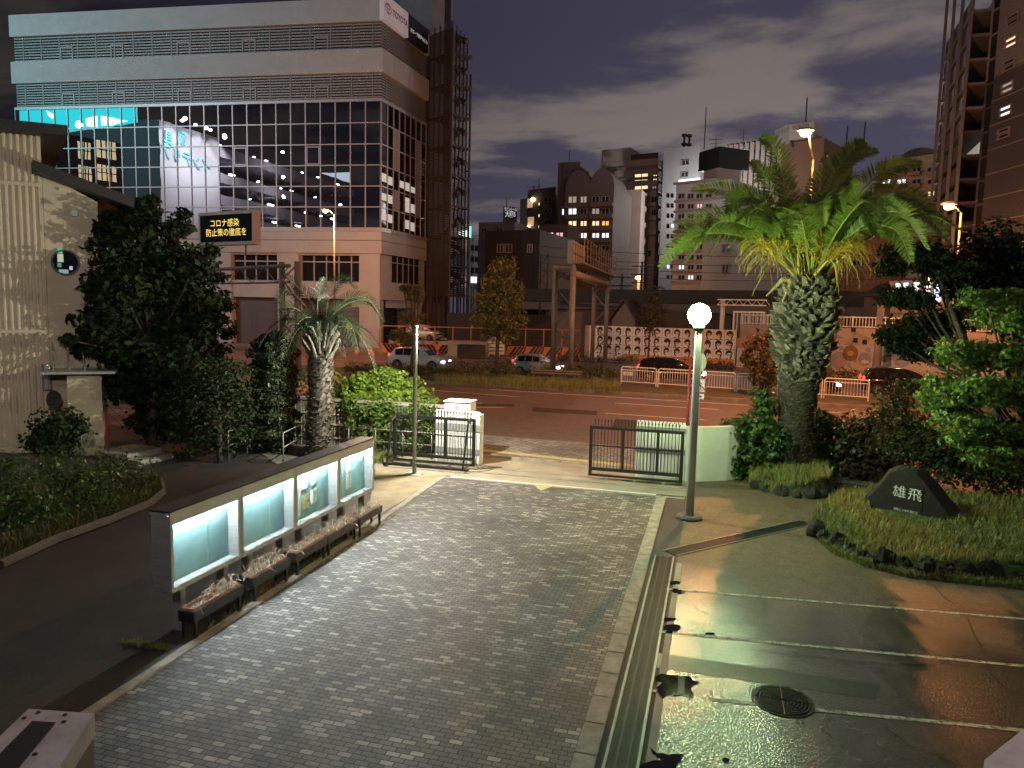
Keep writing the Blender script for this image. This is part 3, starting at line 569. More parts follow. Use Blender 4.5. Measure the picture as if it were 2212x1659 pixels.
# ------------------------------------------------------------------ sliding gates and gate walls
def gate(label, x0, x1, y, h, braces, nb, stiles):
    t = thing('sliding_gate', label, 'gate', ((x0+x1)/2, y, 0)); b = MB(); w = .035
    z0, z1 = .26, h-.28
    b.box(x0, x0+.09, y-w, y+w, .10, z1+.08); b.box(x1-.09, x1, y-w, y+w, .10, z1+.08)
    b.box(x0+.09, x1-.09, y-w, y+w, z1, z1+.08); b.box(x0+.09, x1-.09, y-w, y+w, z0, z0+.09); b.box(x0+.09, x1-.09, y-w, y+w, .10, .16)
    b.build('frame', m_black, t)
    b = MB()
    for s_ in stiles: b.box(x0+(x1-x0)*s_-.04, x0+(x1-x0)*s_+.04, y-.03, y+.03, z0+.09, z1)
    b.build('stile', m_black, t)
    zm = (z0+z1)/2+.12; MB().box(x0+.09, x1-.09, y-.022, y-.005, zm-.02, zm+.02).build('rail', m_black, t)
    for i in range(nb):
        xx = x0+.14+(x1-x0-.28)*i/(nb-1)
        q = MB(); q.tube([(xx, y+.008, z0+.05), (xx, y+.008, h-.08)], .011, 6); q.lathe((xx, y+.008, h-.09), [(.011, 0), (.024, .035), (.015, .06), (.001, .11)], 6); q.build('bar', m_black, t)
    for xx in (x0+.5, x1-.5, (x0+x1)/2):
        q = MB(); q.box(xx-.05, xx+.05, y-.02, y+.02, .05, .10); q.tube([(xx, y-.03, .06), (xx, y+.03, .06)], .055, 12); q.build('wheel', m_galv, t)
    for xx, yf in braces:
        q = MB(); q.tube([(xx, y-.05, z1+.05), (xx, y-.30, z1-.05), (xx+yf, y-.55, .12), (xx+yf, y-.04, .12)], .032, 8); q.build('brace', m_black, t)
    if braces:
        q = MB(); q.box(x0-.05, x1+.0, y-.58, y-.52, .06, .13); q.build('base_rail', m_black, t)
    return t
gate('black sliding gate with raked braces standing before the white slatted gate wall', -9.15, -6.55, 19.75, 1.70, ((-9.05, -.05), (-6.68, -.05)), 26, (.26, .64))
gate('black sliding gate without braces in front of the pale green gate wall', -3.21, -.63, 19.85, 1.72, (), 26, (.365, .73))
m_wallw = mat('white painted wall', (.72, .71, .67), .6, var=.10, scale=2)
m_slot = mat('grey wall band', (.22, .22, .21), .7, var=.1)
def pillar(label, x0, x1, y0, y1, h, bands):
    t = thing('gate_pillar', label, 'gate pillar', ((x0+x1)/2, y0, 0), 0, 'white gate pillars'); w = .10; n = int((x1-x0)/w)
    MB().box(x0, x1, y0+.06, y1, 0, h-.10).build('core', m_wallw, t)
    b = MB(); w = (x1-x0)/n
    for i in range(n):
        xa = x0+i*w; b.box(xa+.012, xa+w-.012, y0, y0+.057, .02, h); 
    b.build('slats', m_wallw, t)
    for z0, z1 in bands: MB().box(x0-.01, x1+.01, y0-.012, y0-.002, z0, z1).build('band', m_slot, t)
pillar('white slatted gate pillar, brightly lit, behind the braced gate', -8.05, -6.62, 20.4, 20.75, 1.62, ((.30, .48), (1.0, 1.22)))
pillar('pale green lit slatted gate pillar behind the gate without braces', -1.98, -.62, 20.45, 20.8, 1.66, ((.75, .90), (1.36, 1.50)))
# cabinet behind the white pillar
p = G(950, 985); cx = -7.55
t = thing('utility_cabinet', 'white box cabinet standing on the pavement behind the white gate pillar', 'cabinet', (cx, 21.2, 0))
MB().box(cx-.42, cx+.42, 20.95, 21.5, 0, 1.80).build('body', m_wallw, t); MB().box(cx-.10, cx+.08, 20.94, 20.95, 1.45, 1.72).build('vent', m_slot, t); MB().box(cx-.45, cx+.45, 20.9, 21.55, 1.802, 1.84).build('lid', m_wallw, t)
# curved wall leading away from the pale green pillar
wp = [Vector((-.60, 20.5)), Vector((-.2, 20.62)), Vector((.25, 20.86)), Vector((.55, 21.05)), Vector((.85, 21.4)), Vector((1.1, 21.8))]
b = MB()
for i in range(len(wp)-1):
    a, c = wp[i], wp[i+1]; n0 = (wp[min(i+1, 5)]-wp[max(i-1, 0)]).normalized(); n1 = (wp[min(i+2, 5)]-wp[i]).normalized(); q0 = Vector((-n0.y, n0.x))*.18; q1 = Vector((-n1.y, n1.x))*.18
    P = [a, c, c+q1, a+q0]; b.hexa([(v.x, v.y, 0) for v in P]+[(v.x, v.y, 1.55) for v in P])
w_ = tag(b.build('garden_wall', m_wallw), 'smooth curved pale green lit wall running back beside the lamp post', 'wall')
# wall behind the braced gate towards the west, overgrown
wb = thing('boundary_wall', 'weathered block wall under creepers behind the bamboo fence', 'wall', (-12.5, 21.5, 0))
MB().box(-16, -8.1, 21.55, 21.75, 0, 1.5).build('wall', mat('old block wall', (.15, .145, .12), .85, var=.35, scale=2, bump=.3), wb)
MB().box(-16, -8.1, 21.50, 21.80, 1.502, 1.58).build('coping', m_conc, wb)
# bamboo fence in front of it
t = thing('bamboo_fence', 'weathered grey bamboo pole fence under the creepers', 'fence', (-11, 21.3, 0)); b = MB(); r = random.Random(2)
for i in range(110):
    x = -15.8+i*.064+r.uniform(-.015, .015); h = 1.25+r.uniform(-.15, .25); b.tube([(x, 21.32+r.uniform(-.02, .02), 0), (x+r.uniform(-.04, .04), 21.32, h)], .014, 5)
b.build('bamboo_poles', mat('bamboo', (.30, .26, .19), .7, island=.35), t)
b = MB()
for z in (.3, .75, 1.1): b.tube([(-15.9, 21.28, z), (-8.6, 21.28, z)], .02, 6)
b.build('cross_poles', mat('bamboo', (.3, .26, .19)), t)
# handrails of the ramp, low rail by the gate
def railing(label, pts, h, rails, posts, name='handrail'):
    t = thing(name, label, 'handrail', tuple(pts[0])); V = [Vector(p) for p in pts]
    for z in rails: MB().tube([p+Vector((0, 0, z)) for p in V], .02, 7).build('rail', mat('weathered pipe', (.20, .19, .17), .5, .3, var=.2), t, True)
    for i in posts:
        a = V[int(i)]; q = V[min(int(i)+1, len(V)-1)]; p = a+(q-a)*(i-int(i)); MB().tube([p, p+Vector((0, 0, h))], .02, 7).build('post', mat('weathered pipe', (.20, .19, .17)), t, True)
A, B = G(494, 998), G(617, 962)
railing('short steel handrail beside the dark shrub at the foot of the ramp', [A, A+(B-A)*.5, B], .95, (.5, .93), (0, .6, 1.2, 2))
A, B = G(612, 1003), G(663, 970)
railing('steel handrail at the palm end of the ramp', [A, B], .95, (.5, .93), (0, .5, 1))
A, B = G(770, 965), G(868, 980)
railing('low steel rail fence between the palm and the braced gate', [Vector((-11.1, 20.6, 0)), Vector((-8.25, 20.6, 0))], .85, (.45, .83), (0, .33, .66, 1))
sheet('ramp', [G(555, 975), G(600, 1005), G(680, 975), G(640, 950)], .02, mat('ramp concrete', (.12, .11, .09), .85, var=.3, scale=3))
# steps
a = G(300, 1008); c = G(374, 990); e = (c-a).normalized(); n = Vector((-e.y, e.x, 0)); b = MB()
t = thing('garden_steps', 'two pale stone steps beyond the planting bed', 'steps', tuple(a)); 
for k in range(2):
    o = a+n*k*.45; P = [o, o+e*(c-a).length, o+e*(c-a).length+n*1.2, o+n*1.2]; b = MB(); b.hexa([(v.x, v.y, k*.15) for v in P]+[(v.x, v.y, k*.15+.15) for v in P]); b.build('step', m_stone, t)
# ------------------------------------------------------------------ the hall on the left
HF = Face(G(0, 981), G(115, 976)); 
m_hall = mat('rendered wall', (.60, .49, .37), .8, var=.08, scale=1.2, bump=.1); m_corr = mat('corrugated cladding', (.62, .51, .39), .55, var=.06, scale=2); m_roof = mat('dark roof', (.025, .022, .02), .6, var=.2)
u1 = HF.hit(112, 900)[0]; ur = HF.hit(219, 700)[0]; zr = HF.hit(60, 290)[1]; zband0 = HF.hit(60, 716)[1]; zband1 = HF.hit(40, 397)[1]
o = HF.pt(0, 0); hall = thing('school_hall', 'pale corrugated and rendered hall with a round window and dark sloping roof', 'building', tuple(o))
zedge0 = HF.hit(88, 372)[1]; zedge1 = HF.hit(212, 436)[1]
b = MB(); u = -9.0
back = 9.0
vb = lambda p: p+Vector((p.x, p.y, 0)).normalized()*back+Vector((-p.y, p.x, 0)).normalized()*.6
q_ = [HF.pt(-9, 0, -.05), HF.pt(u1, 0, -.05)]; q_ += [vb(q_[1]), vb(q_[0])]; b.hexa(q_+[Vector((p.x, p.y, zr)) for p in q_])
q_ = [HF.pt(u1+.01, 0, -.05), HF.pt(ur, 0, -.05)]; q_ += [vb(q_[1]), vb(q_[0])]; b.hexa(q_+[Vector((p.x, p.y, z_)) for p, z_ in zip(q_, (zedge0, zedge1, zedge1, zedge0))])
b.build('wall', m_hall, hall)
pr = []; u = -9.0
while u < u1-.02:
    pr += [(u, -.045), (u+.075, -.045), (u+.10, .03), (u+.145, .03)]; u += .17
for za, zc in ((.25, zband0-.06), (zband0+.06, zband1-.06), (zband1+.06, zr-.02)):
    b = MB()
    for i in range(len(pr)-1):
        (ua, oa), (ub, ob) = pr[i], pr[i+1]; b.poly([HF.pt(ua, za, oa), HF.pt(ub, za, ob), HF.pt(ub, zc, ob), HF.pt(ua, zc, oa)])
    b.build('corrugated_panel', m_corr, hall)
b = MB()
for z in (zband0, zband1): b.fbox(HF, -9, u1-.02, z-.058, z+.058, -.04, .05)
b.fbox(HF, u1+.02, ur, zband0-.02, zband0+.02, -.048, -.02)
b.build('trim_band', m_corr, hall)
HF3 = Face(HF.A+HF.n*.55, HF.B+HF.n*.55); zr3 = HF3.hit(70, 285)[1]; q_ = [HF3.pt(-9, zr3), HF3.pt(HF3.hit(146, 272)[0], zr3)]; q_ += [vb(q_[1]), vb(q_[0])]; b = MB(); b.hexa(q_+[p+Vector((0, 0, HF3.hit(70, 263)[1]-zr3)) for p in q_]); b.build('upper_roof', m_roof, hall)
b = MB(); HF2 = Face(HF.A+HF.n*.75, HF.B+HF.n*.75); P0, P1 = HF2.pt(*HF2.hit(72, 368)), HF2.pt(*HF2.hit(290, 449))
zz0 = P0.z; dz = Vector((0, 0, .30)); nb_ = Vector((HF.n.x, HF.n.y, 0))*-8
b.hexa([P0, P1, vb(P1), vb(P0), P0+dz, P1+dz, vb(P1)+dz, vb(P0)+dz]); b.build('lower_roof', m_roof, hall)
# round window
uc, zc = HF.hit(142, 567); ru = abs(HF.hit(166, 567)[0]-uc); rz_ = abs(HF.hit(142, 533)[1]-zc); R = (ru+rz_)/2
ring = lambda k, r0, o: HF.pt(uc+r0*math.cos(k), zc+r0*math.sin(k), o)
b = MB(); n = 36
for i in range(n):
    a, c = 2*math.pi*i/n, 2*math.pi*(i+1)/n
    b.hexa([ring(a, R, -.04), ring(c, R, -.04), ring(c, R*.88, -.04), ring(a, R*.88, -.04), ring(a, R, .06), ring(c, R, .06), ring(c, R*.88, .06), ring(a, R*.88, .06)])
w = b.build('round_window', mat('window ring', (.07, .075, .08), .35, .6, var=.1), hall)
MB().poly([ring(2*math.pi*i/n, R*.88, .0) for i in range(n)]).build('pane', mat('dark glass', (.015, .017, .02), .05, var=0), w)
for (x0, y0, x1, y1, cl, e_) in ((124, 537, 135, 548, (.1, .8, .5), .5), (124, 549, 137, 566, (.75, .85, .6), .55), (124, 568, 133, 577, (.1, .7, .4), .35), (127, 582, 148, 592, (.6, .65, .75), .4), (150, 575, 157, 583, (.7, .8, 1), .6)):  # glowing patches painted on the pane in place of reflections
    a = HF.rect(x0, y0, x1, y1); MB().fbox(HF, a[0], a[1], a[2], a[3], .002, .006).build('pane_reflection', mat('lit room %d' % x0+str(y0), (.1, .1, .1), .5, var=0, emit=cl, es=e_), w)
uc2, zc2 = HF.hit(161, 461); b = MB(); b.prism([HF.pt(uc2+.10*math.cos(k*.5236), zc2+.10*math.sin(k*.5236), -.05) for k in range(12)], Vector((HF.n.x, HF.n.y, 0))*.14); b.build('vent_cap', m_galv, hall)
# entrance under the canopy
a0 = HF.rect(108, 806, 235, 960); b = MB(); b.fbox(HF, a0[0]+.25, HF.hit(232, 900)[0], 0, HF.hit(170, 812)[1], -2.4, -1.0); 
b = MB(); up = HF.hit(232, 900)[0]; b.fbox(HF, up-.9, up, 0, 2.55, -.05, .9); b.build('porch', m_hall, hall)
cn = MB(); zc_ = HF.hit(180, 800)[1]; ua_, ub_ = HF.hit(110, 800)[0], HF.hit(262, 800)[0]
cn.fbox(HF, ua_, ub_, zc_, zc_+.07, -.04, 1.35); cp = cn.build('canopy', m_galv, hall)
for px in (114, 146, 178):
    ux = HF.hit(px, 780)[0]; MB().tube([HF.pt(ux, zc_+.85, 0), HF.pt(ux+.25, zc_+.10, 1.2)], .02, 6).build('stay_rod', m_galv, cp)
    MB().tube([HF.pt(ux, zc_+.07, .0), HF.pt(ux, zc_+.85, .0)], .018, 6).build('stay_post', m_galv, cp)
b = MB(); ud = HF.hit(104, 812)[0]; b.tube([HF.pt(ud, HF.hit(104, 840)[1], .16), HF.pt(ud, HF.hit(104, 786)[1], .16)], .12, 10); b.build('wall_lamp', m_galv, hall)
ux0 = HF.hit(124, 850)[0]; b = MB(); uq, zq = HF.hit(131, 855); b.prism([HF.pt(uq+.2*math.cos(k*.5236), zq+.28*math.sin(k*.5236), .91) for k in range(12)], Vector((HF.n.x, HF.n.y, 0))*.03); b.build('round_plaque', m_black, hall)
railing('low dark rail at the foot of the corrugated hall wall', [G(97, 985), G(130, 980)], .9, (.45, .88), (0, 1))
# lit windows of a building seen past the eave
SF = Face(HF.pt(ur+.4, 0, -3), HF.pt(ur+4, 0, -3.2))
# ================================================================== palms
m_frond = leafmat('palm leaflets', (.14, .20, .034), island=.35, trans=.12); m_rach = mat('palm stalks', (.22, .30, .05), .5, var=.15)
m_infl = mat('yellow flower strands', (.50, .38, .04), .6, var=0, island=.25)
def frond(mb, pts, lmax, r0, n=56, seed=0, droop=.35, wid=.045, vang=.35, bare=.12, fwd=.55, roll=0.):
    """leaf stalk along pts (Bezier) with two rows of leaflets; slot 0 leaflets, slot 1 stalk"""
    r = random.Random(seed); P = [Vector(p) for p in pts]
    def bz(t):
        q = P[:]
        if len(q) > 6: x = max(0., min(.9999, t))*(len(q)-1); i = int(x); return q[i]+(q[i+1]-q[i])*(x-i)
        while len(q) > 1: q = [q[i]*(1-t)+q[i+1]*t for i in range(len(q)-1)]
        return q[0]
    S = [bz(i/24) for i in range(25)]
    mb.cur = 1; mb.tube(S, r0, 5, r2=r0*.12); mb.cur = 0
    for i in range(n):
        t = bare+(1-bare)*(i+.5)/n; p = bz(t); d = (bz(min(1, t+.02))-bz(t-.02)).normalized()
        side = d.cross(Vector((0, 0, 1)))
        if side.length < .05: side = d.cross(Vector((1, 0, 0)))
        side.normalize(); up = side.cross(d).normalized()
        if roll: side, up = side*math.cos(roll)+up*math.sin(roll), up*math.cos(roll)-side*math.sin(roll)
        ln = lmax*(math.sin(math.pi*min(1, .14+.84*(t-bare)/(1-bare)))**.6)*(1-.25*t)*r.uniform(.85, 1.12)
        for sg in (-1, 1):
            dr = (side*sg*.85+up*vang*r.uniform(.6, 1.4)+d*fwd*r.uniform(.8, 1.25)).normalized()
            w = wid*r.uniform(.8, 1.15); a = p; dz = Vector((0, 0, -1))
            m1 = a+dr*ln*.5+dz*ln*droop*.10; e = a+dr*ln*.97+dz*ln*droop*.42
            wv = (d*.8-dr*.1).normalized()*w*.5
            mb.add([a-wv*.5, a+wv*.5, m1+wv, m1-wv, e], [(0, 1, 2, 3), (3, 2, 4)])
def palm_stalk_pts(base, az, el, ln, drp):
    d = Vector((math.cos(az)*math.cos(el), math.sin(az)*math.cos(el), math.sin(el))); h = Vector((math.cos(az), math.sin(az), 0))
    return [base, base+d*ln*.40, base+d*ln*.72+h*ln*.10-Vector((0, 0, drp*ln*.22)), base+d*ln*.80+h*ln*.28-Vector((0, 0, drp*ln*.85))]
# ---- the big date palm
PB = G(1706, 1040); ctr = lambda py: atD(1706, py, math.hypot(PB.x, PB.y))
pz = lambda py: zover(1706, py, PB)
t = thing('date_palm', 'tall thick trunked date palm with a wide arching crown beside the globe lamp', 'palm tree', (PB.x, PB.y, 0))
ppm = FOC/math.hypot(PB.x, PB.y)
prof = [(0, 36), (.35, 33), (1., 31.5), (1.8, 33), (2.4, 36), (2.9, 40), (3.3, 44), (3.7, 48), (4.3, 51), (4.9, 48), (5.3, 42), (5.65, 32), (5.9, 22)]
def lean(z): return Vector((PB.x+.10*z/5.6+.012*z*z*.3, PB.y, z))
def prad(z):
    for (a, ra), (b, rb) in zip(prof, prof[1:]):
        if a <= z <= b: return (ra+(rb-ra)*(z-a)/(b-a))/ppm
    return prof[-1][1]/ppm
b = MB(); zs = [i*.1 for i in range(60)]
b.tube([lean(z) for z in zs], [prad(z)*.96 for z in zs], 24)
b.build('trunk', mat('palm bark', (.028, .023, .017), .9, var=.4, scale=7, bump=.8, bscale=22), t, True)
rg = random.Random(11); b = MB(); cut = MB(); z = .15; row = 0
while z < 5.75:
    R = prad(z); big = max(0., min(1., (z-2.6)/1.4)); n = int(2*math.pi*R/(.16+.03*big)); hgt = .12+.05*big
    for k in range(n):
        if big > .15 and rg.random() < .14: continue
        a = 2*math.pi*(k+.5*(row % 2))/n+rg.uniform(-.06, .06)*(1+2.2*big); o = lean(z)+Vector((0, 0, rg.uniform(-.03, .03)*(1+2.5*big))); rr_ = Vector((math.cos(a), math.sin(a), 0)); tt = Vector((-math.sin(a), math.cos(a), 0))
        w = (.085+.0*big)*rg.uniform(.5, 1.25); out = (.035+.19*big)*rg.uniform(.2, 1.5)+.02; h = hgt*rg.uniform(.5, 1.25); tw = rg.uniform(-.9, .9)*big
        p0 = o+rr_*R*.93; tip = p0+rr_*out+Vector((0, 0, h*(.75+.5*big)))+tt*tw*.2
        q = [p0-tt*w, p0+tt*w, p0+tt*w*.55+rr_*out*.75+Vector((0, 0, h*.35)), p0-tt*w*.55+rr_*out*.75+Vector((0, 0, h*.35)), tip-tt*w*.62, tip+tt*w*.62, tip-rr_*out*.9+tt*w*.5, tip-rr_*out*.9-tt*w*.5]
        (cut if big > .15 and rg.random() < .85 else b).add(q, [(0, 1, 2, 3), (3, 2, 5, 4), (4, 5, 6, 7), (0, 3, 4, 7), (1, 6, 5, 2)])
    z += hgt*.62; row += 1
b.build('trunk_scales', mat('palm scales', (.068, .06, .044), .9, island=.5), t); cut.build('cut_leaf_bases', mat('cut palm stubs', (.125, .118, .078), .9, island=.75), t)
CB = lean(5.75); rD = math.hypot(CB.x, CB.y)
def pxf(seq):        # stalk through photo points, each with its own distance from the viewer
    return [atD(x, y, rD+dd) for x, y, dd in seq]
def through(P, m=8):           # smooth curve through the points
    V = [Vector(q) for q in P]; V = [V[0]*2-V[1]]+V+[V[-1]*2-V[-2]]; o = []
    for i in range(1, len(V)-2):
        for k in range(m):
            t_ = k/m; a, b_, c, d = V[i-1], V[i], V[i+1], V[i+2]; o.append(((b_*2)+(c-a)*t_+(a*2-b_*5+c*4-d)*t_*t_+(b_*3-a-c*3+d)*t_**3)/2)
    return o+[V[-2]]
keyed = [([(1731, 600), (1681, 515), (1620, 485), (1538, 471), (1484, 502), (1426, 577)], -1.4, 1.15, 1.0), ([(1722, 600), (1641, 526), (1573, 505), (1504, 509), (1457, 545)], -1.9, 1., .9),
 ([(1735, 600), (1715, 502), (1647, 447), (1600, 420), (1545, 406), (1494, 410)], .6, .95, 1.1), ([(1732, 600), (1715, 543), (1661, 447), (1620, 424), (1586, 434), (1573, 468)], -.9, 1., 1.0),
 ([(1738, 598), (1729, 543), (1702, 441), (1688, 366), (1668, 315), (1644, 297)], -.3, 1.1, 1.2), ([(1735, 598), (1722, 540), (1680, 440), (1647, 372), (1622, 348)], 1.2, .8, 1.0),
 ([(1728, 602), (1719, 585), (1695, 515), (1675, 475), (1654, 468), (1634, 504)], -2.0, .95, .9), ([(1742, 598), (1749, 543), (1770, 420), (1811, 352), (1852, 332), (1895, 326)], .9, 1.05, -1.0),
 ([(1745, 598), (1783, 502), (1865, 407), (1926, 362), (1990, 352)], .8, 1.05, -1.1), ([(1748, 602), (1775, 560), (1824, 515), (1892, 488), (1940, 502), (1968, 566)], -1.3, 1.05, -1.0),
 ([(1746, 600), (1824, 488), (1913, 420), (1981, 427), (2030, 484)], .9, 1.05, -1.1), ([(1747, 602), (1824, 505), (1913, 454), (1994, 461), (2051, 520)], .3, 1.0, -1.0),
 ([(1742, 600), (1756, 543), (1811, 413), (1838, 393), (1855, 446)], -1.3, .95, -.9), ([(1742, 598), (1749, 522), (1756, 420), (1768, 365), (1790, 330)], 1.0, .95, .8),
 ([(1744, 598), (1756, 522), (1797, 393), (1838, 328), (1868, 306)], .6, 1.0, -1.1), ([(1740, 600), (1735, 500), (1700, 410), (1668, 370), (1630, 392)], 1.6, .9, 1.1), ([(1744, 602), (1790, 520), (1845, 470), (1893, 440), (1930, 452)], 1.5, .95, -1.), ([(1735, 602), (1705, 520), (1668, 470), (1622, 455), (1590, 490)], 1.0, .9, 1.)]
fr_i = 0
for seq, dd, ln, roll in keyed:
    n_ = len(seq)-1; f = MB(); frond(f, through([atD(x, y, rD+dd*(i/n_)) for i, (x, y) in enumerate(seq)]), .60*ln, .032, 96, seed=fr_i, droop=.16, wid=.040, vang=.18, roll=roll, bare=.16); f.build('frond', (m_frond, m_rach), t); fr_i += 1
for k in range(44):
    a = k*2.399963+.3; q_ = (k+.5)/44; el = rad(86-50*q_); ln = 2.9+.9*q_+rg.uniform(-.2, .3)
    f = MB(); frond(f, through(palm_stalk_pts(CB+Vector((math.cos(a)*.2, math.sin(a)*.2, 0)), a, el, ln, rg.uniform(.25, .55))), .62, .028, 80, seed=100+k, droop=.22, wid=.040, vang=.35, roll=rg.uniform(-.7, .7), bare=.2); f.build('frond', (m_frond, m_rach), t)
def inflorescence(seq, seed):
    f = MB(); P = pxf(seq); f.tube(P, .035, 6, r2=.02); r = random.Random(seed); e = P[-1]
    ax = (P[-1]-P[-2]).normalized()
    for k in range(120):
        s0 = P[-2]+(P[-1]-P[-2])*r.uniform(-.1, 1.0); d = (ax*r.uniform(.1, .9)+Vector((r.gauss(0, 1), r.gauss(0, 1), r.gauss(.15, .8)))*.6).normalized(); ln = r.uniform(.45, 1.0)
        p1 = s0+d*ln*.5; p2 = s0+d*ln*.85+Vector((0, 0, -ln*.38)); f.tube([s0, p1, p2, p2+Vector((r.gauss(0, .05), r.gauss(0, .05), -.2*ln))], .0065, 3, r2=.003, cap=False)
    f.build('flower_cluster', m_infl, t)
inflorescence([(1722, 600, -.3), (1680, 560, -.75), (1640, 520, -1.1)], 1); inflorescence([(1725, 598, -.5), (1724, 545, -.9), (1735, 490, -1.1)], 2); inflorescence([(1755, 600, -.4), (1790, 560, -.9), (1835, 530, -1.2)], 3)
f = MB()
for px, py, dd in ((1655, 600, -.3), (1780, 590, -.2), (1690, 612, -.5), (1765, 615, -.5)):
    p = atD(1725, 606, rD-.3); e = atD(px, py+40, rD+dd); f.tube([p, (p+e)/2+Vector((0, 0, .25)), e], [.05, .07, .015], 5)
f.build('withered_sheath', mat('dry sheath', (.30, .24, .12), .8), t)
# ---- the smaller jelly palm behind the notice board
QB = G(690, 985); qD = math.hypot(QB.x, QB.y); qz = lambda py: zover(690, py, QB)
t2 = thing('jelly_palm', 'smaller grey leaved palm with drooping fronds behind the notice board', 'palm tree', (QB.x, QB.y, 0))
ztop = qz(722); kpm = FOC/qD
qp = [(0, 31), (1., 26), (1.8, 25), (ztop-.9, 26), (ztop-.25, 22), (ztop, 18)]
def qrad(z):
    for (a, ra), (b_, rb) in zip(qp, qp[1:]):
        if a <= z <= b_: return (ra+(rb-ra)*(z-a)/(b_-a))/kpm
    return 18/kpm
ql = lambda z: Vector((QB.x+.08*z/4, QB.y, z))
zs = [i*ztop/40 for i in range(41)]
b = MB(); b.tube([ql(z) for z in zs], [qrad(z)*.95 for z in zs], 18); b.build('trunk', mat('jelly palm bark', (.06, .052, .04), .9, var=.35, scale=8, bump=.8, bscale=20), t2, True)
b = MB(); z = .1; row = 0
while z < ztop-.5:
    R = qrad(z); n = 13
    for k in range(n):
        a = 2*math.pi*(k+.5*(row % 2))/n+rg.uniform(-.05, .05); rr_ = Vector((math.cos(a), math.sin(a), 0)); tt = Vector((-math.sin(a), math.cos(a), 0)); p0 = ql(z)+rr_*R*.93; w = .075*rg.uniform(.6, 1.25); h = .11*rg.uniform(.6, 1.3); tip = p0+rr_*.09*rg.uniform(.3, 1.5)+Vector((0, 0, h))
        b.add([p0-tt*w, p0+tt*w, tip+tt*w*.6, tip-tt*w*.6, p0+tt*w*.4+Vector((0, 0, h)), p0-tt*w*.4+Vector((0, 0, h))], [(0, 1, 2, 3), (3, 2, 4, 5)])
    z += .085; row += 1
b.build('trunk_scales', mat('jelly palm scales', (.17, .155, .125), .9, island=.55), t2)
b = MB()
for k in range(46):
    a = k*2.4; zz_ = ztop-.75+.7*(k/46); R = qrad(zz_); rr_ = Vector((math.cos(a), math.sin(a), 0)); p0 = ql(zz_)+rr_*R*.85; ln = rg.uniform(.3, .6)
    b.tube([p0, p0+rr_*.13+Vector((0, 0, ln*.5)), p0+rr_*.30+Vector((0, 0, ln))], [.06, .045, .028], 5)
b.build('leaf_stubs', mat('pale leaf stubs', (.22, .21, .17), .8, island=.35), t2)
m_fr2 = leafmat('grey palm leaflets', (.024, .042, .018), island=.3, trans=.2); m_ra2 = mat('grey palm stalks', (.08, .10, .05), .6)
QC = ql(ztop-.15); CQ = math.hypot(QC.x, QC.y)
kq = [([(690, 722), (687, 712), (674, 657), (640, 616), (610, 588)], .2), ([(690, 720), (687, 690), (687, 643), (702, 600)], -.2), ([(692, 720), (701, 700), (714, 630), (742, 602), (771, 622)], .4), ([(694, 722), (704, 695), (748, 657), (796, 650), (830, 696)], -.5), ([(694, 720), (710, 688), (755, 643), (803, 652), (820, 712)], .3), ([(688, 722), (678, 697), (633, 664), (612, 677), (590, 738)], -.6), ([(688, 720), (678, 690), (646, 645), (617, 628), (600, 655)], .5), ([(688, 722), (680, 690), (657, 688), (630, 718), (612, 776)], -1.1), ([(692, 722), (706, 690), (730, 680), (760, 705), (775, 760)], -1.3)]
for i, (sq, d_) in enumerate(kq):
    n_ = len(sq)-1; f = MB(); frond(f, through([atD(x, y, CQ+d_*j/n_) for j, (x, y) in enumerate(sq)]), .60, .022, 60, seed=300+i, droop=.7, wid=.022, vang=.3, bare=.2, fwd=.7, roll=.7*(1 if i % 2 else -1)); f.build('frond', (m_fr2, m_ra2), t2)
for k in range(14):
    a = k*2.399963+1.; el = rad(78-62*((k+.5)/26)**.9); f = MB(); frond(f, palm_stalk_pts(QC, a, el, rg.uniform(2.0, 2.7), rg.uniform(.8, 1.15)), .58, .022, 42, seed=340+k, droop=1.0, wid=.024, vang=.5, bare=.16, fwd=.75); f.build('frond', (m_fr2, m_ra2), t2)
# ================================================================== islands, rocks, the inscribed stone
m_rock = mat('dark rock', (.022, .021, .019), .85, var=.45, scale=5, bump=.7, bscale=14); m_turf = mat('turf', (.055, .075, .025), .95, var=.5, scale=6, bump=.6); m_grass = leafmat('grass blades', (.24, .27, .09), island=.5, trans=.3)
def island(name, pts, h, c):
    ring_ = [Vector((p[0], p[1], 0)) for p in pts]; n = len(ring_); b = MB(); vs = []; lv = [(1., 0.), (.99, .10), (.8, h*.6), (.5, h*.9), (.2, h)]
    for k, z in lv: vs += [Vector((c[0]+(p.x-c[0])*k, c[1]+(p.y-c[1])*k, z)) for p in ring_]
    vs.append(Vector((c[0], c[1], h*1.02))); m = len(lv)
    fs = [(i*n+k, i*n+(k+1) % n, (i+1)*n+(k+1) % n, (i+1)*n+k) for i in range(m-1) for k in range(n)]+[((m-1)*n+k, (m-1)*n+(k+1) % n, m*n) for k in range(n)]
    b.add(vs, fs); return tag(b.build(name, m_turf, None, True), kind='structure')
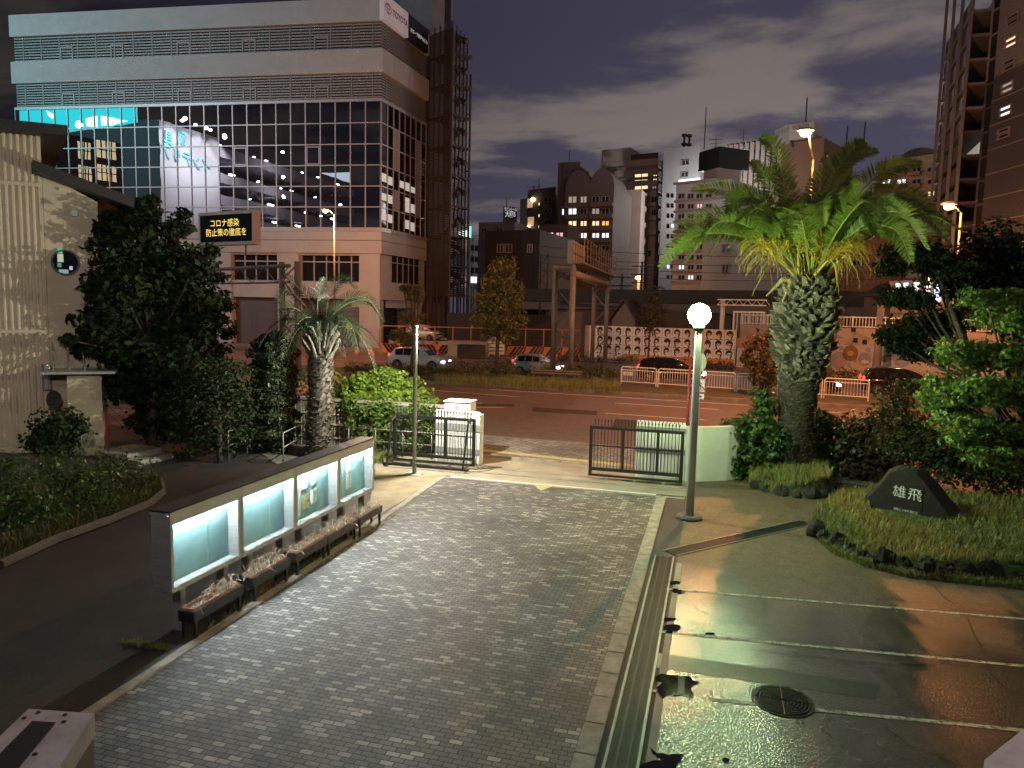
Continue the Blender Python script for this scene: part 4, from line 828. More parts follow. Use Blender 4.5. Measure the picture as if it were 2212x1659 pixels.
def isl_h(p, pts, c, h):
    d = Vector((p[0]-c[0], p[1]-c[1])); k = 0
    for q in range(len(pts)):
        a, e = Vector(pts[q][:2])-Vector(c[:2]), Vector(pts[(q+1) % len(pts)][:2])-Vector(c[:2]); den = (e-a).cross(d) if False else (e.x-a.x)*d.y-(e.y-a.y)*d.x
        if abs(den) < 1e-9: continue
        s_ = (a.x*(e.y-a.y)-a.y*(e.x-a.x)); tt = s_/((d.x*(e.y-a.y)-d.y*(e.x-a.x)) or 1e-9)
        if tt > 0: k = max(k, 1/tt) if k == 0 else min(k, 1/tt) if False else k or 1/tt
    k = min(1, k); f = [(0, h*1.02), (.2, h), (.5, h*.9), (.8, h*.6), (.99, .1), (1, 0)]
    for (a, za), (b_, zb_) in zip(f, f[1:]):
        if a <= k <= b_: return za+(zb_-za)*(k-a)/(b_-a)
    return 0
def blades(name, label, region, n, ln, seed, zf, lean_=.35, m=None):
    g = np.random.default_rng(seed); V = []
    for _ in range(n):
        p = region(g); z = zf(p); a = g.uniform(0, 6.28); l = ln*g.uniform(.5, 1.35); w = .006+.004*g.random(); dx = np.array([math.cos(a), math.sin(a), 0.]); sx = np.array([-math.sin(a), math.cos(a), 0.])*w; o = np.array([p[0], p[1], z-.02]); f = lean_*g.uniform(.3, 2.)
        m1 = o+dx*l*.25*f+np.array([0, 0, l*.6]); e = o+dx*l*.75*f+np.array([0, 0, l*(1-.25*f)])
        V += [o-sx, o+sx, m1+sx, m1-sx, m1-sx, m1+sx, e+sx*.15, e-sx*.15]
    o = npmesh(name, np.array(V), m or m_grass, None); return tag(o, label, 'grass', None, 'stuff')
def inpoly(p, pts):
    c = False; j = len(pts)-1
    for i in range(len(pts)):
        if (pts[i][1] > p[1]) != (pts[j][1] > p[1]) and p[0] < (pts[j][0]-pts[i][0])*(p[1]-pts[i][1])/(pts[j][1]-pts[i][1])+pts[i][0]: c = not c
        j = i
    return c
def sampler(pts):
    xs = [p[0] for p in pts]; ys = [p[1] for p in pts]
    def f(g):
        while True:
            p = (g.uniform(min(xs), max(xs)), g.uniform(min(ys), max(ys)))
            if inpoly(p, pts): return p
    return f
I1 = [(PB.x+x, PB.y+y) for x, y in ((-1.15, -1.1), (-.6, -1.75), (.2, -1.95), (.8, -1.5), (1.0, -.7), (1.0, .2), (.4, .8), (-.7, .7), (-1.2, -.1))]
c1 = (PB.x-.05, PB.y-.4); island('palm_mound', I1, .50, c1)
SB = G(1960, 1128); I2 = [tuple(G(*q)[:2]) for q in ((1752, 1150), (1790, 1178), (1850, 1208), (1930, 1232), (2020, 1245), (2120, 1252))]+[(8.2, 14.9), (9.5, 17), (8, 20.5), (5, 20.4), (3.2, 19.2), (2.5, 17.9)]
c2 = (5.0, 17.6); island('stone_mound', I2, .36, c2)
rk = random.Random(3)
def rocks(pts, spacing, size, label, grp, hh=1.):
    P = [Vector((p[0], p[1], 0)) for p in pts]
    for a, b_ in zip(P, P[1:]):
        n = max(1, int((b_-a).length/spacing))
        for k in range(n):
            p = a+(b_-a)*((k+.5)/n); s_ = size*rk.uniform(.5, .95); o = MB(); o.blob((p.x, p.y, s_*.35*hh), s_*.62, s_*.5, s_*.62*hh, rk.randint(0, 9999), .28, 10, 7)
            tag(o.build('edging_rock', m_rock), label, 'rock', grp)
rocks([I1[0], I1[1], I1[2], I1[3], I1[4], I1[5]], .36, .36, 'rough dark rock edging the grass mound of the date palm', 'rocks round the date palm')
rocks(I2[:6]+[(8.2, 14.9)], .34, .38, 'rough dark rock edging the grass mound of the inscribed stone', 'rocks round the inscribed stone')
blades('grass', 'long pale grass growing round the inscribed stone', lambda g, f=sampler(I2): next(p for p in iter(lambda: f(g), None) if not (math.hypot((p[0]-SB.x)*.8, p[1]-(SB.y-.5)) < .75)), 17000, .18, 4, lambda p: isl_h(p, I2, c2, .36))
blades('grass', 'short grass on the mound under the date palm', sampler(I1), 4500, .17, 5, lambda p: isl_h(p, I1, c1, .5))
E1 = [tuple(G(*q)[:2]) for q in ((1760, 1165), (1800, 1198), (1870, 1226), (1960, 1248), (2100, 1262), (2230, 1275), (2230, 1262), (2100, 1245), (1960, 1230), (1870, 1208), (1800, 1178))]
blades('grass', 'fringe of grass at the foot of the edging rocks', sampler(E1), 5200, .16, 6, lambda p: 0.)
# the stone
sF = Face(atD(1868, 1090, 18.6), atD(2080, 1120, 18.0)); ref = sF
out_ = [(1868, 1098), (1870, 1070), (1890, 1050), (1908, 1030), (1920, 1014), (1940, 1005), (1962, 1006), (1985, 1014), (2005, 1034), (2026, 1062), (2048, 1092), (2070, 1118), (2082, 1142)]
front = [sF.hit(*q) for q in out_]; st = thing('inscribed_stone', 'dark boulder with two pale carved characters and an inset panel on the grass mound', 'memorial stone', tuple(sF.pt(0, .3)))
b = MB(); zlo = .12; poly = [(u, max(z, zlo)) for u, z in front]; n = len(poly)
L0 = [sF.pt(u, z, .0) for u, z in poly]; um = sum(u for u, _ in poly)/n; zm_ = .9
L1 = [sF.pt(um+(u-um)*.9, zlo+(z-zlo)*.93, .10) for u, z in poly]; L2 = [sF.pt(um+(u-um)*.96, zlo+(z-zlo)*.9, -.55) for u, z in poly]
vs = L1+L0+L2; fs = [tuple(range(n))]+[(i+1, i, n+i, n+i+1) for i in range(n-1)]+[(n+i+1, n+i, 2*n+i, 2*n+i+1) for i in range(n-1)]+[tuple(range(3*n-1, 2*n-1, -1))]
b.add(vs, fs); b.build('boulder', mat('monument stone', (.013, .0125, .0115), .5, var=.35, scale=6, bump=.45, bscale=18), st)
a = sF.rect(1932, 1048, 1996, 1112); MB().fbox(sF, a[0], a[1], a[2], a[3], .085, .112).build('inset_panel', mat('polished stone', (.022, .022, .021), .35, var=.2), st)
m_carve = mat('pale carved paint', (.62, .64, .64), .6, var=.2, scale=30)
ex = Vector((sF.e.x, sF.e.y, 0)); 
def stext(body, px, py, h, fit=None): 
    u, z = sF.hit(px, py); MB().text(body, sF.pt(u, z, .118), ex, (0, 0, 1), h, fit=fit).build('lettering', m_carve, st)
stext('雄', 1947, 1062, .30); stext('飛', 1980, 1069, .30); u0 = sF.hit(1933, 1100)[0]; u1_ = sF.hit(1988, 1100)[0]; stext('昭和六十年卒業記念', 1960, 1102, .075, fit=(u1_-u0)*.95)
# ================================================================== shrubs and trees of the school ground
m_l1 = leafmat('dark leaves', (.024, .044, .015), trans=.2, rough=.65, spec=.15); m_lk = leafmat('blackish leaves', (.015, .027, .010), trans=.12, rough=.7, spec=.12); m_l2 = leafmat('green leaves', (.045, .095, .022)); m_l3 = leafmat('fresh leaves', (.10, .17, .03)); m_l4 = leafmat('dull leaves', (.05, .062, .022)); m_l5 = leafmat('yellow leaves', (.24, .20, .04)); m_hedge = leafmat('hedge leaves', (.07, .085, .025), island=.5)
TB = G(330, 965); tD = math.hypot(TB.x, TB.y)
plant('broadleaf_tree', 'big dark broadleaf tree in front of the hall wall', 'tree', (TB.x, TB.y, 0), pxclumps([(300, 500, 55), (310, 455, 30), (385, 490, 30), (255, 545, 55), (345, 560, 75), (420, 580, 42), (270, 630, 65), (380, 640, 85), (225, 610, 40), (230, 690, 50), (310, 710, 80), (420, 700, 62), (450, 655, 42), (190, 735, 32), (260, 770, 55), (350, 780, 80), (440, 760, 50), (270, 480, 34), (225, 500, 26), (300, 835, 60), (360, 850, 60), (265, 835, 42), (330, 905, 50), (420, 850, 50), (380, 910, 46), (150, 735, 14), (165, 700, 16), (172, 760, 15), (203, 565, 16), (235, 468, 14), (472, 600, 16), (488, 655, 16), (492, 720, 14), (330, 432, 14), (398, 462, 14), (455, 540, 18), (200, 650, 18), (478, 690, 14)], tD, 1.5, flat=.7, jit=.8, seed=3), m_lk, .22, seed=21, trunk=atD(330, 520, tD), trunk_r=.16, crown='crown', hollow=3)
SBa = G(475, 1000); sD = math.hypot(SBa.x, SBa.y)
plant('evergreen_shrub', 'big rounded dark shrub at the foot of the ramp handrail', 'shrub', (SBa.x, SBa.y, 0), pxclumps([(470, 850, 70), (420, 880, 55), (520, 870, 55), (470, 925, 70), (530, 930, 40), (410, 940, 45), (500, 810, 50), (430, 800, 45)], sD+.6, 1.3, seed=4), m_l1, .13, seed=22, trunk_r=.08)
p = G(568, 985); plant('topiary_column', 'tall clipped dark topiary column between the shrub and the palm', 'shrub', (p.x, p.y+.6, 0), [(p.x, p.y+.6, z, .60, .60, .45, 3200) for z in (.6, 1.2, 1.8, 2.4, 3.0)]+[(p.x, p.y+.6, 3.35, .48, .48, .4, 2400)], leafmat('cypress leaves', (.030, .048, .019), trans=.1), .12, seed=23, trunk_r=.07, hollow=9)
p = G(645, 960); pd = math.hypot(p.x, p.y)
plant('evergreen_shrub', 'dark shrub between the topiary column and the palm trunk', 'shrub', (p.x, p.y, 0), pxclumps([(640, 815, 32), (615, 850, 32), (650, 860, 35), (630, 900, 36)], pd+1.2, 1.3, seed=5), m_l1, .12, seed=24)
p = G(722, 955); pd = math.hypot(p.x, p.y)
plant('golden_shrub', 'small yellow leaved shrub beside the palm trunk', 'shrub', (p.x, p.y+.7, 0), pxclumps([(722, 815, 20), (735, 835, 22), (715, 840, 18)], pd+.8, 2., seed=6), leafmat('golden leaves', (.26, .26, .06)), .15, seed=25, trunk_r=.03)
p = G(828, 965); pd = math.hypot(p.x, p.y)
plant('round_hedge', 'wide domed bright green hedge over the boundary wall, lit from the gate', 'hedge', (p.x, p.y+.9, 0), pxclumps([(830, 838, 42), (785, 845, 45), (870, 845, 42), (905, 858, 28), (755, 862, 35), (830, 868, 50), (885, 875, 32), (780, 885, 40), (830, 812, 24), (850, 815, 24)], pd+.6, 6., seed=7), leafmat('hedge bright leaves', (.15, .24, .03)), .14, seed=26, trunk_r=.06, hollow=4, aspect=.7)
plant('creeper', 'creeper hanging over the bamboo fence and the block wall', 'climbing plant', (-10.4, 21.25, 0), [(-11.3+.45*i, 21.15, z, .34, .16, .35, 330) for i in range(7) for z in (.35, .8, 1.2, 1.45) if (i*7+int(z*10)) % 3]+[(-8.8, 21.1, .7, .3, .15, .6, 300), (-9.1, 21.1, 1.2, .4, .2, .3, 300)], m_l3, .11, seed=27, trunk_r=.02)
blades('grass', 'bright grass at the foot of the fence by the gate', sampler([(-11.2, 19.4), (-9.3, 19.4), (-9.3, 20.8), (-11.2, 20.8)]), 1500, .2, 15, lambda p: 0.)
# planting bed in front of the hall
bed = [tuple(G(*q)[:2]) for q in ((0, 1232), (120, 1176), (240, 1132), (320, 1098), (352, 1072), (345, 1045), (300, 1015), (200, 1000), (60, 990), (0, 985))]+[(-22, 15.5), (-20, 8)]
struct('planting_bed', MB().prism([(x, y, 0) for x, y in bed], (0, 0, .12)), mat('bed soil', (.045, .036, .024), .95, var=.4, scale=4, bump=.4))
kb = MB(); e1 = [Vector((x, y, 0)) for x, y in bed[:6]]; kb.tube([v+Vector((0, 0, .10)) for v in e1], .09, 6); struct('bed_kerb', kb, mat('bed kerb stone', (.05, .043, .036), .85, var=.4, scale=4, bump=.4))
for lab, base, cl, m_, sz, sd, dn in (
 ('dark bushy shrub with a rounded top against the corrugated wall', (125, 1040), [(125, 915, 42), (95, 935, 34), (150, 930, 36), (80, 955, 26), (130, 960, 40), (165, 915, 22)], m_l1, .15, 31, 1.2),
 ('low dark green bush by the nearest edge of the frame in the bed', (45, 1170), [(20, 1050, 55), (60, 1080, 55), (10, 1120, 55), (70, 1130, 48), (20, 1000, 26), (110, 1100, 45)], m_l2, .09, 32, 1.1),
 ('low spreading bush in the middle of the planting bed', (170, 1130), [(160, 1030, 52), (210, 1040, 50), (130, 1060, 50), (180, 1080, 55), (110, 1010, 36)], m_l2, .09, 33, 1.1),
 ('weedy bush at the rounded tip of the planting bed', (280, 1090), [(250, 1010, 40), (290, 1030, 40), (260, 1060, 45), (310, 1050, 32), (225, 1010, 35)], m_l4, .09, 34, 1.0)):
    p = G(*base); pd = math.hypot(p.x, p.y); plant('bed_shrub', lab, 'shrub', (p.x, p.y, .1), pxclumps(cl, pd+.3, dn, jit=.3, seed=sd), m_, sz, seed=sd, trunk_r=.03)
EB = [(x*.96+c*.04, y) for (x, y), c in zip(bed[:6], [-16]*6)]
EB = [tuple(G(*q)[:2]) for q in ((0, 1228), (120, 1172), (240, 1128), (320, 1094), (348, 1066), (335, 1040), (240, 1095), (120, 1140), (0, 1195))]
blades('grass', 'weeds along the kerb of the planting bed', sampler(EB), 3500, .30, 16, lambda p: .1, m=leafmat('dark weeds', (.07, .075, .025), island=.5))
blades('grass', 'weeds at the edge of the paving under the planters', sampler([(PX-.25, 8.4), (PX+.1, 8.2), (PX+.1, 15), (PX-.25, 15)]), 420, .09, 17, lambda p: 0.)
blades('grass', 'tuft of weeds in the crack by the first post', sampler([tuple(G(*q)[:2]) for q in ((262, 1388), (290, 1386), (375, 1400), (370, 1408), (300, 1400))]), 420, .08, 18, lambda p: 0.)
# east side: creeper hedge, cloud pruned trees
IV = MB(); t = thing('ivy_hedge', 'creeper covered hedge between the curved wall and the date palm', 'hedge', (1.9, 22.6, 0))
pd = 21.5; leaves('foliage', m_l2, t, pxclumps([(1572, 960, 20), (1578, 1000, 20), (1568, 925, 16), (1590, 925, 28), (1630, 920, 34), (1655, 880, 32), (1660, 930, 36), (1625, 970, 40), (1660, 985, 40), (1600, 990, 34), (1690, 950, 36), (1640, 1020, 34), (1675, 1020, 28), (1648, 855, 22), (1590, 1020, 26)], pd, 1.9, seed=8), .13, seed=41, hollow=4, aspect=.8)
t = thing('ivy_hedge', 'creeper covered hedge just east of the date palm trunk', 'hedge', (3.6, 22.9, 0))
leaves('foliage', m_l2, t, pxclumps([(1755, 920, 32), (1790, 920, 30), (1760, 960, 36), (1795, 965, 34), (1760, 1005, 34), (1792, 1010, 30), (1770, 900, 18)], 23.2, 1.9, seed=9), .13, seed=42, hollow=4, aspect=.8)
p = G(1865, 1070); plant('reddish_hedge', 'dark brownish hedge behind the inscribed stone', 'hedge', (p.x, p.y+2.6, 0), pxclumps([(1840, 935, 38), (1880, 930, 42), (1850, 985, 46), (1905, 975, 50), (1900, 1030, 45), (1845, 1030, 40), (1870, 960, 50), (1870, 1010, 50), (1915, 950, 40)], 23.4, 2.4, seed=10), leafmat('brownish leaves', (.05, .042, .018), trans=.1), .15, seed=43)
p = G(1960, 1060); plant('evergreen_shrub', 'loose upright shrub behind the inscribed stone', 'shrub', (p.x, p.y+1.2, 0), pxclumps([(1935, 870, 42), (1960, 920, 48), (1985, 970, 50), (1930, 950, 38), (1905, 900, 28), (2010, 1000, 42), (1955, 830, 28), (1960, 960, 50), (1990, 920, 30)], 22., 2., seed=11), m_l4, .11, seed=44, trunk_r=.05)
RB = (7.9, 19.6, 0); rD2 = math.hypot(RB[0], RB[1])
plant('cloud_pruned_tree', 'dark cloud pruned tree with separate leafy tiers east of the palm', 'tree', RB, pxclumps([(1960, 545, 42), (1925, 580, 28), (2010, 560, 46), (1945, 640, 40), (1985, 650, 34), (1925, 725, 30), (1965, 715, 44), (2010, 700, 46), (2045, 700, 42), (1990, 755, 42), (1955, 745, 34), (2060, 590, 52)], rD2+1.5, 3.2, seed=12, jit=.4, flat=.6), m_lk, .13, seed=45, trunk=atD(2012, 560, rD2+1.5), trunk_r=.13, crown='crown', hollow=3)
plant('broadleaf_tree', 'big black leaved tree filling the sky under the dark tower', 'tree', (11.0, 20.5, 0), pxclumps([(2140, 570, 78), (2200, 560, 80), (2090, 560, 50), (2190, 640, 80), (2120, 640, 60), (2080, 620, 44), (2230, 700, 70), (2150, 530, 48)], 24.6, 1.5, seed=13, jit=.5), m_lk, .15, seed=46, trunk_r=.2, crown='crown')
GB = (7.3, 16.4, 0); gD = 17.6
plant('maple_tree', 'bright green leaved tree with spreading tiers at the edge of the lot', 'tree', GB, pxclumps([(2130, 645, 42), (2175, 650, 48), (2215, 650, 44), (2150, 690, 40), (2205, 700, 42), (2075, 760, 46), (2110, 775, 48), (2160, 765, 50), (2205, 775, 50), (2035, 830, 42), (2080, 850, 52), (2060, 900, 46), (2130, 840, 55), (2190, 850, 60), (2040, 870, 46), (2110, 920, 52), (2080, 950, 34), (2170, 940, 52), (2215, 930, 50), (2140, 985, 44), (2195, 1000, 48)], gD, 2.2, seed=14, jit=.7, flat=.46, spread=.92), leafmat('maple leaves', (.135, .235, .045), island=.55), .105, seed=47, trunk=atD(2150, 740, gD+.4), trunk_r=.11, crown='crown', hollow=3)
plant('evergreen_shrub', 'dark shrub mass behind the mound at the foot of the green tree', 'shrub', (8.3, 19.2, 0), pxclumps([(2120, 1000, 60), (2180, 1020, 60), (2060, 1010, 44), (2200, 960, 60), (2020, 960, 50), (2080, 960, 50)], 21.4, 1.8, seed=15), m_l1, .12, seed=48)
# ================================================================== ledges of the building the view is taken from
m_ledge = mat('ledge metal', (.40, .36, .36), .55, .1, var=.25, scale=9); m_led2 = mat('ledge concrete', (.55, .54, .57), .8, var=.15, scale=8, bump=.3)
zl = 3.45; P = [G(62, 1531, zl), G(204, 1541, zl), G(60, 1760, zl), G(-180, 1760, zl)]
t = thing('balcony_pier', 'dull metal capped pier with a dark sunken slot in the near corner', 'pier', (P[0].x, P[0].y, 0))
q = [p for p in (P[0], P[3], P[2], P[1])]
b = MB(); dn = Vector((0, 0, -.07)); b.hexa([p+dn for p in q]+q); b.build('cap', m_ledge, t)
c_ = sum((p for p in P), Vector())/4; w = [c_+(p-c_)*.97+Vector((0, 0, -.072)) for p in q]; b = MB(); b.hexa([Vector((p.x, p.y, 0)) for p in w]+w); b.build('shaft', mat('pier render', (.12, .10, .08), .8, var=.2), t)
S_ = [G(70, 1559, zl), G(120, 1562, zl), G(-10, 1720, zl), G(-90, 1720, zl)]
MB().poly([p+Vector((0, 0, .003)) for p in (S_[0], S_[3], S_[2], S_[1])]).build('slot', m_dark, t)
for x, y in ((82, 1540), (140, 1545), (138, 1560), (52, 1552), (75, 1630)):
    p = G(x, y, zl); b = MB(); b.lathe((p.x, p.y, zl), [(.007, 0), (.007, .003), (.004, .005)], 8); b.build('bolt_head', m_dark, t)
zl = 3.55; P = [G(2126, 1642, zl), G(2230, 1560, zl), G(2500, 1700, zl), G(2170, 1760, zl)]
t = thing('balcony_pier', 'pale concrete ledge corner at the lower edge of the view', 'pier', (P[0].x, P[0].y, 0)); b = MB(); b.hexa([p+Vector((0, 0, -.5)) for p in P]+P); b.build('cap', m_led2, t); b = MB(); c_ = sum((p for p in P), Vector())/4; w = [c_+(p-c_)*.95 for p in P]; b.hexa([Vector((p.x, p.y, 0)) for p in w]+[Vector((p.x, p.y, zl-.502)) for p in w]); b.build('shaft', m_led2, t)
# ================================================================== the street
# ---- vehicles
m_tyre = mat('tyre rubber', (.015, .015, .015), .8, var=.2); m_rim = mat('alloy rim', (.45, .45, .46), .3, .9, var=.05); m_cg = mat('car glass', (.012, .013, .014), .04, var=0, spec=.7)
m_head = mat('lit headlight', (.9, .9, .9), .3, var=0, emit=(.95, .97, 1.), es=14); m_tail = mat('lit tail light', (.5, .02, .02), .3, var=0, emit=(1, .07, .06), es=2.2); m_taild = mat('tail light', (.30, .02, .02), .3, var=0, emit=(1, .05, .03), es=.25); m_plate = mat('number plate', (.7, .7, .68), .5, var=0); m_trim = mat('black trim', (.02, .02, .02), .5, var=0)
def car(name, label, cat, L, Wd, H, paint, hood, belt, prof, roof, wheel_r=.32, lit=True, wx=(.18, .80)):
    """nose towards +x. prof: body side (x, z) along the top of the lower body; roof: greenhouse (x, z) outline"""
    t = thing(name, label, cat); w = Wd/2; b = MB(); zb = .20
    def loft(sec):                     # sections (x, [(y, z)...]) half rings mirrored
        rings = []
        for x, pts in sec:
            rings.append([Vector((x, y, z)) for y, z in pts]+[Vector((x, -y, z)) for y, z in reversed(pts)])
        n = len(rings[0]); vs = [p for r_ in rings for p in r_]; fs = [(i*n+k, i*n+(k+1) % n, (i+1)*n+(k+1) % n, (i+1)*n+k) for i in range(len(rings)-1) for k in range(n)]
        fs += [tuple(range(n-1, -1, -1)), tuple(range((len(rings)-1)*n, len(rings)*n))]; b.add(vs, fs)
    sec = []
    for x, z, k in prof:
        sec.append((x, [(w*k*.80, zb+.02), (w*k*.97, zb+.12), (w*k, (zb+z)/2), (w*k*.975, z-.06), (w*k*.88, z)]))
    loft(sec); 
    R = roof; sec = []
    for x, z, k in R:
        bz_ = belt-.03; sec.append((x, [(w*.90*k, bz_), (w*.90*k-(z-bz_)*.16, bz_+(z-bz_)*.55), (w*.90*k-(z-bz_)*.27, max(bz_+.01, z-.06)), (w*.72*k-(z-bz_)*.27, max(bz_+.015, z))]))
    loft(sec); b.build('body', paint, t, True, local=True).data.polygons.foreach_set('use_smooth', [True]*len(b.f))
    # side glass: quads just proud of the greenhouse
    def roofz(x):
        for (a, za, _), (c, zc, _) in zip(R, R[1:]):
            if a <= x <= c: return za+(zc-za)*(x-a)/(c-a)
        return belt
    xs0, xs1 = R[1][0], R[-2][0]
    cuts = [xs0+.05]+[xs0+(xs1-xs0)*q for q in (.34, .66)]+[xs1-.05]
    for sg in (-1, 1):
        for a, c in zip(cuts, cuts[1:]):
            v = []
            for x, top in ((a+.03, 0), (c-.03, 0), (c-.03, 1), (a+.03, 1)):
                zr_ = roofz(x)-.10; z = belt+.02 if not top else max(belt+.06, zr_); v.append(Vector((x, sg*(w*.90-(z-belt+.03)*.23+.012), z)))
            MB().poly(v if sg < 0 else v[::-1]).build('side_window', m_cg, t, local=True)
    def end_glass(x0, z0, x1, z1, nm):
        q = [Vector((x0, -w*.80, z0)), Vector((x0, w*.80, z0)), Vector((x1, w*.66, z1)), Vector((x1, -w*.66, z1))]; o = Vector((.015 if nm == 'windscreen' else -.015, 0, .012)); MB().poly([p+o for p in q]).build(nm, m_cg, t, local=True)
    end_glass(R[-1][0]-.02, R[-1][1]+.03, R[-2][0]+.02, R[-2][1]-.05, 'windscreen'); end_glass(R[0][0], max(R[0][1], belt)+.03, R[1][0]-.02, R[1][1]-.07, 'rear_window')
    xr, xf = prof[0][0], prof[-1][0]
    for k in wx:
        for sg in (-1, 1):
            xx = xr+L*k; q = MB(); q.tube([(xx, sg*(w-.20), wheel_r), (xx, sg*(w+.012), wheel_r)], wheel_r, 22); ty = q.build('wheel', m_tyre, t, local=True)
            q = MB(); q.tube([(xx, sg*(w+.012), wheel_r), (xx, sg*(w+.022), wheel_r)], wheel_r*.30, 14)
            for a in range(7):
                an = a*2*math.pi/7; d = Vector((math.cos(an), 0, math.sin(an))); q.tube([Vector((xx, sg*(w+.02), wheel_r))+d*wheel_r*.1, Vector((xx, sg*(w+.02), wheel_r))+d*wheel_r*.70], .026, 4)
            for a in range(20):
                a0, a1 = a*math.pi/10, (a+1)*math.pi/10; P = lambda an, r_, y: Vector((xx+math.cos(an)*r_, y, wheel_r+math.sin(an)*r_)); y = sg*(w+.018); q.poly([P(a0, wheel_r*.64, y), P(a1, wheel_r*.64, y), P(a1, wheel_r*.72, y), P(a0, wheel_r*.72, y)])
            q.build('rim', m_rim, ty, local=True)
            q = MB(); q.prism([(xx+wheel_r*1.2*math.cos(a*math.pi/8), sg*(w-.012), wheel_r+wheel_r*1.2*math.sin(a*math.pi/8)) for a in range(-1, 10)], (0, sg*.016, 0)); q.build('wheel_arch', m_trim, t, local=True)
    zt_ = prof[-2][1]
    for sg in (-1, 1):
        q = MB(); q.blob((xf-.16, sg*w*.70, zt_-.16), .17, .20, .085, amp=0); q.build('headlight', m_head if lit else m_rim, t, True, local=True)
        q = MB(); q.blob((xr+.07, sg*w*.78, belt-.04), .09, .12, .17, amp=0); q.build('tail_light', m_tail if lit else m_taild, t, True, local=True)
        q = MB(); q.blob((R[-2][0]+.25, sg*(w+.05), belt+.08), .10, .09, .075, amp=0); q.build('mirror', paint, t, True, local=True)
        for xx in (xs0+(xs1-xs0)*.36, xs0+(xs1-xs0)*.68):
            q = MB(); q.box(xx-.16, xx-.02, sg*w*.985-.012, sg*w*.985+.012, belt-.14, belt-.11); q.build('door_handle', m_rim, t, local=True)
    MB().box(xr-.012, xr+.01, -.17, .17, .55, .70).build('number_plate', m_plate, t, local=True); MB().box(xf-.012, xf+.03, -.17, .17, .40, .55).build('number_plate', m_plate, t, local=True)
    MB().box(xf-.02, xf+.012, -w*.55, w*.55, .58, .68).build('grille', m_trim, t, local=True)
    return t
pw = mat('white car paint', (.66, .66, .66), .25, var=.03, coat=.5); ps = mat('silver blue car paint', (.34, .38, .46), .3, .5, var=.03, coat=.5); pk = mat('black car paint', (.012, .012, .014), .18, var=0, coat=.6)
suv = car('parked_car', 'white sport utility car passing behind the median hedge, headlights lit', 'car', 4.6, 1.82, 1.72, pw, 1., 1.08,
  [(-2.3, .72, .82), (-2.25, 1.02, .93), (-1.9, 1.08, .99), (-.8, 1.08, 1.), (.8, 1.06, 1.), (1.0, 1.05, .99), (1.7, .98, .97), (2.1, .86, .90), (2.3, .62, .76)], [(-2.22, 1.06, .93), (-1.75, 1.62, .97), (-1.0, 1.71, 1.), (0., 1.70, 1.), (.35, 1.62, .99), (1.15, 1.07, .96)], .35)
suv.name = 'sport_utility_car'
hat = car('hatchback_car', 'small silver blue hatchback passing behind the gantry legs', 'car', 3.6, 1.66, 1.52, ps, .9, .98,
  [(-1.8, .62, .84), (-1.76, .92, .94), (-1.4, .98, 1.), (-.4, .97, 1.), (.8, .94, 1.), (1.25, .90, .98), (1.6, .78, .90), (1.8, .52, .74)], [(-1.74, .96, .94), (-1.40, 1.42, .97), (-.7, 1.52, 1.), (.05, 1.49, 1.), (.35, 1.40, .99), (1.2, .96, .95)], .29)
van = car('minivan', 'black minivan on the far carriageway behind the white barriers', 'car', 4.6, 1.76, 1.66, pk, 1., .98,
  [(-2.3, .66, .86), (-2.26, .95, .95), (-1.8, .99, 1.), (-.6, .98, 1.), (.8, .96, 1.), (1.5, .90, .98), (2.0, .78, .90), (2.3, .52, .76)], [(-2.22, .97, .95), (-1.95, 1.52, .98), (-1.1, 1.66, 1.), (0., 1.63, 1.), (.45, 1.52, .99), (1.6, .96, .95)], .31)
def onroad(o, px, py, rz=-.03): p = G(px, py); o.location = (p.x, p.y, .006); o.rotation_euler = (0, 0, rz)
onroad(suv, 907, 798); onroad(hat, 1162, 809.5); onroad(van, 1450, 824)
b2 = dup(van, (0, 0, 0), 0, 'black car partly hidden by the dark trees, red tail light lit'); p = G(1945, 852); b2.location = (p.x, p.y, .006); b2.rotation_euler = (0, 0, -.03)
b3 = dup(van, (0, 0, 0), 0, 'black car seen beside the date palm trunk, headlight lit'); p = G(1725, 848); b3.location = (p.x, p.y, .006); b3.rotation_euler = (0, 0, -.03)
pg = mat('pale green car paint', (.42, .46, .38), .3, var=.03, coat=.4)
pc = car('parked_car', 'pale car parked behind the striped site fence', 'car', 3.6, 1.66, 1.52, pg, .9, .98,
  [(-1.8, .62, .84), (-1.76, .92, .94), (-1.4, .98, 1.), (-.4, .97, 1.), (.8, .94, 1.), (1.25, .90, .98), (1.6, .78, .90), (1.8, .52, .74)], [(-1.74, .96, .94), (-1.40, 1.42, .97), (-.7, 1.52, 1.), (.05, 1.49, 1.), (.35, 1.40, .99), (1.2, .96, .95)], .29, lit=False)
q = atD(918, 742, 73); pc.location = (q.x, q.y, 1.45); pc.rotation_euler = (0, 0, -.2)
# raised forecourt the car stands on
tag(MB().box(q.x-3.2, q.x+7, q.y-1.6, q.y+6, .03, 1.44).build('loading_dock', m_conc), 'low concrete platform under the parked pale car', 'platform')
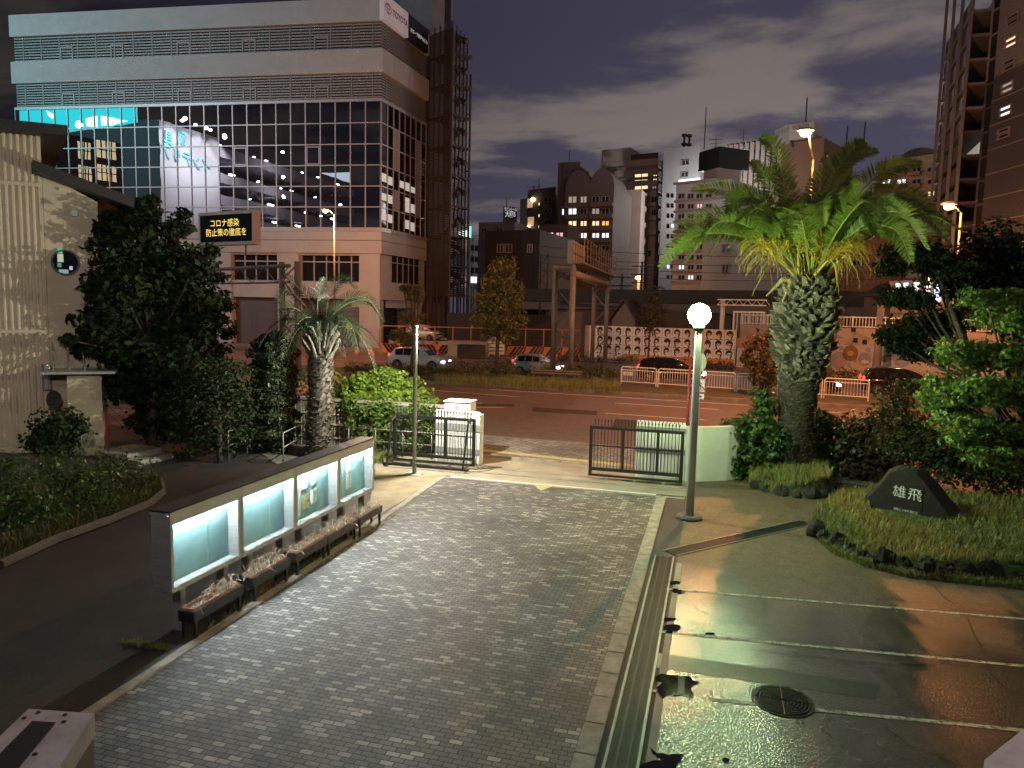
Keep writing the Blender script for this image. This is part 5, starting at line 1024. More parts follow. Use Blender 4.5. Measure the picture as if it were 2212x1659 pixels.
# ---- white pipe barriers on the median
m_pipe = mat('white pipe paint', (.80, .77, .70), .5, var=.2, scale=4)
A = G(1341, 835); A = Vector((A.x, A.y, .12)); Bp = G(1880, 872); Bp = Vector((Bp.x, Bp.y, .12)); A.z = Bp.z = .12; e = (Bp-A).normalized(); tot = (Bp-A).length; n = 6; pw_ = tot/n
def barrier_mesh():
    l = pw_-.12; h = 1.15; fr = MB(); P = []
    for k in range(5): a = math.pi-k*math.pi/8; P.append((.15+.15*math.cos(a), 0, h-.15+.15*math.sin(a)))
    for k in range(5): a = math.pi/2-k*math.pi/8; P.append((l-.15+.15*math.cos(a), 0, h-.15+.15*math.sin(a)))
    fr.tube([(0, 0, 0)]+P+[(l, 0, 0)], .035, 7); rl = MB(); rl.tube([(0, 0, .22), (l, 0, .22)], .025, 6); rl2 = MB(); rl2.tube([(0, 0, .96), (l, 0, .96)], .02, 6)
    return fr, (rl, rl2), l, h
root = None
for i in range(n):
    lab = f'white pipe barrier, {ORD[i]} in the row counted from the gantry hedge'
    p = A+e*(pw_*i)
    if root is None:
        root = thing('pipe_barrier', lab, 'barrier', p, math.atan2(e.y, e.x), 'white pipe barriers on the median'); fr, rls, l, h = barrier_mesh(); fr.build('frame', m_pipe, root, local=True)
        for q in rls: q.build('rail', m_pipe, root, local=True)
        nb = int(l/.15)
        for k in range(nb):
            x = .1+(l-.2)*k/(nb-1); MB().tube([(x, 0, .22), (x, 0, h-.03 if 2 < k < nb-3 else .96)], .014, 5).build('bar', m_pipe, root, local=True)
    else: dup(root, p, math.atan2(e.y, e.x), lab)
p = A+e*.15; o = Vector((-e.y, e.x, 0))
t = thing('barrier_plate', 'small white plate with faded red lettering hung on the first barrier', 'sign', (p.x, p.y, 1.0)); q = MB(); f0 = p+Vector((0, 0, .62))-o*.05; q.hexa([f0, f0+e*.62, f0+e*.62-o*.02, f0-o*.02]+[v+Vector((0, 0, .22)) for v in (f0, f0+e*.62, f0+e*.62-o*.02, f0-o*.02)]); q.build('panel', m_plate, t); MB().text('D.1', f0+e*.3-o*.025+Vector((0, 0, .11)), e, (0, 0, 1), .2).build('lettering', mat('faded red', (.35, .06, .04), .6, var=0), t)
# ---- median hedges, grass, guard rail
def medhedge(label, pts, h, m_=None, dn=1., D=None, sz=.12, seed=1):
    cl = []; r = random.Random(seed)
    for (px, py, R) in pts:
        p = atD(px, py, D); q = R*D/FOC; cl.append((p.x, p.y, max(.3, p.z), q*1.15, .75, q*.9, int(420*dn)))
    b = cl[0]; return plant('clipped_hedge', label, 'hedge', (b[0], b[1], .12), cl, m_ or m_hedge, sz, trunk=False, seed=seed, group='hedges on the median', hollow=4)
medhedge('low clipped hedge on the median before the small palm', [(758, 795, 14), (780, 796, 14)], 1, D=48.5, seed=51)
medhedge('long clipped hedge on the median in front of the white car', [(800+24*i, 797+(i % 2)*2+i*.6, 15) for i in range(8)], 1, D=46.5, seed=52, dn=1.3)
medhedge('shaggy hedge at the foot of the median street tree', [(990, 795, 18), (1020, 800, 20), (1050, 795, 24), (1080, 790, 26), (1100, 800, 22), (1075, 810, 18)], 1, D=46, seed=53, dn=1.2)
medhedge('hedge round the gantry legs above the guard rail', [(1150, 806, 14), (1180, 805, 16), (1215, 806, 17), (1250, 800, 20), (1275, 802, 20), (1300, 802, 22), (1325, 808, 18)], 1, D=46.5, seed=54, dn=1.2)
medhedge('dark hedge beyond the far carriageway under the portrait wall', [(1215, 775, 12), (1240, 776, 13), (1268, 780, 15), (1300, 782, 15), (1335, 786, 14), (1365, 787, 14)], 1, leafmat('far hedge', (.045, .055, .02), island=.5), D=67, seed=55)
medhedge('small hedge at the end of the portrait wall', [(1530, 800, 13), (1552, 801, 14), (1575, 803, 12)], 1, leafmat('far hedge', (.05, .06, .02)), D=62, seed=56)
medhedge('clipped hedge under the animal wall', [(1760, 806, 12), (1790, 806, 13), (1820, 808, 13), (1845, 810, 13)], 1, D=59, seed=57)
MG = [tuple(G(*q)[:2]) for q in ((940, 832), (1340, 854), (1340, 838), (940, 818))]
blades('grass', 'tall dry grass along the median kerb', sampler(MG), 5200, .55, 58, lambda p: .1)
a_, c_ = G(1146, 829), G(1256, 834); e2 = (c_-a_).normalized(); t = thing('guard_rail', 'short rusty guard rail protecting the gantry legs', 'guard rail', (a_.x, a_.y, .1)); o2 = Vector((-e2.y, e2.x, 0))
m_rust = mat('old guard rail', (.20, .15, .11), .6, .4, var=.35, scale=5)
b = MB(); pr = [(.62, 0), (.70, -.05), (.78, 0), (.86, -.05), (.94, 0)]
for (z0, o0), (z1, o1) in zip(pr, pr[1:]): b.poly([a_+o2*o0+Vector((0, 0, z0)), c_+o2*o0+Vector((0, 0, z0)), c_+o2*o1+Vector((0, 0, z1)), a_+o2*o1+Vector((0, 0, z1))])
b.build('beam', m_rust, t)
for k in (.05, .45, .85): p = a_+(c_-a_)*k+o2*.06; MB().tube([p+Vector((0, 0, .1)), p+Vector((0, 0, .9))], .06, 8).build('post', m_rust, t)
# ---- sign gantries
m_gan = mat('gantry paint', (.19, .165, .15), .6, .1, var=.25, scale=2)
def gantry(name, label, legs, ztop, beamz, r_=.19):
    t = thing(name, label, 'sign gantry', (legs[0][0][0], legs[0][0][1], .1))
    for (p, q) in legs:
        for s_ in (p, q): MB().tube([(s_[0], s_[1], .1), (s_[0], s_[1], ztop)], r_, 12).build('leg', m_gan, t, True)
        P, Q = Vector((p[0], p[1], 0)), Vector((q[0], q[1], 0)); k = 0; z = .9
        while z < ztop-.8:
            z2 = min(z+1.35, ztop-.2); a, c = (P, Q) if k % 2 == 0 else (Q, P); MB().tube([a+Vector((0, 0, z)), c+Vector((0, 0, z2))], .055, 6).build('brace', m_gan, t); z = z2; k += 1
    return t
gx = lambda px, py, D: (lambda p: (p.x, p.y))(atD(px, py, D))
L1a, L1b = gx(1194, 800, 49.0), gx(1232, 800, 47.6); L2a, L2b = gx(1279, 770, 66.5), gx(1307, 770, 65.5)
zt1 = zover(1196, 574, L1a)
gt = gantry('sign_gantry', 'tall steel sign gantry with a walkway, seen end on above the hatchback', [(L1a, L1b), (L2a, L2b)], zt1, zt1-.4)
for s_, e_ in ((L1a, L2a), (L1b, L2b)): MB().tube([(s_[0], s_[1], zt1-.55), (e_[0], e_[1], zt1-.55)], .24, 10).build('beam', m_gan, gt, True)
MB().tube([(L1a[0], L1a[1], zt1-.2), (L1b[0], L1b[1], zt1-.2)], .15, 8).build('beam', m_gan, gt)
V3 = lambda p, z: Vector((p[0], p[1], z))
wk = MB(); q = [V3(L1b, zt1+.05), V3(L2b, zt1+.05)]; sd = (Vector((L1b[0]-L1a[0], L1b[1]-L1a[1], 0))).normalized()
wk.hexa([q[0]-sd*.6, q[1]-sd*.6, q[1]+sd*1.0, q[0]+sd*1.0]+[v+Vector((0, 0, .08)) for v in (q[0]-sd*.6, q[1]-sd*.6, q[1]+sd*1.0, q[0]+sd*1.0)]); wk.build('walkway', m_gan, gt)
rl = MB(); d = (q[1]-q[0]); n = 13
for k in range(n+1):
    p = q[0]+d*(k/n)+sd*1.0; rl.tube([p, p+Vector((0, 0, 1.6))], .022, 4)
for z in (.55, 1.1, 1.6): rl.tube([q[0]+sd*1.0+Vector((0, 0, z)), q[1]+sd*1.0+Vector((0, 0, z))], .03, 4)
rl.build('railing', m_gan, gt)
sg = MB(); zA = zover(1226, 517, L1b); d0 = q[0]+d*.02-sd*.2; d1 = q[0]+d*.28-sd*.2; o = sd*-.55
sgF = [d0, d1, d1+o, d0+o]; sg.hexa([V3(v, zt1+.15) for v in sgF]+[V3(v, zA) for v in sgF]); sgo = sg.build('sign_box', mat('sign back', (.30, .27, .23), .5, .1, var=.15, scale=2), gt)
b = MB()
for k in range(6): p = d0+(d1-d0)*(k/5.); b.tube([V3(p+sd*.04, zt1+.15), V3(p+sd*.04, zA)], .04, 4)
b.tube([V3(d0+sd*.06, (zt1+zA)/2), V3(d1+sd*.06, (zt1+zA)/2)], .05, 4); b.build('stiffener', m_gan, sgo)
# the lit message gantry to the west
K1, K2 = gx(611, 770, 49.5), gx(644, 775, 48.2); ztk = zover(612, 566, K1)
kt = gantry('message_sign_gantry', 'steel gantry carrying the black message sign with yellow lettering', [(K1, K2)], ztk, ztk-.3)
SFm = Face(onY(429, 500, 47.5), onY(547, 500, 46.2)); r1 = SFm.rect(429, 460, 547, 540)
zs0 = SFm.hit(429, 531)[1]; zs1 = SFm.hit(429, 460)[1]
b = MB(); b.fbox(SFm, 0, SFm.len, zs0, zs1, -.7, 0); sb = b.build('sign_housing', mat('sign housing', (.48, .40, .34), .5, .1, var=.1), kt)
b = MB(); ins = .24; b.fbox(SFm, ins*.9, SFm.len-ins*.6, zs0+ins, zs1-ins, .0, .02); b.build('sign_face', mat('sign black', (.004, .004, .004), .7, var=0, spec=.1), sb)
m_amb = mat('amber leds', (.2, .15, .02), .5, var=0, emit=(1., .70, .14), es=1.35); exm = Vector((SFm.e.x, SFm.e.y, 0)); zh = zs1-zs0
MB().text('コロナ感染', SFm.pt(SFm.len*.49, zs0+zh*.64, .03), exm, (0, 0, 1), zh*.25, fit=SFm.len*.52).build('lettering', m_amb, sb)
MB().text('防止策の徹底を', SFm.pt(SFm.len*.52, zs0+zh*.36, .03), exm, (0, 0, 1), zh*.25, fit=SFm.len*.73).build('lettering', m_amb, sb)
m0 = (V3(K1, 0)+V3(K2, 0))/2
for z in (ztk-.25, ztk-1.3): MB().tube([V3(m0, z), SFm.pt(-.5, z, -.35)], .13 if z > ztk-.5 else .07, 8).build('beam', m_gan, kt)
for k in range(8):
    a, c = V3(m0, ztk-.25), SFm.pt(-.5, ztk-.25, -.35); p = a+(c-a)*(k/8); q_ = a+(c-a)*((k+1)/8); MB().tube([p-Vector((0, 0, 1.05 if k % 2 else 0)), q_-Vector((0, 0, 0 if k % 2 else 1.05))], .04, 4).build('brace', m_gan, kt)
for k in (.2, .8): MB().tube([SFm.pt(SFm.len*k, zs0-.75, -.35), SFm.pt(SFm.len*k, zs0, -.35)], .08, 6).build('hanger', m_gan, kt)
# ---- road signs by the curved wall
t = thing('prohibition_sign', 'no crossing for walkers sign with a red arrow plate on a white post', 'road sign', (0, 24.0, 0))
yS = 24.0; a = onY(1507, 905, yS); ps_ = Vector((a.x, yS, 0)); t.location = ps_; m_red = mat('sign red', (.35, .03, .03), .5, var=.1); m_sgn = mat('sign white', (.66, .66, .62), .45, var=.05); m_sb = mat('sign blue', (.02, .07, .30), .5, var=0)
MB().tube([ps_, ps_+Vector((0, 0, onY(1515, 765, yS).z))], .04, 10).build('post', m_sgn, t, True)
def spx(x0, y0, x1, y1): a, b_ = onY(x0, y1, yS-.06), onY(x1, y0, yS-.06); return a.x, b_.x, a.z, b_.z
x0, x1, z0, z1 = spx(1496, 816, 1527, 849); b = MB(); b.box(x0, x1, yS-.09, yS-.07, z0, z1); pn = b.build('sign_plate', m_red, t); q = .055; b = MB(); b.box(x0+q, x1-q, yS-.096, yS-.091, z0+q, z1-q); b.build('sign_ground', m_sgn, pn)
cx_, cz_ = (x0+x1)/2-.01, (z0+z1)/2+.02; s_ = (z1-z0)*.62; b = MB(); P = lambda x, z: Vector((cx_+x*s_, yS-.10, cz_+z*s_))
b.prism([P(.06*math.cos(k*.628), .40+.07*math.sin(k*.628)) for k in range(10)], (0, .003, 0)); b.prism([P(-.09, .30), P(.09, .30), P(.10, 0), P(-.08, 0)], (0, .003, 0)); b.prism([P(-.08, 0), P(.02, 0), P(-.16, -.40), P(-.25, -.38)], (0, .003, 0)); b.prism([P(.0, 0), P(.10, 0), P(.22, -.38), P(.12, -.40)], (0, .003, 0)); b.prism([P(-.09, .29), P(-.06, .22), P(-.24, .04), P(-.28, .10)], (0, .003, 0)); b.prism([P(.09, .29), P(.06, .22), P(.24, .06), P(.28, .12)], (0, .003, 0)); b.build('walker', m_sb, pn)
b = MB(); b.prism([P(-.52, .52), P(-.44, .60), P(.62, -.46), P(.54, -.54)], (0, .002, 0)); b.build('slash', m_red, pn); MB().text('横断禁止', P(-.05, -.52), (1, 0, 0), (0, 0, 1), .085).build('lettering', m_sb, pn)
x0, x1, z0, z1 = spx(1496, 851, 1521, 861); b = MB(); b.box(x0, x1, yS-.09, yS-.07, z0, z1); pn = b.build('arrow_plate', m_sgn, t); zc_ = (z0+z1)/2; b = MB(); b.prism([Vector((x, yS-.094, z)) for x, z in ((x0+.05, zc_-.015), (x1-.16, zc_-.015), (x1-.16, zc_-.05), (x1-.04, zc_), (x1-.16, zc_+.05), (x1-.16, zc_+.015), (x0+.05, zc_+.015))], (0, .003, 0)); b.build('arrow', m_red, pn)
x0, x1, z0, z1 = spx(1504, 765, 1527, 802); b = MB(); c_ = Vector(((x0+x1)/2, yS+.10, (z0+z1)/2)); b.prism([c_+Vector(((x1-x0)/2*math.cos(k*.2618), 0, (z1-z0)/2*math.sin(k*.2618))) for k in range(24)], (0, .02, 0)); b.build('round_sign_back', m_galv, t)
a = onY(1484, 912, 24.2); tp_ = onY(1490, 770, 24.2); t = thing('red_post', 'thin dark red painted post beside the no crossing sign', 'post', (a.x, 24.2, 0)); MB().tube([(a.x, 24.2, 0), (a.x+.02, 24.2, tp_.z)], .045, 10).build('shaft', m_red, t, True)
a = onY(1760, 900, 24.5); t = thing('stub_post', 'short dark post standing above the hedge east of the palm', 'post', (a.x, 24.5, 0)); MB().tube([(a.x, 24.5, 0), (a.x, 24.5, onY(1760, 862, 24.5).z)], .06, 8).build('shaft', m_black, t)
# ---- sodium street lamps
m_sod = mat('lit sodium lamp', (.9, .6, .2), .4, var=0, emit=(1, .50, .12), es=40)
def streetlamp(label, lp, off, zb=0., pole_r=.09):
    base = Vector((lp.x+off[0], lp.y+off[1], zb)); t = thing('street_lamp', label, 'street lamp', base, 0, 'sodium street lamps')
    top = Vector((base.x, base.y, lp.z-.25)); MB().tube([base, base+(top-base)*.5, top], [pole_r, pole_r*.75, pole_r*.55], 10).build('pole', mat('lamp pole', (.40, .34, .26), .5, .3, var=.15), t, True)
    MB().tube([top, top+Vector((off[0]*-.4, off[1]*-.4, .22)), lp+Vector((-off[0]*-.12, 0, .12))], .045, 7).build('arm', mat('lamp pole', (.4, .34, .26)), t, True)
    b = MB(); b.blob(lp+Vector((0, 0, .13)), .38, .24, .14, amp=0, flat=-.02); b.build('lamp_hood', m_galv, t, True)
    b = MB(); b.blob(lp, .24, .17, .13, amp=0, nu=12, nv=8); b.build('lamp_lens', m_sod, t, True)
streetlamp('orange street lamp high above the date palm crown', SODIUM[0][1], (.9, 4.6))
streetlamp('orange street lamp in front of the mirrored showroom', SODIUM[1][1], (.75, .2))
streetlamp('added street lamp mostly hidden among the tiers of the east trees', HID, (.6, .2))
streetlamp('orange street lamp behind the east trees below the dark tower', SODIUM[2][1], (.6, .2))
# ---- street trees
m_st = leafmat('street tree leaves', (.17, .17, .05), island=.5); m_pine = leafmat('pine needles', (.15, .14, .05), island=.5)
p = G(1072, 812); D = math.hypot(p.x, p.y)-2
plant('street_tree', 'bushy street tree on the median near the middle of the road', 'tree', tuple(atD(1072, 816, D).to_2d())+(.1,), pxclumps([(1075, 580, 26), (1100, 578, 24), (1055, 610, 24), (1090, 615, 32), (1118, 620, 20), (1040, 650, 26), (1075, 655, 36), (1112, 655, 28), (1030, 690, 22), (1062, 695, 34), (1100, 695, 34), (1130, 690, 18), (1050, 725, 18), (1085, 725, 24), (1110, 718, 18)], D, 3.0, spread=.8, seed=16, jit=.4), m_st, .22, seed=61, trunk=atD(1080, 600, D), trunk_r=.16, crown='crown')
D = 47.5; plant('pine_tree', 'thin pruned pine with flat tiers on the median in front of the white car', 'tree', tuple(atD(887, 800, D).to_2d())+(.1,), pxclumps([(885, 625, 15), (905, 628, 16), (870, 622, 9), (890, 640, 15), (905, 648, 11), (868, 684, 12), (885, 690, 12), (912, 685, 9), (862, 722, 16), (878, 728, 18), (850, 730, 10), (880, 742, 12)], D, 6., seed=17), m_pine, .26, seed=62, trunk=atD(896, 630, D), trunk_r=.13, crown='crown', aspect=.25)
D = 58; plant('slender_tree', 'slender feathery tree in front of the portrait wall', 'tree', tuple(atD(1398, 790, D).to_2d())+(.1,), pxclumps([(1415, 625, 18), (1408, 650, 24), (1425, 655, 18), (1395, 680, 22), (1420, 685, 22), (1385, 700, 14), (1405, 710, 20), (1435, 670, 12)], D, 1.5, seed=18), leafmat('dull grey leaves', (.06, .06, .03)), .2, seed=63, trunk=atD(1412, 640, D), trunk_r=.1, crown='crown')
D = 43; plant('ornamental_tree', 'small tree with yellowing leaves in front of the date palm trunk base', 'tree', tuple(atD(1640, 866, D).to_2d())+(.1,), pxclumps([(1640, 735, 22), (1665, 728, 20), (1620, 750, 20), (1655, 760, 24), (1630, 785, 26), (1665, 790, 24), (1610, 775, 16), (1640, 815, 26), (1668, 820, 20)], D, 2.2, seed=19), leafmat('yellowing leaves', (.10, .085, .022), island=.7), .2, seed=64, trunk=atD(1650, 760, D), trunk_r=.09, crown='crown')
D = 47; plant('street_tree', 'thin small tree beside the date palm trunk before the pale wall', 'tree', tuple(atD(1785, 825, D).to_2d())+(.1,), pxclumps([(1800, 680, 12), (1812, 695, 12), (1795, 700, 11), (1818, 672, 8), (1785, 730, 9), (1790, 760, 10)], D, 3, seed=20), m_st, .18, seed=65, trunk=atD(1805, 690, D), trunk_r=.08, crown='crown')
# ---- striped site fence, cones, boards
m_or = mat('orange board', (.60, .22, .05), .6, var=.15); m_opost = mat('orange rusty post', (.40, .17, .07), .6, var=.2); m_cone = mat('orange cone', (.65, .13, .04), .5, var=.1)
FA, FB = atD(822, 757, 71.5), atD(1252, 775, 70.); SFn = Face(FA, FB); nseg = 11; sl_ = SFn.len/nseg
for i in range(nseg):
    t = thing('site_barrier', f'orange and black striped site barrier board, {ORD[i]} from the showroom pillar', 'barrier', tuple(SFn.pt(i*sl_, 0)), 0, 'striped site barriers')
    MB().fbox(SFn, i*sl_+.03, (i+1)*sl_-.03, .25, 1.15, -.06, 0).build('board', m_or, t)
    for k in range(4):
        u0 = i*sl_+.15+k*(sl_-.3)/4; d_ = (.62 if i > 2 else -.62); v = [SFn.pt(u0+max(0, -d_), .27, .006), SFn.pt(u0+max(0, -d_)+.30, .27, .006), SFn.pt(min((i+1)*sl_-.04, u0+max(0, -d_)+.30+d_), 1.13, .006), SFn.pt(u0+max(0, -d_)+d_, 1.13, .006)]; MB().poly(v).build('stripe', m_black, t)
    MB().fbox(SFn, i*sl_-.06, i*sl_+.06, 0, 2.9, -.18, -.07).build('post', m_opost, t); MB().fbox(SFn, i*sl_+.062, (i+1)*sl_-.062, 2.78, 2.88, -.15, -.09).build('rail', m_opost, t)
def cone(px, py, D, label):
    p = atD(px, py, D); t = thing('traffic_cone', label, 'traffic cone', (p.x, p.y, .01), 0, 'orange traffic cones'); b = MB(); b.lathe((p.x, p.y, .01), [(.20, .03), (.04, .70), (.001, .70)], 14); b.build('cone_body', m_cone, t); MB().box(p.x-.2, p.x+.2, p.y-.2, p.y+.2, .0, .04).build('foot', m_cone, t)
for i, (px, D, lab) in enumerate(((633, 72, 'orange traffic cone between the two legs of the message gantry'), (770, 72, 'orange traffic cone in front of the dark shutter'), (801, 70.5, 'taller looking traffic cone just before the lit pillar'), (806, 70., 'traffic cone touching another one by the lit pillar'), (946, 69, 'orange traffic cone in front of the striped fence'), (1015, 68.6, 'small traffic cone by the dark striped box'), (1204, 68.5, 'traffic cone at the foot of the fence near the gantry'))): cone(px, 765, D, lab)
for px0, px1, lab in ((1054, 1073, 'white site notice board, western of the pair by the street tree'), (1076, 1090, 'white site notice board, eastern of the pair by the street tree')):
    q = SFn.rect(px0, 728, px1, 772); t = thing('site_board', lab, 'sign', tuple(SFn.pt(q[0], 0))); MB().fbox(SFn, q[0], q[1], .3, q[3], .25, .30).build('panel', m_plate, t)
    b = MB()
    for k in range(4): b.fbox(SFn, q[0]+.1, q[1]-.1, q[3]-.35-k*.35, q[3]-.22-k*.35, .301, .306)
    b.build('printed_lines', m_slot, t); b = MB(); b.fbox(SFn, q[0]+.1, q[0]+.2, 0, .298, .25, .29); b.fbox(SFn, q[1]-.2, q[1]-.1, 0, .298, .25, .29); b.build('legs', m_galv, t)
q = SFn.rect(993, 745, 1060, 772); t = thing('site_box', 'dark wooden crate on the carriageway edge before the striped fence', 'crate', tuple(SFn.pt(q[0], 0, 2))); MB().fbox(SFn, q[0], q[0]+2.6, .05, 1.3, 1.2, 2.2).build('box', m_pwood, t)
b = MB(); 
for k in range(9): b.fbox(SFn, q[0]+.1+k*.28, q[0]+.2+k*.28, .05, 1.32, 2.202, 2.24)
b.build('slats', m_pwood, t)
# ---- wall of portraits and the painted animal wall
PA, PBb = atD(1262, 770, 74), atD(1587, 790, 70.); WF = Face(PA, PBb); zt_ = WF.hit(1425, 708)[1]; zo = WF.hit(1425, 781)[1]; ztop_ = (WF.hit(1300, 700)[1]+WF.hit(1580, 717)[1])/2
wl = thing('portrait_wall', 'white street wall of black and white portraits above an orange strip', 'wall', tuple(WF.pt(0, 0)))
m_mw = mat('white mural panel', (.80, .78, .76), .6, var=.06); MB().fbox(WF, 0, WF.len, 0, ztop_, -.2, 0).build('wall', m_mw, wl)
zs_ = WF.hit(1425, 769)[1]; zsl = WF.hit(1425, 787)[1]; hs = zs_-zsl; b = MB(); b.fbox(WF, WF.len*.27, WF.len-.1, zsl, zs_, .0, .02); so = b.build('orange_strip', mat('mural orange', (.60, .24, .03), .6, var=.08), wl)
exw = Vector((WF.e.x, WF.e.y, 0))
for tx, u, h_ in (('みんなで、', .40, .62), ('工科', .71, .66), ('A3', .92, .70), ('大阪府立', .83, .28), ('募集中', .975, .24)): MB().text(tx, WF.pt(WF.len*u, zs_-hs*.5, .03), exw, (0, 0, 1), h_*hs*1.1, bold=.02).build('lettering', m_ink if tx != 'みんなで、' else mat('pale lettering', (.70, .45, .25), .6, var=0), so)
rw = random.Random(9); U0 = WF.len*.075; cw = (WF.len*.995-U0)/14; ch = (ztop_-zs_-.05)/3
for row in range(3):
    for col in range(14):
        cx = U0+cw*(col+.5)+rw.uniform(-.05, .05); cz = ztop_-.06-ch*(row+.5); s_ = ch*.5; b = MB(); o_ = .012; P = lambda x, z: WF.pt(cx+x*cw*.56, cz+z*s_*1.02, o_)
        lo = rw.uniform(.02, .34); wd = rw.uniform(.50, .62); par = rw.uniform(-.3, .3); bald = rw.random()
        outer = [P(wd*math.cos(a), .22+.70*math.sin(a)) for a in [math.pi*(-.12+1.24*i/14) for i in range(15)]]
        inner = [P((wd-.18)*math.cos(a)+.02, .10+(lo)*math.sin(a)*(1+par*math.cos(a))) for a in [math.pi*(-.10+1.20*i/14) for i in range(15)]]
        for i in range(14): b.poly([outer[i], outer[i+1], inner[i+1], inner[i]])
        for sx in (-1, 1):
            b.poly([P(sx*.36, .10), P(sx*.08, .12), P(sx*.08, .02), P(sx*.36, -.02)]); b.poly([P(sx*.32, -.07), P(sx*.10, -.05), P(sx*.10, -.17), P(sx*.30, -.19)])
        if rw.random() < .8: b.poly([P(.02, -.1), P(.08, -.34), P(-.04, -.36)])
        mw = rw.uniform(.10, .22); b.poly([P(-mw, -.50), P(0, -.56), P(mw, -.48), P(0, -.50-.1*rw.random())])
        sh = rw.choice((-1, 1)); b.poly([P(sh*.42, .15), P(sh*.54, -.1), P(sh*.42, -.6), P(sh*.10, -.86), P(sh*.20, -.50)])
        if rw.random() < .75: b.poly([P(-.72, -1.), P(-.50, -.82), P(-.20, -.74), P(-.08, -.98), P(.10, -.98), P(.22, -.74), P(.52, -.84), P(.74, -1.)])
        b.build('portrait', m_ink, wl)
b = MB()
for i in range(15): b.fbox(WF, U0+cw*i-.012, U0+cw*i+.012, zs_+.02, ztop_-.02, .002, .006)
for k in (1, 2): b.fbox(WF, U0, WF.len*.995, ztop_-.06-ch*k-.012, ztop_-.06-ch*k+.012, .0065, .009)
b.build('panel_joints', m_slot, wl)
AA, AB = atD(1590, 796, 67), atD(2180, 850, 57.5); AF = Face(AA, AB); za = AF.hit(1800, 744)[1]
aw = thing('animal_wall', 'pale street wall painted with grey circles, a lemon and animals', 'wall', tuple(AF.pt(0, 0))); MB().fbox(AF, 0, AF.len, 0, za, -.2, 0).build('wall', mat('cream wall paint', (.62, .54, .45), .65, var=.08, scale=1), aw)
mgc = mat('mural grey', (.36, .36, .38), .6, var=.1); mbr = mat('mural brown', (.30, .18, .07), .6, var=.1); mle = mat('mural lemon', (.62, .45, .08), .6, var=0); mhi = mat('mural animal brown', (.24, .13, .09), .6, var=.1); mro = mat('mural rose', (.50, .22, .20), .6, var=.2); mpk = mat('mural pink', (.60, .28, .26), .6, var=.35, scale=.8)
def disc(px, py, R, m_, o=.006, ky=1.):
    u, z = AF.hit(px, py); r_ = R*61/FOC; b = MB(); b.poly([AF.pt(u+r_*math.cos(k*.2618), z+r_*ky*math.sin(k*.2618), o) for k in range(24)]); b.build('painted_circle', m_, aw)
for px, py, R, m_ in ((1797, 754, 6, mgc), (1817, 752, 5, mgc), (1837, 763, 16, mbr), (1812, 778, 17, mgc), (1846, 779, 4, mgc), (1868, 776, 13, mgc), (1834, 788, 5, mgc), (1792, 786, 5, mgc), (1876, 756, 5, mgc), (1907, 763, 18, mgc), (1923, 772, 6, mgc), (1948, 775, 16, mgc)): disc(px, py, R, m_)
disc(1837, 763, 7, mle, .010, .7)
def apoly(pts, m_, nm): b = MB(); b.poly([AF.pt(*AF.hit(x, y), .012) for x, y in pts]); b.build(nm, m_, aw)
apoly([(1884, 780), (1886, 772), (1893, 769), (1900, 771), (1908, 769), (1917, 765), (1920, 768), (1913, 774), (1916, 780), (1909, 782), (1906, 779), (1899, 783), (1895, 780), (1889, 784)], mhi, 'painted_animal'); apoly([(1912, 774), (1919, 769), (1920, 780), (1915, 781)], mro, 'painted_animal'); apoly([(1806, 775), (1820, 774), (1823, 783), (1818, 789), (1815, 783), (1810, 785)], mro, 'painted_animal'); apoly([(1860, 780), (1866, 776), (1876, 780), (1878, 785), (1862, 785)], m_mw, 'painted_animal')
apoly([(1592, 730), (1680, 736), (1690, 756), (1592, 752)], mpk, 'painted_sunset')
# retaining wall and railings above, pillar, pole
RF = Face(AA+Vector((0, 3.5, 0)), AB+Vector((0, 3.5, 0))); zr1 = RF.hit(1800, 708)[1]; zr2 = RF.hit(1800, 683)[1]
rt = thing('retaining_wall', 'beige block retaining wall with thin pipes above the animal wall', 'wall', tuple(RF.pt(0, 0))); u0 = RF.hit(1600, 700)[0]; MB().fbox(RF, u0, RF.len+30, 0, zr1, -4, 0).build('wall', mat('beige blocks', (.46, .37, .29), .8, var=.15, scale=1.5), rt)
b = MB()
for k in range(8): u = RF.len*.3+k*2.3; b.tube([RF.pt(u, 1.5, .05), RF.pt(u+.2, zr1-.3, .05), RF.pt(u+1.6, zr1-.8, .05)], .03, 4)
b.build('pipes', m_slot, rt)
for px, py in ((1844, 712), (1848, 735), (1868, 739)): q = RF.rect(px-5, py-5, px+5, py+5); MB().fbox(RF, q[0], q[1], q[2], q[3], .001, .01).build('vent', m_black, rt)
rlg = thing('parapet_railing', 'long white bar railing along the top of the beige wall', 'railing', tuple(RF.pt(0, zr1)))
MB().fbox(RF, u0, RF.len+20, zr2-.1, zr2, -.35, -.25).build('top_rail', m_pipe, rlg); MB().fbox(RF, u0, RF.len+20, zr1+.1, zr1+.18, -.35, -.25).build('bottom_rail', m_pipe, rlg)
b = MB(); u = u0
while u < RF.len+20: b.fbox(RF, u, u+.05, zr1+.18, zr2-.1, -.32, -.28); u += .26
b.build('bars', m_pipe, rlg)
u = u0; k = 0
while u < RF.len+18: MB().fbox(RF, u, u+.10, zr1, zr2+.05, -.24, -.14).build('post', m_pipe, rlg); u += 2.6
gtF = Face(atD(1560, 720, 71), atD(1660, 725, 70)); gz1 = gtF.hit(1600, 672)[1]; gz0 = gtF.hit(1600, 718)[1]; t = thing('yard_gate', 'tall white barred gate behind the end of the portrait wall', 'gate', tuple(gtF.pt(0, 0))); ua, ub = gtF.hit(1583, 690)[0], gtF.hit(1652, 690)[0]
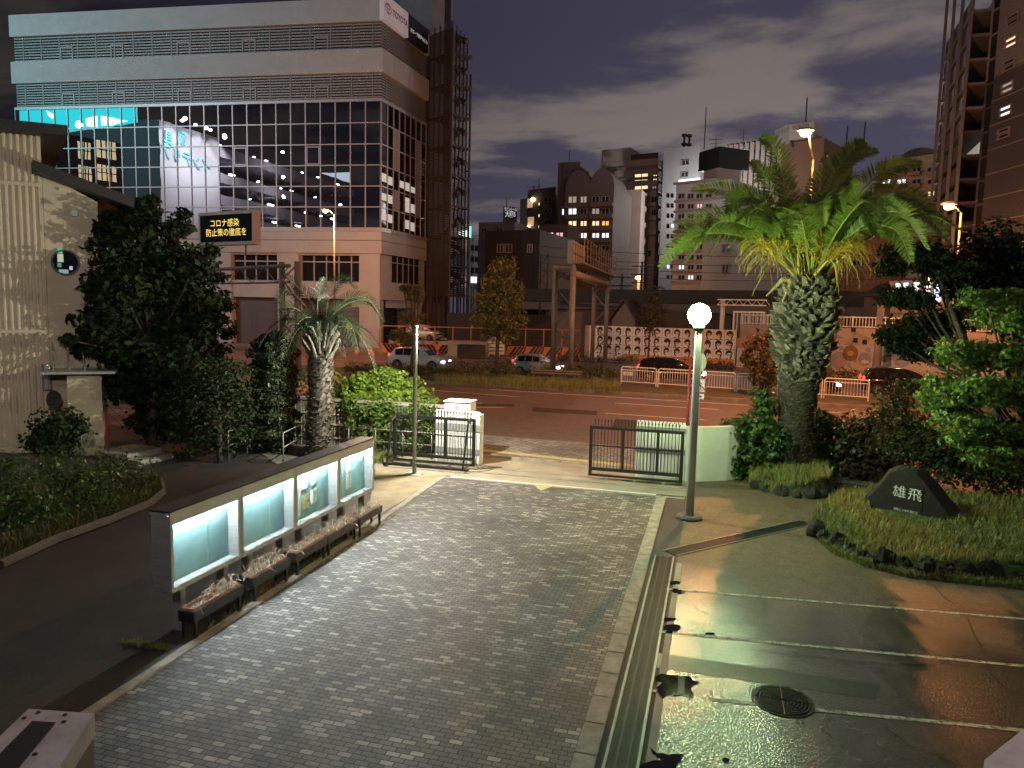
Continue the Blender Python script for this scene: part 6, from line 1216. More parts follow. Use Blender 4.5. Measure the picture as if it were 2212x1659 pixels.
b = MB(); b.fbox(gtF, ua, ub, gz1-.15, gz1, -.1, 0); b.fbox(gtF, ua, ua+.15, 0, gz1-.15, -.1, 0); b.fbox(gtF, ub-.15, ub, 0, gz1-.15, -.1, 0); b.build('frame', m_pipe, t); b = MB(); u = ua+.35
while u < ub-.2: b.fbox(gtF, u, u+.08, .2, gz1-.15, -.08, -.02); u += .36
b.build('bars', m_pipe, t)
b = MB(); uq = gtF.hit(1545, 690)[0]; b.fbox(gtF, uq, ub, gz1+.5, gz1+.6, -.5, -.42); b.fbox(gtF, uq, ub, gz1+1.0, gz1+1.1, -.5, -.42); k = 0; u = uq
while u < ub-.5: b.tube([gtF.pt(u, gz1+.55, -.46), gtF.pt(u+.4, gz1+1.05, -.46), gtF.pt(u+.8, gz1+.55, -.46)], .04, 4); u += .8
b.build('truss', m_pipe, t)
q = atD(1560, 690, 72.5); t = thing('white_tube_post', 'plain white tube post behind the portrait wall', 'post', (q.x, q.y, 0)); MB().tube([(q.x, q.y, 0), (q.x, q.y, zover(1563, 648, q))], .22, 10).build('shaft', m_pipe, t, True)
q = atD(1893, 800, 56.5); t = thing('utility_pole', 'grey concrete pole standing before the animal wall', 'utility pole', (q.x, q.y, 0)); MB().tube([(q.x, q.y, 0), (q.x, q.y, zover(1900, 655, q))], .30, 12, r2=.22).build('shaft', mat('pole concrete', (.30, .27, .24), .8, var=.1), t, True)
# ================================================================== buildings
def Dfor(px, py, z):
    d = ray(px, py); return (z-EYE.z)*math.hypot(d.x, d.y)/d.z
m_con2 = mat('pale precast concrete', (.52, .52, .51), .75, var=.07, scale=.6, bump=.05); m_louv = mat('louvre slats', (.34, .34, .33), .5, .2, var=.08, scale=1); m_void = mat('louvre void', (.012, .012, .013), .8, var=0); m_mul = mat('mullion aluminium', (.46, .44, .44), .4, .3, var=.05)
m_mir = mirrormat('coated glass', (.50, .52, .55), 0., .10); m_shut = mat('roller shutter', (.16, .13, .12), .5, .3, var=.1, stretch=(1, 1, 12), scale=3, bump=.3); m_wdark = mat('dark window', (.02, .02, .022), .06, var=0); m_beige = mat('beige panel', (.38, .33, .30), .6, var=.05)
DB = 83.; zg = zover(820, 218, atD(820, 600, DB)); DA = Dfor(45, 240, zg); DC = Dfor(918, 272, zg)
Bf = atD(822, 500, DB); Af = atD(45, 500, DA); Cf = atD(918, 500, DC)
FF = Face(Af, Bf); SFc = Face(Bf, Cf)
zl_ = lambda px, py: FF.hit(px, py)[1]
LV = dict(roof=zl_(48, 34), l1t=(zl_(50, 88)+zl_(810, 40))/2, l1b=(zl_(50, 141)+zl_(810, 100))/2, l2t=(zl_(52, 186)+zl_(810, 153))/2, gt=zg, gb=zl_(820, 492), pb=zl_(818, 548), wt=zl_(760, 552), wb=zl_(760, 610), sb=zl_(760, 646))
tb = thing('showroom_building', 'big pale showroom building with mirrored glass storeys between louvred bands', 'building', (Bf.x, Bf.y, 0))
dep = SFc.len; 
def wrap(mb, z0, z1, o, u0=-.0):         # a band round the front and the side of the block
    nA = FF.n; nB = SFc.n; o_ = Vector((Bf.x, Bf.y))
    # mitred corner
    k = o/(1+nA.dot(nB)) ; cn = o_+(nA+nB)*k; a = FF.A+FF.e*u0+nA*o; c = SFc.B+nB*o; bk = SFc.B-FF.e*FF.len; ia = FF.A+FF.e*u0
    q = [a, cn, c, SFc.B+Vector((0, 0)), SFc.B-FF.e*6, ia-nA*6]
    mb.prism([(p.x, p.y, z0) for p in q], (0, 0, z1-z0))
for z0, z1, nm in ((LV['l1t'], LV['roof'], 'upper_band'), (LV['l2t'], LV['l1b'], 'middle_band')):
    b = MB(); wrap(b, z0, z1, .35); b.build(nm, m_con2, tb)
b = MB(); wrap(b, LV['pb'], LV['gb']-.45, .25); b.build('lower_band', m_con2, tb)
b = MB(); wrap(b, LV['gb']-.44, LV['gb'], .32); b.build('ledge', m_mul, tb)
for z0, z1 in ((LV['l1b'], LV['l1t']), (LV['gt']+.32, LV['l2t'])):
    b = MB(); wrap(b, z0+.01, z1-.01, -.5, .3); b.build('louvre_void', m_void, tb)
    b = MB(); n = 9
    for i in range(n): zz_ = z0+(z1-z0)*(i+.25)/n; wrap(b, zz_, zz_+(z1-z0)/n*.48, .02, .3)
    lo = b.build('louvre_slats', m_louv, tb)
    b = MB(); u = 1.5; k = 0
    while u < FF.len-.5: b.fbox(FF, u, u+.09, z0, z1, .03, .07); u += 2.4
    u = 1.
    while u < SFc.len-.5: b.fbox(SFc, u, u+.09, z0, z1, .03, .07); u += 2.4
    b.build('louvre_posts', m_louv, lo)
    for px in (135, 243, 385, 525, 680):
        u = FF.hit(px, 200)[0]
        b = MB()
        for q in (u, u+1.5): b.fbox(FF, q, q+.14, z0, z0+(z1-z0)*.55, .072, .10)
        b.fbox(FF, u+.142, u+1.498, z0+(z1-z0)*.50, z0+(z1-z0)*.55, .072, .10); b.build('access_hatch', m_louv, lo)
b = MB(); wrap(b, LV['gt'], LV['gt']+.30, .12); b.build('head_trim', m_mul, tb)
hz = LV['gt']-LV['gb']
for F_, nc, nm in ((FF, 26, 'front'), (SFc, 8, 'side')):
    b = MB(); b.poly([F_.pt(0, LV['gb'], 0), F_.pt(F_.len, LV['gb'], 0), F_.pt(F_.len, LV['gt'], 0), F_.pt(0, LV['gt'], 0)]); cw_ = b.build('curtain_wall', m_mir if nm == 'front' else mirrormat('side coated glass', (.16, .16, .18), 0., .1), tb)
    b = MB()
    for i in range(nc+1): u = F_.len*i/nc; b.fbox(F_, max(0, u-.06), min(F_.len, u+.06), LV['gb'], LV['gt'], .01, .09)
    for i in range(1, 6): z = LV['gb']+hz*i/6; b.fbox(F_, 0, F_.len, z-.055, z+.055, .012, .082)
    b.build('mullions', m_mul, cw_)
    if nm == 'front':
        for px, py in ((520, 335), (678, 336), (498, 470)):
            u, z = F_.hit(px, py); i = int(u/(F_.len/nc)); ua = F_.len*i/nc+.12; ub = F_.len*(i+1)/nc-.12; j = int((z-LV['gb'])/(hz/6)); za_ = LV['gb']+hz*j/6+.12; zb_ = LV['gb']+hz*(j+1)/6-.2; b = MB()
            for q in ((ua, ua+.1, za_, zb_), (ub-.1, ub, za_, zb_), (ua+.1, ub-.1, za_, za_+.1), (ua+.1, ub-.1, zb_-.1, zb_)): b.fbox(F_, q[0], q[1], q[2], q[3], .02, .07)
            b.build('vent_frame', m_mul, cw_)
    else:
        for c_, r_ in ((2, 4), (2, 3), (6, 3), (6, 2), (2, 1), (6, 1), (6, 4)):
            MB().fbox(F_, F_.len*c_/nc+.08, F_.len*(c_+1)/nc-.08, LV['gb']+hz*r_/6+.08, LV['gb']+hz*(r_+1)/6-.08, .003, .03).build('solid_panel', m_beige, cw_)
        mlit = mat('painted glow', (.5, .5, .45), .6, var=.3, scale=2, emit=(.95, .92, .82), es=.42)  # glowing panels painted on the glass in place of reflected lit windows
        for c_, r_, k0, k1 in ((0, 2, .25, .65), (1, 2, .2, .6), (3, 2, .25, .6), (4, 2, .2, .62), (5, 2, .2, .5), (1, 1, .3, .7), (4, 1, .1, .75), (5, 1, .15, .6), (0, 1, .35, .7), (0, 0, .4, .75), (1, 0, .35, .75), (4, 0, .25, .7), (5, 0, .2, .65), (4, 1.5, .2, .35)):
            MB().fbox(F_, F_.len*c_/nc+.1, F_.len*(c_+.92)/nc, LV['gb']+hz*(r_+k0)/6, LV['gb']+hz*(r_+k1)/6, .002, .006).build('painted_reflection', mlit, cw_)
# podium
b = MB()
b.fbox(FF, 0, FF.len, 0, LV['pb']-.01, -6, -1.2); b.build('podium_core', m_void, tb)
b = MB(); bx = lambda u0, u1, z0, z1, o0=-1.2, o1=.0: b.fbox(FF, u0, u1, z0, z1, o0, o1)
b.fbox(FF, 0, FF.len, LV['sb'], LV['wb'], -1.2, -.12); b.fbox(FF, 0, FF.len, LV['wt'], LV['pb']-.012, -1.2, -.1); b.build('spandrel', m_con2, tb)
for px0, px1 in ((785, 821), (600, 646), (468, 500), (330, 362), (190, 222)):
    b = MB(); ua, ub = FF.hit(px0, 600)[0], min(FF.hit(px1, 600)[0], FF.len); b.fbox(FF, ua, ub, 0, LV['pb']-.015, -1.19, .12)
    if px0 == 785: b.fbox(FF, ua-.5, ua-.01, 0, LV['pb']-.015, -1.19, -.05)
    b.build('column', m_con2, tb)
for px0, px1, n in ((647, 784, 5), (500, 599, 4), (362, 467, 4), (222, 329, 4)):
    ua, ub = FF.hit(px0, 600)[0]+.05, FF.hit(px1, 600)[0]-.05; b = MB(); b.fbox(FF, ua, ub, LV['wb'], LV['wt'], -.9, -.6); w = b.build('window', m_wdark, tb); b = MB(); zz_ = LV['wb']+(LV['wt']-LV['wb'])*.76
    for i in range(n+1): u = ua+(ub-ua)*i/n; b.fbox(FF, u-.06, u+.06, LV['wb'], LV['wt'], -.58, -.45)
    b.fbox(FF, ua, ub, zz_-.07, zz_+.07, -.58, -.44); b.fbox(FF, ua, ub, LV['wb'], LV['wb']+.1, -.58, -.43); b.build('frame', m_mul, w)
    MB().fbox(FF, ua, ub, 0.05, LV['sb']-.01, -1.0, -.8).build('roller_shutter', m_shut, tb)
b = MB(); 
for k in range(3): 
    q = FF.rect(739, 698+k*5, 754, 701+k*5); b.fbox(FF, q[0], q[1], q[2], q[3], -.79, -.77)
b.build('lit_slots', mat('lit slots', (.2, .1, 0), .5, var=0, emit=(1, .55, .12), es=1.6), tb)
b = MB(); b.fbox(SFc, 0.12, SFc.len, LV['sb'], LV['pb']-.012, -3, -.05); b.build('side_wall', m_con2, tb)
q = SFc.rect(845, 557, 905, 612); b = MB(); b.fbox(SFc, q[0], q[1], q[2], q[3], -.04, .0); w = b.build('window', m_wdark, tb); b = MB()
for i in range(6): u = q[0]+(q[1]-q[0])*i/5; b.fbox(SFc, u-.05, u+.05, q[2], q[3], .002, .06)
b.fbox(SFc, q[0], q[1], q[2]+(q[3]-q[2])*.72, q[2]+(q[3]-q[2])*.72+.12, .003, .055); b.build('frame', m_mul, w)
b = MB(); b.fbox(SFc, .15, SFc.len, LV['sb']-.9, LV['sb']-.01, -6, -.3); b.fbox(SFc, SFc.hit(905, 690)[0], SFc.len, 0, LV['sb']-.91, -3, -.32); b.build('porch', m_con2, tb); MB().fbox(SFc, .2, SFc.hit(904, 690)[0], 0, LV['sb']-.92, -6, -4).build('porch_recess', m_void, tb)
# joint lines of the lower bands
b = MB(); zj = (LV['gb']+LV['pb'])/2; wrap(b, zj-.05, zj+.05, .262); b.build('joint_line', m_slot, tb)
# the two part roof sign on the side
SG = Face(Vector((Bf.x, Bf.y))+SFc.n*1.0, Vector((Cf.x, Cf.y))+SFc.n*1.0)
zsb = (SG.hit(829, 40)[1]+SG.hit(882, 83)[1])/2; zst = SG.hit(882, 28)[1]; ua, ub, uc_ = SG.hit(829, 30)[0], SG.hit(882, 60)[0], SG.hit(925, 90)[0]; zkb = SG.hit(924, 118)[1]
sgn = thing('roof_sign', 'two part roof sign, white with red lettering beside black with white lettering', 'sign', tuple(SG.pt(ua, zsb)))
MB().fbox(SG, ua, ub-.02, zsb, zst, -.5, 0).build('white_panel', mat('sign white pink', (.62, .56, .56), .5, var=.03, emit=(.8, .62, .62), es=.16), sgn)
MB().fbox(SG, ub+.02, uc_, zsb, zst, -.5, -.01).build('black_panel', m_black, sgn)
exs = Vector((SG.e.x, SG.e.y, 0)); hh = zst-zsb; wW = ub-ua
MB().text('TOYOTA', SG.pt(ua+wW*.655, zsb+hh*.50, .02), exs, (0, 0, 1), hh*.36, bold=.02, fit=wW*.62).build('lettering', mat('sign dark red', (.16, .01, .02), .5, var=0), sgn)
b = MB(); cu_, cz_ = ua+wW*.17, zsb+hh*.52
def oval(cx, cz, rx, rz, w):
    P = lambda a, k: SG.pt(cx+(rx-k)*math.cos(a), cz+(rz-k)*math.sin(a), .02)
    for i in range(24): a0, a1 = i*math.pi/12, (i+1)*math.pi/12; b.poly([P(a0, 0), P(a1, 0), P(a1, w), P(a0, w)])
rx_ = wW*.135; rz_2 = rx_*.72; oval(cu_, cz_, rx_, rz_2, rx_*.13); oval(cu_, cz_, rx_*.30, rz_2*.93, rx_*.11); oval(cu_, cz_+rz_2*.34, rx_*.68, rz_2*.48, rx_*.11); b.build('emblem', m_slot, sgn)
kw = uc_-ub
for body, fx, fw in (('カローラ南海', .38, .56), ('なにわ', .82, .28)): MB().text(body, SG.pt(ub+kw*fx, zsb+hh*.40, .01), exs, (0, 0, 1), hh*.20, bold=.02, fit=kw*fw).build('lettering', mat('sign white letters', (.7, .7, .7), .5, var=0, emit=(.8, .8, .8), es=.35), sgn)
# stair core and caged outside stair
m_core = mat('stair core', (.22, .20, .20), .8, var=.1, scale=.5); m_cage = mat('stair cage steel', (.085, .078, .076), .6, .2, var=.15)
stt = thing('stair_tower', 'tall slatted steel stair cage beside the showroom with a pier rising over it', 'stair tower', (Cf.x, Cf.y, 0))
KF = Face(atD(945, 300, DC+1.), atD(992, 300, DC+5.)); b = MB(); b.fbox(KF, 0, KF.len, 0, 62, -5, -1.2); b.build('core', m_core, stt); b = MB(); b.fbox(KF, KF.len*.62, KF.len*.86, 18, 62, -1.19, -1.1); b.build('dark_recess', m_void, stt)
b = MB(); k2 = Face(atD(862, 20, DC+4), atD(943, 20, DC+4)); b.fbox(k2, 0, k2.len, LV['roof']-6, LV['roof']+30, -6, 0); b.build('roof_core', mat('blue grey core', (.22, .28, .30), .7, var=.1), stt)
CF = Face(atD(926, 300, DC+.2), atD(974, 300, DC-3.2)); CR_ = Face(CF.B, atD(1006, 300, DC+2.2)); zc0 = CF.hit(960, 640)[1]; zc1 = CF.hit(940, 72)[1]
b = MB(); n = 120
for i in range(n):
    z = zc0+(zc1-zc0)*i/n; b.fbox(CF, 0, CF.len, z, z+.19, -.03, 0); b.fbox(CR_, 0, CR_.len, z, z+.19, -.03, 0)
b.build('slats', m_cage, stt)
b = MB()
for F_ in (CF, CR_):
    for k in range(5): u = F_.len*k/4; b.fbox(F_, u-.09, u+.09, 0, zc1+.6, .01, .16)
b.build('posts', m_cage, stt)
z = zc0; k = 0; b = MB()
while z < zc1-2:
    for F_, s_ in ((CF, 1),): 
        b.fbox(F_, 0, F_.len, z, z+.22, -3.2, -.1); a_, c_ = F_.pt(.3, z+.2, -1.6), F_.pt(F_.len-.3, z+1.9, -1.6); b.tube([a_, c_], .35, 4); a_, c_ = F_.pt(F_.len-.3, z+1.9, -2.6), F_.pt(.3, z+3.6, -2.6); b.tube([a_, c_], .35, 4)
    z += 3.6
b.build('flights', m_cage, stt)
q = atD(1013, 400, DC+1); b = MB(); b.tube([(q.x, q.y, 0), (q.x, q.y, zover(1014, 160, q))], .16, 8)
z = 8.
while z < 38: c_ = CR_.pt(CR_.len, z); b.tube([(q.x, q.y, z), c_], .08, 5); z += 7.
b.build('outrigger', m_cage, stt)
# ---- what the glass reflects: the buildings on our own side of the road
def mirr(p): 
    d = (Vector((p[0], p[1]))-FF.A).dot(FF.n); return Vector((p[0]-2*d*FF.n.x, p[1]-2*d*FF.n.y, p[2]))
def vface(p0, D0, p1, D1): return Face(mirr(atD(p1, 300, D1)), mirr(atD(p0, 300, D0)))       # seen from the road side
def vz(px, py, D): return atD(px, py, D).z
D0, D1 = 150., 168.
WFc = vface(345, D0, 472, D1); zt0, zt1_ = vz(345, 258, D0), vz(472, 300, D1)
fs_ = thing('furniture_store', 'white furniture store with teal lettering, seen mirrored in the showroom glass', 'building', tuple(WFc.pt(0, 0)))
b = MB(); P = [WFc.pt(0, 0, 0), WFc.pt(WFc.len, 0, 0), WFc.pt(WFc.len, zt0, 0), WFc.pt(0, zt1_, 0)]; bk_ = Vector((WFc.n.x, WFc.n.y, 0))*-20; b.prism(P, bk_); b.build('wall', mat('store wall', (.62, .60, .62), .7, var=.05, emit=(.62, .58, .68), es=.0), fs_)
exq = Vector((WFc.e.x, WFc.e.y, 0)); m_tl = mat('teal letters', (.03, .30, .32), .5, var=0, emit=(.05, .55, .60), es=.18)
uq = lambda px, t: WFc.len*(1-t)
hW = WFc.len
MB().text('家', WFc.pt(hW*.66, vz(384, 300, 156), .1), exq, (0, 0, 1), 3.0, bold=.02).build('lettering', m_tl, fs_); MB().text('具', WFc.pt(hW*.87, vz(358, 300, 152), .1), exq, (0, 0, 1), 3.0, bold=.02).build('lettering', m_tl, fs_)
MB().text('インテリア', WFc.pt(hW*.58, vz(395, 346, 158), .1), exq, (0, 0, 1), 3.0, bold=.02, fit=hW*.80).build('lettering', m_tl, fs_)
m_bulb = mat('floodlight bulb', (.9, .9, .9), .4, var=0, emit=(.95, .97, 1), es=22)
for k in (.08, .35, .6, .82):
    ztp = zt1_+(zt0-zt1_)*k; b = MB(); b.blob(WFc.pt(hW*k, ztp+.5, 2.2), .35, .35, .3, amp=0, nu=8, nv=6); b.build('floodlight', m_bulb, fs_)
    l = lamp('store_floodlight', 'SPOT', WFc.pt(hW*k, ztp+.3, 3.4), 13000, (.95, .93, 1.), shadow_soft_size=.4, spot_size=rad(120), spot_blend=.7); aim(l, WFc.pt(hW*k, ztp-12, 0))
# store side: decks with lamps
DF = vface(472, 168, 765, 215); pk_ = thing('parking_deck', 'open parking decks full of white lamps, seen mirrored in the showroom glass', 'building', tuple(DF.pt(0, 0)))
m_deck = mat('deck concrete', (.30, .27, .30), .8, var=.1)
tops = (vz(600, 366, 190), vz(600, 415, 190), vz(600, 455, 190), vz(600, 490, 190)); b = MB()
for z in tops: b.fbox(DF, 0, DF.len, z-1.7, z-.0, -.4, 0); b.fbox(DF, 0, DF.len, z-2.0, z-1.702, -22, 0)
b.build('deck', m_deck, pk_); MB().fbox(DF, 0, DF.len, 0, tops[0]-2.2, -24, -22.1).build('back_wall', m_deck, pk_)
rr = random.Random(12)
for z in tops:
    for k in range(6):
        u = DF.len*(k+.5+rr.uniform(-.35, .35))/6; w = rr.choice((.22, .3, .8)); b = MB(); b.fbox(DF, u-w, u+w, z+.85, z+1.1, -3, -2.6); b.build('deck_lamp', m_bulb, pk_)
for z in tops[:3]: lamp('deck_light', 'POINT', DF.pt(DF.len*.7, z+2., 4.), 600, (.95, .95, 1), shadow_soft_size=.3)
b = MB(); V = [mirr(atD(692, 374, 150)), mirr(atD(756, 371, 150)), mirr(atD(755, 394, 150)), mirr(atD(735, 388, 150))]; b.prism(V, (0, -.4, 0)); tag(b.build('lit_canopy', mat('lit canopy', (.5, .6, .65), .5, var=0, emit=(.55, .72, .80), es=1.2)), 'small pale blue lit canopy, seen mirrored in the showroom glass', 'canopy')
# teal roof sign
TF = [(42, 226), (292, 222), (292, 262), (250, 270), (190, 278), (135, 285), (42, 287)]
ts = thing('teal_sign', 'huge glowing teal rooftop sign with white shapes, seen mirrored in the showroom glass', 'sign', tuple(mirr(atD(150, 260, 140))))
pv = lambda q, D: mirr(atD(q[0], q[1], D)); nn_ = Vector((FF.n.x, FF.n.y, 0))
b = MB(); b.prism([pv(q, 140) for q in TF], nn_*.6); b.build('panel', mat('teal light', (.02, .3, .3), .5, var=0, emit=(.03, .80, .86), es=1.55), ts)
for sh in ([(99, 226), (128, 226), (124, 245), (114, 258), (104, 248)], [(190, 226), (211, 226), (212, 275), (187, 272)], [(219, 250), (276, 262), (246, 270), (219, 272)]):
    b = MB(); b.prism([pv(q, 140)-nn_*.05 for q in sh], nn_*-.1); b.build('white_shape', mat('white light', (.8, .8, .8), .5, var=0, emit=(.9, 1, .98), es=3), ts)
# dim block with four warm windows
wd = thing('class_block', 'dark block with four warm lit windows, seen mirrored in the showroom glass', 'building', tuple(mirr(atD(210, 350, 128)))); WV = vface(70, 126, 262, 130); MB().fbox(WV, 0, WV.len, 0, vz(200, 298, 128), -6, 0).build('wall', mat('dim wall', (.07, .07, .085), .8, var=.1), wd)
for x0, y0, x1, y1 in ((167, 305, 194, 342), (207, 302, 250, 340), (169, 357, 197, 390), (208, 355, 250, 388)):
    dv = lambda x: 126+(x-70)/48; a = pv(((x0), (y0+y1)/2), dv(x0)); c = pv((x1, (y0+y1)/2), dv(x1)); w_ = (a-c).length; u0_ = (Vector((c.x, c.y))-WV.A).dot(WV.e); za_, zb_ = pv((x0, y1), dv(x0)).z, pv((x0, y0), dv(x0)).z
    b = MB(); b.fbox(WV, u0_, u0_+w_, za_, zb_, .02, .05); wn_ = b.build('window', mat('warm lit room', (.5, .4, .25), .6, var=.35, scale=.8, emit=(1, .78, .42), es=1.0), wd); b = MB()
    for k in range(1, 4): b.fbox(WV, u0_+w_*k/4-.09, u0_+w_*k/4+.09, za_, zb_, .06, .1)
    b.fbox(WV, u0_, u0_+w_, za_+(zb_-za_)*.5-.08, za_+(zb_-za_)*.5+.08, .06, .09); b.build('frame', m_void, wn_)
# light thrown on the front by the floodlit store and sign opposite
for k in (.15, .5, .85):
    l = lamp('store_front_light', 'SPOT', WFc.pt(hW*k, zt0+1.0, 3), 12500, (.80, .91, 1.), shadow_soft_size=.3, spot_size=rad(110), spot_blend=.8); aim(l, FF.pt(FF.len*k, 30))
l = lamp('teal_sign_light', 'SPOT', mirr(atD(150, 262, 138.))+nn_*2., 10000, (.15, .9, 1.), shadow_soft_size=.5, spot_size=rad(120), spot_blend=.9); aim(l, FF.pt(FF.len*.06, 30))
for x, y, z, w in ((-44, 118, 16, 3500), (-2, 132, 24, 9500), (22, 128, 26, 4000), (-12, 100, 30, 1800), (2, 102, 20, 1500), (34, 96, 15, 2500), (-26, 136, 22, 4000)):      # unseen fill lamps added in place of the general city glow
    lamp('town_fill_light', 'POINT', (x, y, z), w, (1., .92, .86), shadow_soft_size=.3)
# ---- town behind
m_wlit = [mat('lit window %s' % n_, (.4, .4, .4), .6, var=.45, scale=1.2, emit=c_, es=e_) for n_, c_, e_ in (('white', (.95, .97, 1.), 1.5), ('warm', (1., .74, .42), 1.2), ('amber', (1., .55, .12), 1.), ('cool', (.78, .88, 1.), 1.1), ('pink', (1., .50, .62), .9), ('dim', (.9, .8, .65), .30))]
m_wfr = mat('window frame grey', (.22, .21, .21), .5, var=.1)
def win(F_, root, x0, y0, x1, y1, m_, nm='window', o=.0, split=2, proud=.10):
    q = F_.rect(x0, y0, x1, y1); b = MB(); b.cur = 0; b.fbox(F_, q[0], q[1], q[2], q[3], -.02+o, .03+o); b.cur = 1; t_ = .07
    for k in range(split+1): u = q[0]+(q[1]-q[0])*k/split; b.fbox(F_, u-t_, u+t_, q[2], q[3], .032+o, proud+o)
    b.fbox(F_, q[0]-t_, q[1]+t_, q[3], q[3]+t_, .0+o, proud+o); b.fbox(F_, q[0]-t_, q[1]+t_, q[2]-t_, q[2], .0+o, proud+.05+o); return b.build(nm, (m_, m_wfr), root)
def block(name, label, cat, l, r, ytop, depth, m_, base=0., parts=True, roof=.5):
    """l, r = (px, distance) of the two front corners; returns root, front, left and right faces"""
    A, B = atD(l[0], ytop, l[1]), atD(r[0], ytop, r[1]); F_ = Face(A, B); zt = F_.hit((l[0]+r[0])/2, ytop)[1]; t = thing(name, label, cat, tuple(F_.pt(0, base)))
    MB().fbox(F_, 0, F_.len, base, zt, -depth, 0).build('wall', m_, t)
    if roof: 
        b = MB(); e_ = .3
        for q in ((0, F_.len, -e_, 0), (0, F_.len, -depth, -depth+e_), (0, e_, -depth+e_, -e_), (F_.len-e_, F_.len, -depth+e_, -e_)): b.fbox(F_, q[0], q[1], zt+.003, zt+roof, q[2], q[3])
        b.build('parapet', m_, t)
    Lf = Face(F_.A-F_.n*depth, F_.A); Rf = Face(F_.B, F_.B-F_.n*depth); return t, F_, Lf, Rf, zt
def antenna(label, px, y0, y1, D, style=0):
    p = atD(px, y0, D); zt = zover(px, y1, p); t = thing('antenna', label, 'antenna', tuple(p), 0); MB().tube([p-Vector((0, 0, .5)), (p.x, p.y, zt)], .10 if style < 2 else .22, 5).build('mast', m_cage, t)
    if style == 1:
        b = MB()
        for k in range(3): z = zt-.3-k*.7; b.tube([p+Vector((-1.3+.3*k, 0, z-p.z)), p+Vector((1.3-.3*k, 0, z-p.z))], .06, 4)
        b.build('elements', m_cage, t)
    if style == 2:
        b = MB()
        for k in range(4): z = zt-.5-k*1.6; b.lathe((p.x, p.y, z), [(.2, 0), (.5, .1), (.5, .5), (.2, .6)], 8)
        b.build('dishes', m_cage, t)
bk = lambda n_, c, **k: mat(n_, c, .8, var=.08, scale=.4, **k)
# black low block and the sign tower at its back
r1_, F1, L1, R1, _ = block('low_block', 'black windowed low block beside the stair tower', 'building', (1048, 95), (1166, 92), 506, 14, bk('black cladding', (.016, .016, .018)))
for x0, x1 in ((1075, 1088), (1092, 1106), (1140, 1150)): win(F1, r1_, x0, 528, x1, 545, m_wdark)
r2_, F2, L2, R2, _ = block('low_block', 'weathered concrete block with dark openings above the black block', 'building', (1034, 112), (1112, 110), 487, 12, bk('stained concrete', (.17, .165, .17)))
for x0, x1 in ((1040, 1052), (1072, 1086)): win(F2, r2_, x0, 494, x1, 503, m_wdark)
r3_, F3, L3, R3, z3 = block('sign_tower', 'black rooftop box sign with white lettering on a dark tower', 'sign', (1087, 128), (1117, 128), 447, 5, bk('sign tower black', (.02, .02, .022)), roof=0)
ex3 = Vector((F3.e.x, F3.e.y, 0)); mwl = mat('white lettering', (.6, .6, .6), .5, var=0, emit=(.8, .82, .85), es=.45)
for tx, y, fw, h_ in (('ラパンシール', 453, .9, .75), ('大國5', 463.5, .74, 1.1)): MB().text(tx, F3.pt(F3.len*.53, F3.hit(1102, y)[1], .05), ex3, (0, 0, 1), h_, bold=.02, fit=F3.len*fw).build('lettering', mwl, r3_)
# distant lit shop signs in the gap
for i, (x0, y0, x1, y1, c_) in enumerate(((987, 498, 997, 512, (.75, 1, .95)), (998, 498, 1010, 513, (.85, 1, .92)), (1011, 489, 1018, 513, (.12, .85, .55)), (1017, 598, 1030, 611, (.95, .98, 1)))):
    F_ = Face(atD(x0, y0, 150), atD(x1, y0, 150)); q = F_.rect(x0, y0, x1, y1); t = thing('shop_sign', ('narrow white lit sign nearest the stair tower', 'wider white and green lit sign in the gap by the stair tower', 'upright green lit sign in the gap by the stair tower', 'low bright white square lamp in the gap by the stair tower')[i], 'sign', tuple(F_.pt(q[0], 0))); MB().fbox(F_, q[0], q[1], q[2], q[3], -.3, 0).build('face', mat('shop sign %d' % i, (.5, .5, .5), .5, var=.2, scale=3, emit=c_, es=1.6), t); MB().fbox(F_, (q[0]+q[1])/2-.15, (q[0]+q[1])/2+.15, 0, q[2], -.25, -.1).build('post', m_cage, t)
rX, FX, LX, RX, _ = block('narrow_house', 'pale narrow building with scaffold lines in the gap by the stair tower', 'building', (1012, 155), (1040, 155), 520, 10, bk('pale stucco', (.30, .30, .31)))
for k in range(4): win(FX, rX, 1016, 530+k*24, 1034, 542+k*24, m_wdark)
# dark block with a lit spiral stair
r4_, F4, L4, R4, z4 = block('apartment_block', 'dark apartment block with an orange lit stair well', 'building', (1140, 134), (1200, 130), 413, 12, bk('dark brick', (.085, .07, .065)))
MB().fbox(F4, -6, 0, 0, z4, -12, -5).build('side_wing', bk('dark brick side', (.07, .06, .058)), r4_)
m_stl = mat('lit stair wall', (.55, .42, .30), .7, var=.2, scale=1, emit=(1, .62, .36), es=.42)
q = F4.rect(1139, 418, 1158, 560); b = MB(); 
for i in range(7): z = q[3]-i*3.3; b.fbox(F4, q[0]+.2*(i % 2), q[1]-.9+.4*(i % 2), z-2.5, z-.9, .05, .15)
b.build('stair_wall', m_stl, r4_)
for i in range(4): 
    u = q[0]+(.6 if i % 2 else 1.6); b = MB(); b.blob(F4.pt(u, q[3]-1.2-i*5., .5), .42, .42, .42, amp=0, nu=8, nv=6); b.build('stair_lamp', mat('warm bulb', (.9, .8, .6), .4, var=0, emit=(1, .78, .5), es=7), r4_)
for y in (438, 463, 487): win(F4, r4_, 1163, y, 1167, y+6, m_wlit[1], split=1)
for y in (427, 452, 476, 500): win(F4, r4_, 1176, y, 1192, y+8, m_wdark)
